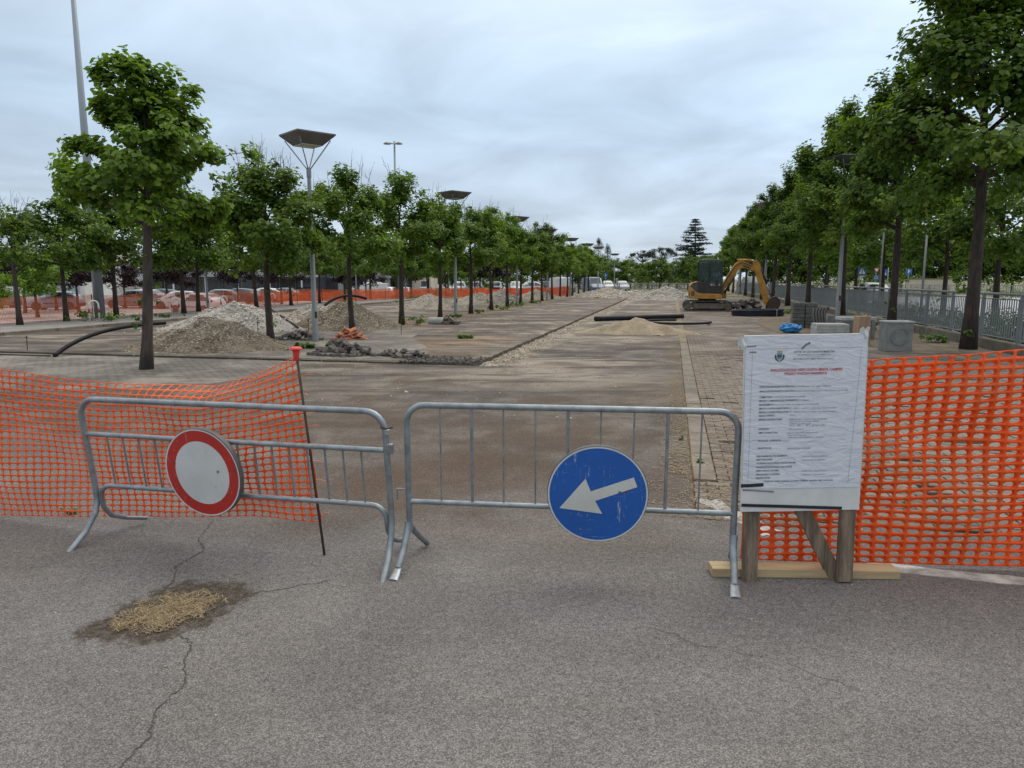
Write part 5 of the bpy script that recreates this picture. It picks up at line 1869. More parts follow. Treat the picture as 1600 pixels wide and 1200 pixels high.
x = at(158, 0, 30.3)
mast((x, 30.3, -0.1), 16.5, 0.215, 0.055, "very tall tapered grey mast at the left, top cut by the frame", (-1, 1))
x = at(622, 0, 66)
mast((x, 66, -0.4), 14.3, 0.15, 0.08, "tall slim mast with two floodlight heads above the left trees", (-0.9, 0.55))
for i, (u, v, h) in enumerate(((30.5, 9.4, 3.7), (39.5, 10.2, 4.2), (27.8, 13.5, 2.4), (60, 16.0, 3.0), (20.5, 11.0, 5.0))):
    t = thing("pole", W(u, v, -0.13), ("thin pale pole behind the fence, left of the street signs", "thin pole behind the fence beside the crossing signs", "short pale post across the fence in the shrubs", "pale post before the far wall on the right", "bluish post at the right edge behind the fence")[i], "pole", "thin posts behind the right fence")
    MB().tube([(0, 0, 0), (0, 0, h)], [0.05, 0.04], 8).build("shaft", M["lamp_pole"], t, smooth=True)
    MB().tube([(0, 0, h), (0, 0, h + 0.04)], 0.055, 8).build("cap", M["lamp_pole"], t)

# ------------------------------------------------------------------ HEAPS


def heap(name, loc, rx, ry, h, mat, smat, label, seed, n=1200, size=(0.015, 0.05), cat="heap", rz=0.0, peaks=1, group="heaps of gravel and sand", irregular=0.42):
    r = random.Random(seed)
    nr = np.random.default_rng(seed)
    f1 = smooth_noise(seed, 7, 1.0)
    f2 = smooth_noise(seed + 1, 9, 1.0)
    pk = [(0, 0, 1.0)] + [(r.uniform(-0.5, 0.5), r.uniform(-0.3, 0.3), r.uniform(0.55, 0.85)) for _ in range(peaks - 1)]

    def hz(a, b):
        z = 0
        for (px_, py_, ph_) in pk:
            d = math.hypot(a - px_, b - py_) / (1.0 if ph_ == 1.0 else 0.62)
            d *= 1 + irregular * f1(2.2 * math.cos(math.atan2(b - py_, a - px_)), 2.2 * math.sin(math.atan2(b - py_, a - px_)))
            q = max(0.0, 1 - d)
            z = max(z, ph_ * (q ** 1.08) * (1.06 - 0.06 * q))
        return z * (1 + 0.16 * f2(a * 3, b * 3)) + (0.035 * f1(a * 5, b * 5) if z > 0.08 else 0)

    t = thing(name, loc, label, cat, group, rz=rz)
    mb = MB()
    NG = 44

    def fn(a, b):
        x_, y_ = 2.3 * (a - 0.5), 2.3 * (b - 0.5)
        z = hz(x_, y_)
        return (x_ * rx, y_ * ry, z * h - 0.02 + (r.uniform(-0.015, 0.02) * min(1, h * 2) if z > 0.02 else -0.03))
    mb.grid(NG, NG, fn)
    mb.build("mound", mat, t, smooth=True)
    pts, sz = [], []
    while len(pts) < n:
        a, b = nr.normal(0, 0.5, 2)
        if abs(a) > 1.3 or abs(b) > 1.3:
            continue
        z = hz(a, b)
        if z < 0.004 and nr.random() > 0.25:
            continue
        s = nr.uniform(*size) * (1.8 if nr.random() < 0.04 else 1.0)
        pts.append((a * rx, b * ry, z * h - 0.02 + (0.0 if z > 0.01 else 0.022)))
        sz.append(s)
    o = link("stones", stones_mesh("stones", np.array(pts), np.array(sz), smat, seed), t)
    o["kind"] = "stuff"
    return t


heap("gravel_heap", W(15.9, -11.3, 0), 1.75, 1.45, 0.86, M["gravel_brown"], M["stone"], "brownish gravel heap right behind the nearest left tree", 1, 3200, (0.012, 0.042))
heap("gravel_heap", W(22.2, -14.8, 0), 2.5, 1.9, 0.95, M["gravel_white"], M["stone_white"], "long whitish gravel heap between the first and second left trees", 2, 2600, (0.02, 0.06), peaks=3)
heap("gravel_heap", W(24.4, -13.0, 0), 1.9, 1.5, 0.86, M["gravel"], M["stone_white"], "pale gravel heap left of the nearest lamp post", 3, 1800, (0.02, 0.055), peaks=2)
heap("gravel_heap", W(23.3, -11.2, 0), 1.75, 1.6, 1.02, M["gravel_brown"], M["stone"], "grey-brown pointed gravel heap behind the third left tree", 4, 2200, (0.015, 0.05))
heap("gravel_heap", W(40.5, -14.2, 0), 2.0, 1.8, 0.88, M["gravel"], M["stone_white"], "small pale gravel heap seen between the fourth and fifth left trees", 5, 1200, (0.02, 0.06))
heap("gravel_heap", W(47.5, -13.0, 0), 2.6, 2.0, 0.8, M["gravel"], M["stone_white"], "pale gravel heap behind the sixth left tree", 6, 900, (0.02, 0.07), peaks=2)
heap("gravel_heap", W(50.5, -12.2, 0), 2.0, 1.8, 0.92, M["gravel"], M["stone_white"], "pale gravel heap with dark soil behind the third lamp post", 7, 800, (0.02, 0.08), peaks=2)
heap("gravel_heap", W(62, -11.8, 0), 2.2, 1.8, 0.8, M["gravel"], M["stone_white"], "farthest pale gravel heap behind the left row", 8, 500, (0.02, 0.07))
heap("sand_heap", W(23.3, -1.15, 0), 1.75, 0.95, 0.50, M["sand"], M["stone_white"], "low heap of yellow sand in front of the black pipe", 29, 700, (0.006, 0.018), rz=-0.1, peaks=5, irregular=0.6)
heap("rubble_heap", W(61, -0.6, -0.1), 3.0, 2.4, 1.22, M["gravel_white"], M["stone_white"], "pale rubble heap left of the digger at the far end", 10, 1600, (0.03, 0.12), peaks=3)
heap("rubble_heap", W(66, -3.4, -0.1), 3.6, 2.2, 0.75, M["gravel"], M["stone_white"], "low pale rubble heap at the far end of the trench", 11, 1200, (0.03, 0.12), peaks=3)
heap("rubble_heap", W(73, -6.6, -0.1), 3.8, 2.4, 0.95, M["gravel"], M["stone_white"], "far low spoil heap before the parked vans", 12, 900, (0.03, 0.12), peaks=4)
heap("soil_heap", W(70, -1.0, -0.1), 3.4, 1.2, 0.9, M["dark_soil"], M["stone"], "dark soil heap behind the pale rubble", 13, 600, (0.03, 0.10), peaks=3)


def brick_pile(name, loc, label, n, rx, ry, h, size, mat, seed, piece, rz=0.0):
    r = random.Random(seed)
    t = thing(name, loc, label, "pile", None, rz=rz)
    me = MB().box((0, 0, 0), size).mesh(piece, mat)
    bm = bmesh.new()
    bm.from_mesh(me)
    bmesh.ops.bevel(bm, geom=bm.edges[:], offset=min(size) * 0.08, segments=1, affect="EDGES")
    bm.to_mesh(me)
    bm.free()
    for k in range(n):
        q = r.random() ** 0.6
        an = r.uniform(0, 6.28)
        x_, y_ = q * math.cos(an) * rx, q * math.sin(an) * ry
        lvl = h * max(0, (1 - q)) * r.random()
        flatk = q > 0.72
        rot = (r.gauss(0, 0.08 if flatk else 0.45), r.gauss(0, 0.08 if flatk else 0.45), r.uniform(0, 3.14))
        link(piece, me, t, (x_, y_, size[2] / 2 + (0.0 if flatk else lvl + 0.02)), rot)
    return t


brick_pile("paver_pile", W(15.05, -7.35, 0.005), "heap of loose grey paving bricks behind the cross trench", 95, 0.85, 0.42, 0.34, (0.20, 0.10, 0.07), M["brick_grey"], 1, "brick", rz=-ROW)
brick_pile("paver_pile", W(15.05, -5.9, 0.005), "low spread of loose grey paving bricks right of the bigger heap", 42, 0.62, 0.26, 0.10, (0.20, 0.10, 0.07), M["brick_grey"], 2, "brick", rz=-ROW)
brick_pile("paver_pile", W(18.6, -10.5, 0.005), "small heap of grey paving bricks left of the nearest lamp post", 46, 0.75, 0.35, 0.26, (0.20, 0.10, 0.07), M["brick_grey"], 3, "brick", rz=-ROW)
brick_pile("tile_pile", W(19.1, -9.15, 0.005), "small heap of orange terracotta tiles right of the nearest lamp post", 60, 0.50, 0.30, 0.30, (0.26, 0.12, 0.03), M["tile"], 4, "tile", rz=-ROW)
brick_pile("paver_pile", W(26.3, -8.5, 0.012), "few broken pale kerb blocks by the fourth left tree", 9, 0.6, 0.25, 0.12, (0.35, 0.16, 0.12), M["kerb"], 5, "block", rz=-ROW)
t = thing("concrete_pipe", W(26.2, -8.9, 0.12), "broken pale ribbed pipe piece lying by the fourth left tree", "pipe", rz=-ROW)
MB().lathe([(0.14, -0.3), (0.15, -0.1), (0.14, 0.0), (0.15, 0.15), (0.14, 0.3), (0.11, 0.3), (0.11, -0.3)], 14, axis="X").build("pipe_body", M["concrete_pale"], t, smooth=True)


# ------------------------------------------------------------------ PIPES AND RODS
def bez(p0, p1, p2, p3, n=22):
    out = []
    for i in range(n + 1):
        k = i / n
        out.append(Vector(p0) * (1 - k) ** 3 + Vector(p1) * 3 * k * (1 - k) ** 2 + Vector(p2) * 3 * k * k * (1 - k) + Vector(p3) * k ** 3)
    return out


def pipe(name, pts, r_, label, mat="pipe", group="black pipes", ribs=False):
    o = MB()
    rr_ = r_
    if ribs:
        rr_ = [r_ * (1.0 if i % 2 else 1.07) for i in range(len(pts))]
    o.tube(pts, rr_, 12)
    ob = o.build(name, M[mat], smooth=True)
    return tag(ob, label, "pipe", group)


pa = W(13.2, -13.5, 0.03)
pipe("corrugated_pipe", bez(pa, pa + Vector((0.1, 0.8, 0.42)), W(14.9, -13.3, 0.62), W(16.1, -12.9, 0.60), 40), 0.048, "black pipe arching up from the ground left of the nearest left tree", ribs=False)
pipe("cable", [W(13.3, -24, 0.02), W(13.35, -20, 0.025), W(13.25, -17, 0.02), W(13.2, -13.6, 0.03)], 0.014, "thin black cable lying along the cross groove at the left")
pipe("corrugated_pipe", bez(W(29.4, -3.1, 0.10), W(30.4, -2.0, 0.10), W(31.6, -0.7, 0.10), W(32.4, 0.45, 0.10), 16), 0.105, "long straight black pipe lying behind the sand heap")
cpt = []
for i in range(64):
    a = 2 * math.pi * i / 32
    cpt.append(W(28.2 + 1.35 * math.sin(a), 0.1 + 1.25 * math.cos(a) + 0.05 * i / 32, 0.05 + 0.03 * (i / 32)))
pipe("hose_loop", cpt[40:] + cpt[:3], 0.045, "thin black hose curled beside the straight pipe")
pipe("corrugated_pipe", bez(W(27.6, -14.9, 0.05), W(28.4, -14.4, 1.1), W(29.0, -13.9, 1.15), W(30.0, -13.5, 0.85), 24), 0.06, "black pipe arched over the pale heaps behind the second left tree")
pipe("cable", [W(24.5, -15.2, 0.75), W(22.9, -13.6, 0.45), W(21.6, -12.2, 0.12)], 0.03, "straight dark rod leaning on the whitish heap")
t = thing("pipe_coil", W(35.2, 3.9, 0), "coil of blue-black pipe lying in front of the digger arm", "pipe coil", rz=-ROW + 0.1)
for k in range(6):
    pts = []
    r_ = random.Random(k)
    for i in range(40):
        a = 2 * math.pi * i / 39
        pts.append(((1.12 + 0.05 * (k % 2)) * math.cos(a), 0.62 * math.sin(a), 0.05 + 0.045 * k + 0.03 * math.cos(a) * (k > 3) + r_.uniform(-0.006, 0.006)))
    MB().tube(pts, 0.04, 8, caps=False).build("pipe_turn", M["pipe_blue"], t, smooth=True)
MB().tube([(0.7, -0.70, 0.02), (0.72, -0.66, 0.30), (0.70, -0.45, 0.32)], 0.02, 6).build("strap", M["lamp_pole"], t)


def rod(u, v, h, label, hook=False, z=0.0, r_=0.010):
    pts = [(0, 0, -0.02), (0.01, 0, h)]
    if hook:
        pts += [(0.03, 0, h + 0.03), (0.06, 0, h + 0.01)]
    t = thing("marker_rod", W(u, v, z), label, "rod", "iron marker rods")
    MB().tube(pts, r_, 6).build("bar", M["rust"], t)
    MB().tube([(-0.02, 0, h - 0.03), (0.03, 0, h - 0.03)], r_ * 1.5, 6).build("tip", M["rust"], t)


rod(14.3, -15.4, 0.36, "short iron rod standing beside the cross groove near the left edge")
rod(21.2, -12.9, 0.55, "thin iron rod in front of the whitish heap")
rod(20.0, -10.95, 0.5, "hooked iron rod left of the nearest lamp post", True)
rod(21.0, -8.3, 0.56, "hooked iron rod right of the third left tree", True)
rod(18.9, -12.0, 0.5, "thin rod left of the second left tree")

# ------------------------------------------------------------------ DIGGER


def excavator(loc, rz):
    t = thing("mini_excavator", loc, "yellow mini digger with dark cab resting its bucket on the ground", "excavator", rz=rz)
    Y_, K_, Gy = M["yellow"], M["machine_black"], M["machine_grey"]
    # tracks
    for s in (-1, 1):
        yc = s * 0.76
        prof = []
        x0, x1, r_ = -1.02, 1.02, 0.265
        zc = 0.285
        for i in range(13):
            a = rad(90 + 180 * i / 12)
            prof.append((x0 + r_ * math.cos(a), zc + r_ * math.sin(a)))
        for i in range(13):
            a = rad(-90 + 180 * i / 12)
            prof.append((x1 + r_ * math.cos(a), zc + r_ * math.sin(a)))
        inner = [(x0 + (x - x0) * 0.84 if x < x0 else (x1 + (x - x1) * 0.84 if x > x1 else x), zc + (z - zc) * 0.84) for x, z in prof]
        n_ = len(prof)
        mb = MB()
        vs = [(x, yc - 0.2, z) for x, z in prof] + [(x, yc + 0.2, z) for x, z in prof] + [(x, yc - 0.2, z) for x, z in inner] + [(x, yc + 0.2, z) for x, z in inner]
        fs = []
        for i in range(n_):
            j = (i + 1) % n_
            fs += [(i, j, n_ + j, n_ + i)[::-1], (2 * n_ + i, 2 * n_ + j, 3 * n_ + j, 3 * n_ + i), (i, j, 2 * n_ + j, 2 * n_ + i), (n_ + i, n_ + j, 3 * n_ + j, 3 * n_ + i)[::-1]]
        mb.add(vs, fs)
        tk = mb.build("track", M["track_rubber"], t)
        P = 2 * (x1 - x0) + 2 * math.pi * r_
        for k in range(40):
            d = k * P / 40
            if d < (x1 - x0):
                c, an = (x0 + d, zc - r_), 0
            elif d < (x1 - x0) + math.pi * r_:
                a = (d - (x1 - x0)) / r_ - math.pi / 2
                c, an = (x1 + r_ * math.cos(a), zc + r_ * math.sin(a)), -(a + math.pi / 2)
            elif d < 2 * (x1 - x0) + math.pi * r_:
                c, an = (x1 - (d - (x1 - x0) - math.pi * r_), zc + r_), 0
            else:
                a = (d - 2 * (x1 - x0) - math.pi * r_) / r_ + math.pi / 2
                c, an = (x0 + r_ * math.cos(a), zc + r_ * math.sin(a)), -(a + math.pi / 2)
            MB().box((c[0], yc, c[1]), (0.055, 0.41, 0.04), (0, an, 0)).build("grouser", M["track_rubber"], tk)
        MB().box((0.03, yc, zc), (1.66, 0.30, 0.30)).build("track_frame", M["track_frame"], t, bevel=0.03)
        for xw, rw in ((x0, 0.20), (x1, 0.19)):
            MB().lathe([(0.0, -0.19), (0.07, -0.19), (0.09, -0.165), (rw, -0.165), (rw, 0.165), (0.09, 0.165), (0.07, 0.19), (0, 0.19)][::-1], 18, c=(xw, yc, zc), axis="Y").build("sprocket", M["track_frame"], t, auto=40)
    MB().box((0, 0, 0.45), (1.3, 1.2, 0.2)).build("undercarriage", M["track_frame"], t, bevel=0.03)
    MB().lathe([(0, 0.0), (0.48, 0.0), (0.48, 0.10), (0, 0.10)][::-1], 24, c=(0, 0, 0.54)).build("slew_ring", K_, t, auto=40)
    # house: body, counterweight hood
    body = [(-0.97, 0.66), (-0.98, 1.22), (-0.93, 1.30), (-0.62, 1.02), (-0.40, 0.95), (0.30, 0.95), (0.62, 0.93), (0.72, 0.80), (0.70, 0.66)]
    MB().prism([(x, -0.90, z) for x, z in body], (0, 1.80, 0)).build("body", Y_, t, tri=True, bevel=0.03)
    hood = [(-0.945, 1.18), (-0.92, 1.36), (-0.80, 1.50), (-0.58, 1.54), (-0.34, 1.48), (-0.14, 1.30), (-0.05, 1.06), (-0.05, 0.97), (-0.58, 0.97)]
    MB().prism([(x, -0.87, z) for x, z in hood], (0, 1.74, 0)).build("engine_hood", Gy, t, tri=True, bevel=0.05)
    edge = [(-0.985, 1.10), (-0.965, 1.37), (-0.83, 1.53), (-0.58, 1.575), (-0.45, 1.56), (-0.45, 1.535), (-0.58, 1.545), (-0.80, 1.50), (-0.925, 1.35), (-0.945, 1.10)]
    MB().prism([(x, -0.90, z) for x, z in edge], (0, 1.80, 0)).build("counterweight_edge", Y_, t, tri=True)
    MB().box((-0.99, -0.5, 0.96), (0.03, 0.3, 0.26)).build("vent_grille", K_, t)
    MB().box((-0.80, -0.905, 0.95), (0.17, 0.015, 0.26)).build("side_panel", Gy, t)
    # cab
    cabx0, cabx1, cz0, cz1, cy0, cy1 = -0.52, 0.72, 0.95, 2.66, -0.86, 0.16
    post = 0.055
    fr = MB()
    for (xa, ya) in ((cabx0, cy0), (cabx0, cy1), (cabx1, cy0), (cabx1, cy1), (0.06, cy0), (0.06, cy1)):
        tx = -0.06 if xa == cabx1 else 0.0
        fr.prism([(xa - post / 2, ya - post / 2, cz0), (xa + post / 2, ya - post / 2, cz0), (xa + post / 2, ya + post / 2, cz0), (xa - post / 2, ya + post / 2, cz0)], (tx, 0, cz1 - cz0))
    fr.build("cab_frame", K_, t)
    roof = [(cabx0 - 0.05, 2.64), (cabx0 - 0.02, 2.74), (0.0, 2.77), (0.55, 2.75), (0.74, 2.66), (0.72, 2.62)]
    MB().prism([(x, cy0 - 0.03, z) for x, z in roof], (0, cy1 - cy0 + 0.06, 0)).build("cab_roof", Gy, t, tri=True, bevel=0.02)
    MB().box((0.35, cy0 - 0.012, 1.16), (0.66, 0.03, 0.46)).build("cab_door", K_, t, bevel=0.01)
    MB().box((-0.23, cy0 - 0.010, 1.24), (0.56, 0.03, 0.66)).build("cab_side_panel", K_, t, bevel=0.01)
    GL = M["cab_glass"]
    for nm, c, s_ in (("side_window", (-0.23, cy0, 2.10), (0.50, 0.012, 0.96)), ("door_window", (0.37, cy0, 2.0), (0.56, 0.012, 1.16)), ("rear_window", (cabx0, -0.35, 2.10), (0.012, 0.92, 0.96)), ("windscreen", (cabx1 - 0.03, -0.35, 1.85), (0.012, 0.92, 1.5)), ("far_window", (0.1, cy1, 2.05), (1.12, 0.012, 1.0))):
        MB().box(c, s_, (0, -0.03 if nm == "windscreen" else 0, 0)).build(nm, GL, t)
    MB().box((-0.05, -0.35, 1.20), (0.5, 0.5, 0.14)).build("seat", K_, t, bevel=0.03)
    MB().box((-0.28, -0.35, 1.58), (0.14, 0.48, 0.72), (0, -0.1, 0)).build("seat_back", K_, t, bevel=0.03)
    MB().box((0.45, -0.35, 1.35), (0.16, 0.3, 0.7)).build("console", K_, t, bevel=0.02)
    # swing post, boom, arm, bucket: centre plane shifted to the right of the cab
    by = 0.28
    MB().prism([(0.62, by - 0.16, z) if False else (x, by - 0.16, z) for x, z in ((0.52, 0.68), (1.02, 0.66), (1.02, 1.0), (0.86, 1.2), (0.62, 1.2), (0.52, 1.0))], (0, 0.32, 0)).build("swing_post", Y_, t, tri=True, bevel=0.02)
    boom = [(0.62, 1.02), (0.80, 0.98), (1.72, 2.28), (1.86, 2.34), (2.42, 2.14), (2.52, 2.22), (2.50, 2.36), (2.38, 2.42), (1.86, 2.66), (1.62, 2.68), (1.42, 2.56), (1.05, 1.95)]
    bo = MB().prism([(x, by - 0.11, z) for x, z in boom], (0, 0.22, 0)).build("boom", Y_, t, tri=True, bevel=0.02)
    MB().box((2.02, by - 0.113, 2.37), (0.42, 0.006, 0.075), (0, 0.36, 0)).build("maker_decal", K_, bo)
    arm = [(2.34, 2.72), (2.58, 2.70), (2.72, 2.50), (2.78, 2.16), (3.28, 0.62), (3.24, 0.34), (3.06, 0.32), (2.98, 0.50), (2.50, 2.02), (2.38, 2.30)]
    MB().prism([(x, by - 0.09, z) for x, z in arm], (0, 0.18, 0)).build("arm", Y_, t, tri=True, bevel=0.018)

    def ram(a, b, split, r1, r2, nm):
        a, b = Vector((a[0], by + a[1], a[2])), Vector((b[0], by + b[1], b[2]))
        m_ = a.lerp(b, split)
        c = MB().tube([a, m_], r1, 10).build(nm, Y_ if nm == "arm_ram" else K_, t, smooth=True)
        MB().tube([m_, b], r2, 8).build("piston_rod", M["chrome"], c, smooth=True)
    ram((1.52, 0, 2.74), (2.42, 0, 2.72), 0.78, 0.065, 0.03, "arm_ram")
    ram((0.92, -0.17, 0.98), (1.62, -0.17, 2.22), 0.6, 0.06, 0.03, "boom_ram")
    ram((2.72, 0, 2.42), (3.30, 0, 1.0), 0.66, 0.055, 0.028, "bucket_ram")
    MB().tube([(0.75, by - 0.14, 1.2), (1.0, by - 0.15, 1.75), (1.45, by - 0.14, 2.45), (1.75, by - 0.14, 2.62), (2.3, by - 0.12, 2.42)], 0.022, 6).build("hose", K_, t, smooth=True)
    MB().tube([(3.26, by, 0.95), (3.46, by, 0.72), (3.20, by, 0.46)], 0.035, 6).build("bucket_link", K_, t)
    bk = [(3.12, 0.42), (3.32, 0.70), (3.56, 0.80), (3.78, 0.66), (3.84, 0.40), (3.74, 0.14), (3.50, 0.02), (3.16, 0.06), (3.10, 0.0), (3.14, 0.10), (3.46, 0.10), (3.66, 0.20), (3.74, 0.42), (3.70, 0.60), (3.54, 0.70), (3.36, 0.60), (3.22, 0.42)]
    bkt = MB().prism([(x, by - 0.30, z) for x, z in bk], (0, 0.60, 0)).build("bucket", M["bucket"], t, tri=True)
    side = [(3.14, 0.08), (3.46, 0.08), (3.68, 0.19), (3.77, 0.42), (3.72, 0.62), (3.54, 0.73), (3.34, 0.62), (3.18, 0.42)]
    for yy in (by - 0.31, by + 0.29):
        MB().prism([(x, yy, z) for x, z in side], (0, 0.02, 0)).build("side_plate", M["bucket"], bkt, tri=True)
    for k in range(4):
        MB().box((3.06, by - 0.24 + k * 0.16, 0.03), (0.14, 0.05, 0.035), (0, 0.2, 0)).build("tooth", M["bucket"], bkt)
    # dozer blade
    for s in (-1, 1):
        MB().box((1.30, s * 0.40, 0.30), (0.75, 0.09, 0.12), (0, 0.15, 0)).build("blade_arm", M["track_frame"], t)
    bl = [(1.62, 0.06), (1.72, 0.05), (1.68, 0.22), (1.70, 0.40), (1.62, 0.40), (1.60, 0.22)]
    MB().prism([(x, -0.92, z) for x, z in bl], (0, 1.84, 0)).build("dozer_blade", M["track_frame"], t, tri=True)
    MB().tube([(0.15, cy0 - 0.02, 2.5), (0.55, cy0 - 0.08, 2.62)], 0.012, 6).build("mirror_arm", K_, t)
    MB().lathe([(0, 0), (0.05, 0.0), (0.05, 0.07), (0, 0.09)][::-1], 10, c=(0.45, -0.55, 2.755)).build("work_lamp", M["head_lamp"], t)
    return t


excavator(Vector((10.70, 39.2, 0.0)), rad(-12))
# rubbish between the blade and the bucket
t = thing("scrap_heap", (12.95, 39.9, 0.0), "tangle of grey stones and dark scrap between the digger and its bucket", "scrap heap")
r_ = random.Random(3)
cm = [MB().box((0, 0, 0), (1, 1, 1), taper=0.7).mesh("chunk", M[k]) for k in ("concrete", "bucket", "concrete_dark", "machine_black")]
for k in range(26):
    s_ = r_.uniform(0.18, 0.42)
    o = link("chunk", cm[k % 4], t, (r_.gauss(0, 0.62), r_.gauss(0, 0.3), s_ * 0.35 + r_.random() * 0.35), (r_.uniform(-0.6, 0.6), r_.uniform(-0.6, 0.6), r_.uniform(0, 3)))
    o.scale = (s_ * r_.uniform(0.8, 1.6), s_, s_ * r_.uniform(0.5, 1.0))

# ------------------------------------------------------------------ FENCE ON THE RIGHT
t = thing("steel_fence", (0, 0, 0), "grey steel railing of upright bars along the right tree row", "fence")
FV = 8.05
mb = MB()
for a, b in [(8 + 5 * k, 13 + 5 * k) for k in range(18)]:
    MB().box(W((a + b) / 2, FV, 0.02), (0.24, b - a - 0.015, 0.36), (0, 0, -ROW)).build("plinth", M["kerb"], t, bevel=0.012)
MB().tube([W(8, FV, 1.36), W(98, FV, 1.36)], 0.032, 8).build("top_rail", M["fence"], t, smooth=True)
MB().tube([W(8, FV, 0.28), W(98, FV, 0.28)], 0.018, 6).build("bottom_rail", M["fence"], t)
MB().tube([W(8, FV, 1.24), W(98, FV, 1.24)], 0.016, 6).build("bottom_rail", M["fence"], t)
pm = MB().box((0, 0, 0.78), (0.06, 0.10, 1.16)).mesh("post", M["fence"])
u = 10.5
while u < 98:
    link("post", pm, t, W(u, FV), (0, 0, -ROW))
    u += 2.15
bmh = MB().box((0, 0, 0.76), (0.022, 0.022, 0.96)).mesh("bar", M["fence"])
nb, rest = 0, MB()
u = 14.0
while u < 98:
    if nb < 300:
        link("bar", bmh, t, W(u, FV), (0, 0, -ROW))
        nb += 1
    else:
        rest.box(W(u, FV, 0.76), (0.022, 0.022, 0.96), (0, 0, -ROW))
    u += 0.125
tag(rest.build("far_bars", M["fence"], t), kind="stuff")


def simple_fence(p0, p1, z, h, label, step=2.0, bars=0.16):
    t = thing("steel_fence", (0, 0, 0), label, "fence")
    p0, p1 = Vector(p0), Vector(p1)
    L = (p1 - p0).length
    up = Vector((0, 0, 1))
    d = (p1 - p0).normalized()
    an = math.atan2(d.y, d.x)
    MB().tube([p0 + up * (z + h), p1 + up * (z + h)], 0.035, 6).build("top_rail", M["fence"], t)
    MB().tube([p0 + up * (z + 0.15), p1 + up * (z + 0.15)], 0.02, 6).build("bottom_rail", M["fence"], t)
    me = MB().box((0, 0, h / 2), (0.07, 0.07, h)).mesh("post", M["fence"])
    for k in range(int(L / step) + 1):
        link("post", me, t, p0 + d * k * step + up * z, (0, 0, an))
    rb = MB()
    k = 0.0
    while k < L:
        rb.box(p0 + d * k + up * (z + h / 2 + 0.06), (0.03, 0.03, h - 0.14), (0, 0, an))
        k += bars
    tag(rb.build("thin_bars", M["fence"], t), kind="stuff")


simple_fence((7.5, 88, 0), (27, 92, 0), -0.1, 1.25, "grey railing crossing the far end of the works", 2.0)
simple_fence((at(1395, 0, 84), 84, 0), (at(1660, 0, 68), 68, 0), -0.1, 1.15, "grey railing on the far side of the street at the right", 2.2)
# pale wall behind that street
t = thing("garden_wall", (at(1452, 0, 84), 84, 0), "short cream wall behind the far railing at the right", "wall", rz=-0.3)
MB().box((0, 0, 0.75), (4.4, 0.3, 1.8)).build("wall", M["wall_beige"], t)
MB().box((0, 0, 1.70), (4.6, 0.42, 0.1)).build("coping", M["kerb"], t)

# ------------------------------------------------------------------ CONCRETE PIECES BY THE FENCE
t = thing("concrete_chamber", W(18.7, 5.35, 0), "grey concrete inspection chamber with round recess beside the right trees", "concrete chamber", rz=rad(-6))
mb = MB()
mb.box((0, 0.22, 0.35), (0.62, 0.44, 0.70))
mb.build("block", M["concrete"], t, bevel=0.012)
MB().box((0, 0.22, 0.716), (0.65, 0.47, 0.034)).build("rim", M["concrete_pale"], t, bevel=0.006)
o = MB().lathe([(0.0, 0.012), (0.185, 0.012), (0.19, -0.012), (0.205, -0.012), (0.21, 0.02)], 32, c=(0, 0, 0.36), axis="Y").build("round_recess", M["concrete"], t, auto=35)
t = thing("slab_stack", W(21.6, 4.35, 0), "stack of pale concrete slabs just above the notice board", "slabs", rz=rad(-8))
for k in range(6):
    MB().box((0.01 * (k % 2), 0.0, 0.045 + k * 0.081), (0.88 - 0.01 * (k % 3), 0.6, 0.076)).build("slab", M["concrete_pale"], t, bevel=0.006)
t = thing("concrete_channel", W(22.4, 5.2, 0), "upturned grey concrete channel with two legs beside the timber block", "concrete channel", rz=rad(-6))
MB().box((0, 0, 0.60), (0.98, 0.5, 0.09)).build("top_slab", M["concrete_pale"], t, bevel=0.008)
for s in (-1, 1):
    MB().box((s * 0.42, 0, 0.277), (0.1, 0.5, 0.555)).build("leg", M["concrete"], t, bevel=0.008)
t = thing("concrete_slab", W(23.4, 5.3, 0), "grey panel standing behind the concrete channel", "panel", rz=rad(-4))
MB().box((-0.25, 0, 0.32), (0.9, 0.08, 0.64)).build("panel", M["concrete"], t, bevel=0.006)
t = thing("timber_block", W(20.6, 4.95, 0), "upright brown timber block with a dark knot above the notice", "timber block", rz=rad(5))
mb = MB().box((0, 0, 0.38), (0.36, 0.30, 0.76), taper=0.93)
mb.build("block", M["wood_block"], t, bevel=0.02)
MB().lathe([(0.0, -0.004), (0.03, -0.004), (0.03, 0.02), (0, 0.02)], 12, c=(-0.02, -0.152, 0.24), axis="Y").build("knot", M["machine_black"], t)
t = thing("block_stack", W(27.0, 4.55, 0), "tall stack of dark grey concrete blocks behind the blue bag", "block stack", rz=rad(-10))
for k in range(7):
    for j in range(2):
        MB().box((-0.20 + j * 0.43, 0.01 * (k % 2), 0.065 + k * 0.128), (0.40, 0.38, 0.118)).build("block", M["concrete_dark"], t, bevel=0.01, rot=(0, 0, 0.02 * ((k * 7 + j) % 3 - 1)))
for k in range(5):
    pipe("hose", bez(W(24.9, 4.65 + 0.09 * k, 0.02), W(25.3, 4.55 + 0.09 * k, 0.3), W(26.0, 4.62 + 0.09 * k, 0.75), W(26.2, 4.8 + 0.1 * k, 0.70 + 0.01 * k), 14), 0.045, "black hose end drooping in front of the dark block stack", group="hose ends in front of the block stack")
t = thing("rubble_heap", W(26.3, 6.0, 0), "low heap of pale broken kerb stones beside the dark block stack", "rubble", rz=0.2)
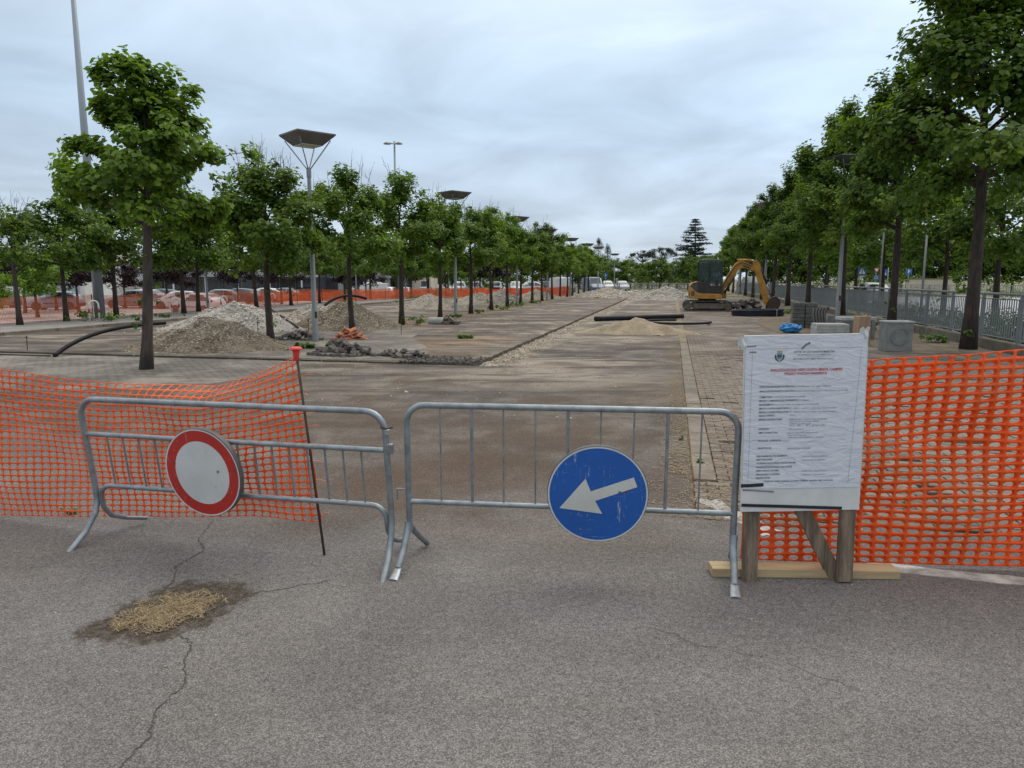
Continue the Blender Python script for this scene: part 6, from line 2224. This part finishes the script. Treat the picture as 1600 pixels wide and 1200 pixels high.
for k in range(14):
    MB().box((0, 0, 0), (r_.uniform(0.25, 0.5), 0.2, 0.13)).build("stone_block", M["kerb"], t, (r_.gauss(0, 0.35), r_.gauss(0, 0.3), 0.08 + 0.05 * (k % 6)), (r_.gauss(0, 0.15), r_.gauss(0, 0.15), r_.uniform(0, 3)), bevel=0.01)
for i, (u, v, s_) in enumerate(((24.4, 3.75, 0.2), (26.2, 3.95, 0.14))):
    t = thing("plastic_bag", W(u, v, 0.0), ("crumpled bright blue plastic bag on the soil above the notice", "small blue plastic scrap farther back beside the block stack")[i], "bag", "blue plastic bags")
    f1 = smooth_noise(40 + i, 9, 1.0)
    mb = MB()

    def fn(a, b, s_=s_, f1=f1):
        an, ph = 2 * math.pi * a, math.pi * b
        rr_ = s_ * (1 + 0.35 * f1(4 * math.cos(an) + 2, 5 * b + 3 * math.sin(an)))
        return (1.7 * rr_ * math.sin(ph) * math.cos(an), rr_ * math.sin(ph) * math.sin(an), 0.75 * s_ - 0.75 * rr_ * math.cos(ph))
    mb.grid(20, 12, fn)
    mb.build("bag_sheet", M["bag"], t)
    MB().tube([(s_ * 1.2, 0, s_ * 0.8), (s_ * 1.7, 0.02, s_ * 1.3), (s_ * 2.0, 0, s_ * 1.15)], [0.05, 0.03, 0.015], 6, flat=0.4).build("knot", M["bag"], t)

# ------------------------------------------------------------------ LEFT: HOOPS, FAR NETS


def hoop(u, v, label, s_=1.0):
    t = thing("hoop_barrier", W(u, v, 0.085), label, "hoop barrier", "white hoops with red bands", rz=-ROW + rad(75))
    w, h = 0.19, 0.82 * s_
    pts = [(-w, 0, 0), (-w, 0, h - w)] + [(w * math.cos(rad(a)), 0, h - w + w * math.sin(rad(a))) for a in range(165, -1, -15)] + [(w, 0, 0)]
    MB().tube(pts, 0.034, 10).build("hoop", M["hoop_white"], t, smooth=True)
    for s in (-1, 1):
        MB().tube([(s * w, 0, 0.36), (s * w, 0, 0.52)], 0.0365, 10).build("red_band", M["hoop_red"], t, smooth=True)


hoop(19.2, -22.0, "white hoop barrier cut by the left edge of the picture")
hoop(23.2, -21.7, "white hoop barrier beside the very tall mast")
hoop(28.2, -22.0, "white hoop barrier in front of the white hatchback's bonnet")
hoop(32.1, -22.2, "white hoop barrier by the white hatchback's tail", 0.95)
hoop(36.6, -22.2, "white hoop barrier left of the second left tree trunk")


def far_net(p0, p1, z0, z1, h, cell, wire, mat, label, post_step, sag=0.04, seed=0, z=0.0):
    """lattice of flat strands, too far off to show its oval holes"""
    t = thing("safety_net", (0, 0, 0), label, "safety net", "orange safety nets")
    p0, p1 = Vector(p0), Vector(p1)
    L = (p1 - p0).length
    d = (p1 - p0).normalized()
    nrm = Vector((-d.y, d.x, 0))
    nz_ = smooth_noise(seed, 8, 1.0)
    V, F = [], []

    def S(s, k):
        sg = sag * math.sin(math.pi * ((s / post_step) % 1.0))
        q = p0 + d * s + nrm * (0.05 * nz_(s * 0.9, k * 2))
        zz_ = z0 + (z1 - z0) * s / L + h * k * (1 - sg / h * k) + 0.02 * nz_(s * 1.7, k * 3)
        return Vector((q.x, q.y, zz_))
    n = int(L / cell)
    nr_ = int(h / (cell * 0.75))
    seg = 6
    for i in range(n):
        s = i * cell
        for j in range(seg):
            b = len(V)
            V += [S(s, j / seg), S(s + wire, j / seg), S(s + wire, (j + 1) / seg), S(s, (j + 1) / seg)]
            F.append((b, b + 1, b + 2, b + 3))
    for j in range(nr_ + 1):
        k = j / nr_
        for i in range(0, n, 4):
            b = len(V)
            s0, s1 = i * cell, min(L, (i + 4) * cell)
            hw = wire * 0.5 / h
            off = nrm * 0.004
            V += [S(s0, max(0, k - hw)) + off, S(s1, max(0, k - hw)) + off, S(s1, k + hw) + off, S(s0, k + hw) + off]
            F.append((b, b + 1, b + 2, b + 3))
    me = mesh_np("mesh_sheet", np.array([tuple(v) for v in V]), np.array(F), mat)
    link("mesh_sheet", me, t)
    s = 0
    pmh = MB().tube([(0, 0, -0.1), (0, 0, h + 0.06)], 0.014, 6).mesh("stake", M["rust"])
    while s < L:
        link("stake", pmh, t, S(s, 0) - nrm * 0.03)
        s += post_step


far_net(W(12, -24.05), W(46, -24.05), 0.07, 0.07, 0.98, 0.062, 0.016, M["net_far"], "faint orange net along the left footway, pink before the car park", 3.4, seed=21)
far_net(W(46, -24.05), (-2.5, 71.0, 0), 0.0, -0.1, 0.98, 0.07, 0.024, M["net_far"], "orange net behind the gravel heaps in the left middle", 3.6, seed=22)
far_net((-36, 73, 0), (-9, 76, 0), LOT_Z, LOT_Z + 0.3, 1.0, 0.09, 0.052, M["net_far2"], "dark red-orange net across the car park before the parked cars", 3.0, 0.12, seed=23)
far_net((-9, 76, 0), (6.4, 79, 0), LOT_Z + 0.3, -0.1, 1.0, 0.09, 0.052, M["net_far2"], "saturated orange net behind the far trunks of the left row", 3.0, 0.12, seed=24)

# ------------------------------------------------------------------ CARS
CARS = {}


def car_meshes(kind):
    """stations: x, half width low, half width belt, half width roof, z sill, z belt, z roof"""
    if kind == "hatch":
        L, st = 3.84, [(-1.90, .70, .70, .60, .34, .72, .74), (-1.86, .78, .78, .62, .24, .84, .90), (-1.62, .81, .81, .60, .22, .90, 1.22), (-1.25, .82, .82, .59, .21, .91, 1.42), (-.6, .82, .83, .60, .20, .90, 1.475), (.1, .82, .83, .60, .20, .88, 1.47), (.45, .82, .83, .58, .20, .87, 1.38), (1.10, .82, .82, .60, .21, .86, .93), (1.55, .80, .79, .62, .23, .76, .78), (1.84, .72, .70, .55, .28, .62, .64), (1.92, .60, .60, .5, .36, .52, .54)]
        win = [(-1.52, -.74), (-.66, .08), (.14, .86)]
    elif kind == "van":
        L, st = 4.9, [(-2.45, .84, .84, .80, .34, 1.0, 1.9), (-2.42, .92, .92, .84, .28, 1.05, 2.0), (-1.0, .94, .94, .86, .26, 1.05, 2.05), (.6, .94, .94, .86, .26, 1.05, 2.05), (1.0, .94, .94, .84, .26, 1.05, 1.98), (1.62, .93, .92, .78, .26, 1.04, 1.20), (2.15, .90, .88, .7, .28, .92, .95), (2.42, .80, .78, .6, .34, .70, .72)]
        win = [(.55, 1.30)]
    else:
        L, st = 4.4, [(-2.2, .70, .70, .6, .36, .70, .72), (-2.14, .84, .83, .62, .26, .86, .90), (-1.85, .87, .86, .62, .23, .94, 1.16), (-1.3, .88, .87, .62, .22, .95, 1.45), (-.5, .88, .87, .63, .21, .94, 1.52), (.2, .88, .87, .63, .21, .92, 1.50), (.55, .88, .87, .61, .21, .91, 1.40), (1.25, .88, .86, .62, .22, .89, .96), (1.8, .85, .82, .6, .24, .80, .82), (2.12, .76, .72, .55, .30, .66, .68), (2.2, .64, .62, .5, .38, .54, .56)]
        win = [(-1.72, -.86), (-.78, .12), (.18, .98)]
    mb = MB()
    rows = []
    for (x, wl, wb, wr, zs, zb, zr) in st:
        k = (zr - zb)
        rows.append([(x, -wl * 0.96, zs), (x, -wl, zs + 0.10), (x, -wb * 1.01, (zs + zb) / 2 + 0.05), (x, -wb, zb), (x, -(wb * 0.35 + wr * 0.65), zb + k * 0.62), (x, -wr, zr - k * 0.08), (x, -wr * 0.72, zr), (x, 0, zr + 0.012)])
    full = [r + [(x, -y, z) for x, y, z in r[-2::-1]] for r in rows]
    n_ = len(full[0])
    mb.add([p for r in full for p in r], [(i * n_ + j, i * n_ + j + 1, (i + 1) * n_ + j + 1, (i + 1) * n_ + j) for i in range(len(full) - 1) for j in range(n_ - 1)] + [tuple(range(n_))[::-1], tuple((len(full) - 1) * n_ + j for j in range(n_))])

    def stn(x):
        xs = [s[0] for s in st]
        return [float(np.interp(x, xs, [s[k] for s in st])) for k in range(1, 7)]
    wins = []
    for (xa, xb) in win:
        for s in (-1, 1):
            pts = []
            for x in np.linspace(xa, xb, 6):
                wl, wb, wr, zs, zb, zr = stn(x)
                k = zr - zb
                pts.append(((x, s * (wb + 0.004), zb + 0.03), (x, s * (wr + 0.028), max(zb + 0.05, zr - 0.10))))
            m2 = MB()
            m2.add([q for p_ in pts for q in p_], [(2 * i, 2 * i + 2, 2 * i + 3, 2 * i + 1) for i in range(5)])
            wins.append(m2)
    # windscreen and rear window
    scr = []
    if kind == "van":
        spans = [(1.02, 1.60, 1)]
    elif kind == "hatch":
        spans = [(.48, 1.06, 1), (-1.62, -1.30, -1)]
    else:
        spans = [(.60, 1.20, 1), (-1.85, -1.38, -1)]
    for (xa, xb, dr) in spans:
        m2 = MB()
        pts = []
        for x in np.linspace(xa, xb, 5):
            wl, wb, wr, zs, zb, zr = stn(x)
            pts.append([(x + 0.012 * dr, y, zr + 0.016) for y in (-wr * 0.86, -wr * 0.4, 0, wr * 0.4, wr * 0.86)])
        m2.add([q for p_ in pts for q in p_], [(i * 5 + j, i * 5 + j + 1, (i + 1) * 5 + j + 1, (i + 1) * 5 + j) for i in range(4) for j in range(4)])
        scr.append(m2)
    return L, mb, wins, scr, st


def make_car(kind, paint):
    key = (kind, paint)
    if key in CARS:
        return CARS[key]
    L, mb, wins, scr, st = car_meshes(kind)
    bm_ = mb.mesh("body", CARP[paint], True)
    bm_.set_sharp_from_angle(angle=rad(45))
    parts = [("body", bm_, (0, 0, 0))]
    for w_ in wins:
        parts.append(("side_window", w_.mesh("side_window", M["window_glass"]), (0, 0, 0)))
    for k, s_ in enumerate(scr):
        parts.append(("windscreen" if k == 0 else "rear_window", s_.mesh("windscreen", M["window_glass"]), (0, 0, 0)))
    wb = L * 0.31
    wr = 0.30 if kind != "van" else 0.33
    wy = (0.74 if kind == "hatch" else 0.79 if kind != "van" else 0.84)
    tyre = MB().lathe([(wr * 0.62, -0.09), (wr * 0.94, -0.095), (wr, -0.07), (wr, 0.07), (wr * 0.94, 0.095), (wr * 0.62, 0.09)], 20, axis="Y").mesh("tyre", M["tyre"], True)
    rim = MB().lathe([(0.0, -0.085), (0.05, -0.09), (wr * 0.5, -0.07), (wr * 0.64, -0.098), (wr * 0.64, 0.098), (wr * 0.5, 0.07), (0, 0.085)], 16, axis="Y").mesh("rim", M["rim"], True)
    arch = MB().lathe([(0.0, 0.0), (wr * 1.16, 0.0), (wr * 1.16, 0.01), (0, 0.01)], 18, axis="Y").mesh("wheel_arch", M["machine_black"])
    for x in (-wb, wb):
        for s in (-1, 1):
            parts.append(("wheel_arch", arch, (x, s * (wy + 0.087), wr * 1.02)))
            parts.append(("wheel", (tyre, rim), (x, s * (wy + 0.012), wr)))
    f = st[-2]
    b = st[1]
    for s in (-1, 1):
        parts.append(("headlight", MB().box((0, 0, 0), (0.16, 0.30, 0.13), (0, 0.2, s * -0.35)).mesh("headlight", M["head_lamp"]), (f[0] - 0.07, s * (f[1] - 0.16), f[5] - 0.02)))
        parts.append(("tail_light", MB().box((0, 0, 0), (0.10, 0.16, 0.34), (0, 0.1, 0)).mesh("tail_light", M["tail_lamp"]), (b[0] + 0.06, s * (b[2] - 0.10), b[5] - 0.02)))
        parts.append(("side_mirror", MB().box((0, 0, 0), (0.10, 0.16, 0.12)).mesh("side_mirror", CARP[paint]), (L * 0.19, s * (st[4][2] + 0.08), st[4][5] + 0.06)))
        parts.append(("side_strip", MB().box((0, 0, 0), (L * 0.34, 0.02, 0.05)).mesh("side_strip", M["machine_black"]), (0, s * (st[4][2] + 0.002), 0.52)))
    parts.append(("front_bumper", MB().box((0, 0, 0), (0.12, 1.30, 0.16)).mesh("front_bumper", CARP[paint]), (f[0] + 0.03, 0, 0.36)))
    parts.append(("rear_bumper", MB().box((0, 0, 0), (0.14, 1.42, 0.20)).mesh("rear_bumper", M["machine_black"] if kind == "hatch" else CARP[paint]), (b[0] - 0.02, 0, 0.42)))
    parts.append(("number_plate", MB().box((0, 0, 0), (0.02, 0.46, 0.11)).mesh("number_plate", M["tsign_white"]), (f[0] + 0.10, 0, 0.38)))
    CARS[key] = parts
    return parts


def park(kind, paint, x, y, hd, label, group="parked cars beyond the nets", z=None):
    t = thing("parked_van" if kind == "van" else "parked_car", (x, y, gz(x, y) if z is None else z), label, "van" if kind == "van" else "car", group, rz=rad(hd))
    for nm, me, loc in make_car(kind, paint):
        if isinstance(me, tuple):
            w_ = link("wheel", me[0], t, loc)
            link("rim", me[1], w_)
        else:
            link(nm, me, t, loc)
    return t


park("hatch", "white", at(309, 0, 51), 51, 163, "white hatchback behind the orange net on the left, tail to the right", "parked cars beyond the nets")
CL = [(277, 60, "hatch", "white", 200, "white car parked left behind the white hatchback's bonnet"), (208, 62, "suv", "silver", 175, "silver car between the tall mast and the nearest left tree"), (222, 66, "suv", "white", 170, "white car just left of the nearest left trunk"),
      (248, 68, "suv", "black", 185, "dark car just right of the nearest left trunk"), (340, 68, "hatch", "silver", 190, "silver car showing above the white hatchback's roof"), (372, 72, "suv", "teal", 180, "dark teal car left of the second left trunk"),
      (412, 76, "suv", "white", 185, "white car behind the second left trunk"), (442, 80, "hatch", "lightblue", 175, "pale blue car right of the second left trunk"), (478, 82, "suv", "black", -35, "black car just left of the nearest lamp post"),
      (88, 58, "hatch", "lightblue", 195, "pale blue car behind the globe tree's right side"), (12, 62, "suv", "grey", 180, "dark grey car at the left edge"), (55, 62, "suv", "white", 178, "white car under the globe tree"),
      (572, 82, "van", "white", 180, "white van behind the third left trunk"), (606, 84, "suv", "white", -95, "white car right of the white van"), (632, 86, "hatch", "silver", -88, "silver car behind the fourth left trunk"),
      (664, 86, "suv", "grey", -92, "grey car right of the fourth left trunk"), (690, 88, "hatch", "red", -90, "red car behind the fifth left trunk"), (718, 88, "suv", "white", -85, "white car behind the second lamp post"),
      (745, 90, "hatch", "silver", -92, "silver car between the sixth and seventh left trunks"), (775, 92, "suv", "black", -90, "black car right of the seventh left trunk"), (806, 92, "suv", "silver", -88, "silver car behind the third lamp post"),
      (826, 94, "hatch", "white", 182, "white car behind the ninth left trunk"), (846, 96, "suv", "black", 178, "black car near the far end of the saturated net"), (880, 96, "van", "white", 60, "white van behind the fifth lamp post"),
      (926, 97, "van", "blue", -80, "blue van behind the sixth lamp post"), (949, 114, "suv", "white", -92, "white car facing the camera at the far end"), (972, 110, "suv", "silver", -90, "silver car right of the far white car")]
for (px, Y, kind, paint, hd, lab) in CL:
    x = at(px, 0, Y)
    park(kind, paint, x, Y, hd, lab)
# cars on the street at the right
for (u, v, kind, paint, hd, lab) in ((55, 13.6, "suv", "silver", 80, "silver car seen through the right fence bars"), (97, 9.6, "van", "white", 77, "white van behind the digger arm"),):
    p = W(u, v, -0.06)
    park(kind, paint, p.x, p.y, hd, lab, z=-0.06)

# ------------------------------------------------------------------ BUILDINGS ON THE LEFT


def building(name, x, y, w, d, h, mat, label, rz=0.0, rows=(), roof="flat", parts=()):
    t = thing(name, (x, y, LOT_Z), label, "building", "buildings beyond the car park", rz=rz)
    MB().box((0, d / 2, h / 2), (w, d, h)).build("wall", mat, t)
    if roof == "flat":
        MB().box((0, d / 2, h + 0.12), (w + 0.5, d + 0.5, 0.26)).build("roof", M["wall_grey"], t)
    else:
        mb = MB()
        mb.prism([(-w / 2 - 0.4, -0.4, h + 0.002), (-w / 2 - 0.4, d + 0.4, h + 0.002), (-w / 2 - 0.4, d / 2, h + 1.3)], (w + 0.8, 0, 0))
        mb.build("roof", M["roof_tile"], t)
    for (n_, ww, wh, zb, frame) in rows:
        for k in range(n_):
            xc = -w / 2 + w * (k + 0.5) / n_
            o = MB().box((xc, -0.03, zb + wh / 2), (ww, 0.10, wh)).build("window", frame, t)
            MB().box((xc, -0.085, zb + wh / 2), (ww - 0.16, 0.03, wh - 0.16)).build("pane", M["dark_glass"], o)
    for kind, c, s_, m_ in parts:
        MB().box(c, s_).build(kind, m_, t)
    return t


WW = M["tsign_white"]
building("apartment_building", -53, 78, 18, 10, 5.6, M["wall_white"], "white two-storey building with balcony behind the left trees", 0.12, [(5, 1.3, 1.5, 3.4, WW), (4, 1.6, 1.9, 0.3, M["wall_grey"])], "flat", [("balcony_slab", (2, -0.8, 2.95), (7, 1.5, 0.2), M["wall_grey"]), ("balcony_rail", (2, -1.5, 3.5), (7, 0.08, 0.95), M["wall_grey"])])
building("garage_block", -44, 66, 9, 5, 2.6, M["wall_white"], "low cream block with grey shutter left of the nearest tree", 0.05, [], "flat", [("shutter", (2.4, -0.04, 0.95), (3.2, 0.1, 1.8), M["wall_grey"])])
building("white_house", -62, 70, 12, 9, 4.4, M["wall_white"], "pale house with dark windows at the far left edge", 0.1, [(3, 1.2, 1.4, 2.6, M["wall_grey"]), (3, 1.2, 1.5, 0.4, M["wall_grey"])])
t = building("glazed_pavilion", -33, 84, 20, 9, 3.0, M["dark_glass"], "long low glazed pavilion with pale grey canopy behind the parked cars", 0.03, [(9, 1.9, 2.3, 0.25, M["wall_grey"])], "flat", [("canopy", (0, -1.4, 2.95), (20.6, 3.2, 0.55), M["wall_grey"])] + [("column", (-9 + k * 3.6, -2.7, 1.35), (0.16, 0.16, 2.7), WW) for k in range(6)])
building("shop_block", -21.5, 90, 7, 9, 3.6, M["wall_grey"], "grey block with dark open front behind the nearest lamp post", 0.0, [(2, 2.8, 2.4, 0.2, M["dark_glass"])], "flat")
building("beige_building", -15.3, 100, 8, 9, 5.2, M["wall_beige"], "beige building with narrow dark windows behind the third left trunk", 0.0, [(4, 0.8, 1.3, 3.1, WW), (4, 0.9, 1.6, 0.6, WW)], "pitched")
building("green_canopy_shop", -19, 97, 4.5, 6, 2.6, M["wall_grey"], "small shop front with glass panes right of the nearest lamp post", 0.0, [(3, 1.2, 1.9, 0.2, WW)])

# ------------------------------------------------------------------ TRAFFIC SIGNS


def traffic_sign(loc, h, label, shapes, rz=0.0):
    t = thing("traffic_sign", loc, label, "traffic sign", "traffic signs", rz=rz)
    MB().tube([(0, 0, 0), (0, 0, h)], 0.03, 8).build("pole", M["lamp_pole"], t)
    for sh in shapes:
        kind, zc, s_ = sh[0], sh[1], sh[2]
        if kind == "crossing":
            o = MB().box((0, -0.04, zc), (s_, 0.02, s_)).build("panel", M["tsign_blue"], t)
            MB().prism([(-s_ * .40, -0.052, zc - s_ * .34), (s_ * .40, -0.052, zc - s_ * .34), (0, -0.052, zc + s_ * .38)], (0, -0.004, 0)).build("white_triangle", M["tsign_white"], o)
            # walking figure: head, trunk, two legs, two arms
            f = s_ * 0.9
            MB().lathe([(0, 0), (f * .055, 0), (f * .055, -0.004), (0, -0.004)], 10, c=(0.02 * f, -0.058, zc + f * .17), axis="Y").build("figure_head", M["machine_black"], o)
            fg = MB()
            for a, b, wd in (((0.02, .10), (-0.01, -.10), .10), ((-0.01, -.08), (-.13, -.32), .06), ((-0.01, -.08), (.12, -.32), .06), ((0.02, .08), (-.13, -.04), .045), ((0.02, .08), (.14, -.03), .045)):
                A, B = Vector((a[0] * f, 0, a[1] * f)), Vector((b[0] * f, 0, b[1] * f))
                d_ = B - A
                fg.box(Vector((0, -0.060, zc)) + (A + B) / 2, (wd * f, 0.004 + 0.001 * wd, d_.length), (0, math.atan2(d_.x, d_.z), 0))
            fg.build("walking_figure", M["machine_black"], o)
        elif kind == "yield":
            o = MB().prism([(-s_ / 2, -0.04, zc + s_ * .3), (s_ / 2, -0.04, zc + s_ * .3), (0, -0.04, zc - s_ * .5)], (0, -0.02, 0)).build("panel", M["tsign_red"], t)
            MB().prism([(-s_ * .3, -0.062, zc + s_ * .19), (s_ * .3, -0.062, zc + s_ * .19), (0, -0.062, zc - s_ * .28)], (0, -0.004, 0)).build("white_field", M["tsign_white"], o)
        elif kind == "round":
            o = MB().lathe([(0, 0.01), (s_ / 2, 0.01), (s_ / 2, -0.01), (0, -0.01)], 20, c=(0, -0.04, zc), axis="Y").build("panel", M[sh[3]], t)
            if sh[3] == "tsign_red":
                MB().lathe([(0, 0), (s_ * .34, 0), (s_ * .34, -0.006), (0, -0.006)], 20, c=(0, -0.052, zc), axis="Y").build("white_field", M["tsign_white"], o)
            else:
                for k in range(3):
                    a = math.radians(90 + 120 * k)
                    MB().box((s_ * .26 * math.cos(a), -0.056, zc + s_ * .26 * math.sin(a)), (s_ * .36, 0.006, s_ * .10), (0, -a - math.pi / 2, 0)).build("ring_arrow", M["tsign_white"], o)
        elif kind == "blue":
            o = MB().box((0, -0.04, zc), (s_, 0.02, s_)).build("panel", M["tsign_blue"], t)
            MB().box((-s_ * .1, -0.055, zc), (s_ * .14, 0.008, s_ * .62)).build("white_mark", M["tsign_white"], o)
            MB().box((s_ * .08, -0.057, zc + s_ * .1), (s_ * .22, 0.008, s_ * .14)).build("white_mark", M["tsign_white"], o)


def sgn(px, Y, h, label, shapes):
    traffic_sign((at(px, 0, Y), Y, -0.13), h, label, shapes)


sgn(1342.5, 52, 2.75, "square blue pedestrian crossing sign, larger of the two beyond the right fence", [("crossing", 2.42, 0.60)])
sgn(1377, 58, 2.60, "square blue pedestrian crossing sign beside the second right trunk", [("crossing", 2.34, 0.52)])
sgn(1365.5, 62, 2.9, "red and white give way triangle above a round blue roundabout sign", [("yield", 2.62, 0.60), ("round", 1.95, 0.42, "tsign_blue")])
sgn(1416, 60, 2.9, "small blue square sign right of the second right trunk", [("blue", 2.45, 0.5)])
sgn(894, 92, 3.0, "round red and white sign over a blue disc in the far left row", [("round", 2.6, 0.65, "tsign_red"), ("round", 1.9, 0.6, "tsign_blue")])
sgn(946, 112, 2.7, "blue square sign above the far white car", [("blue", 2.35, 0.62)])
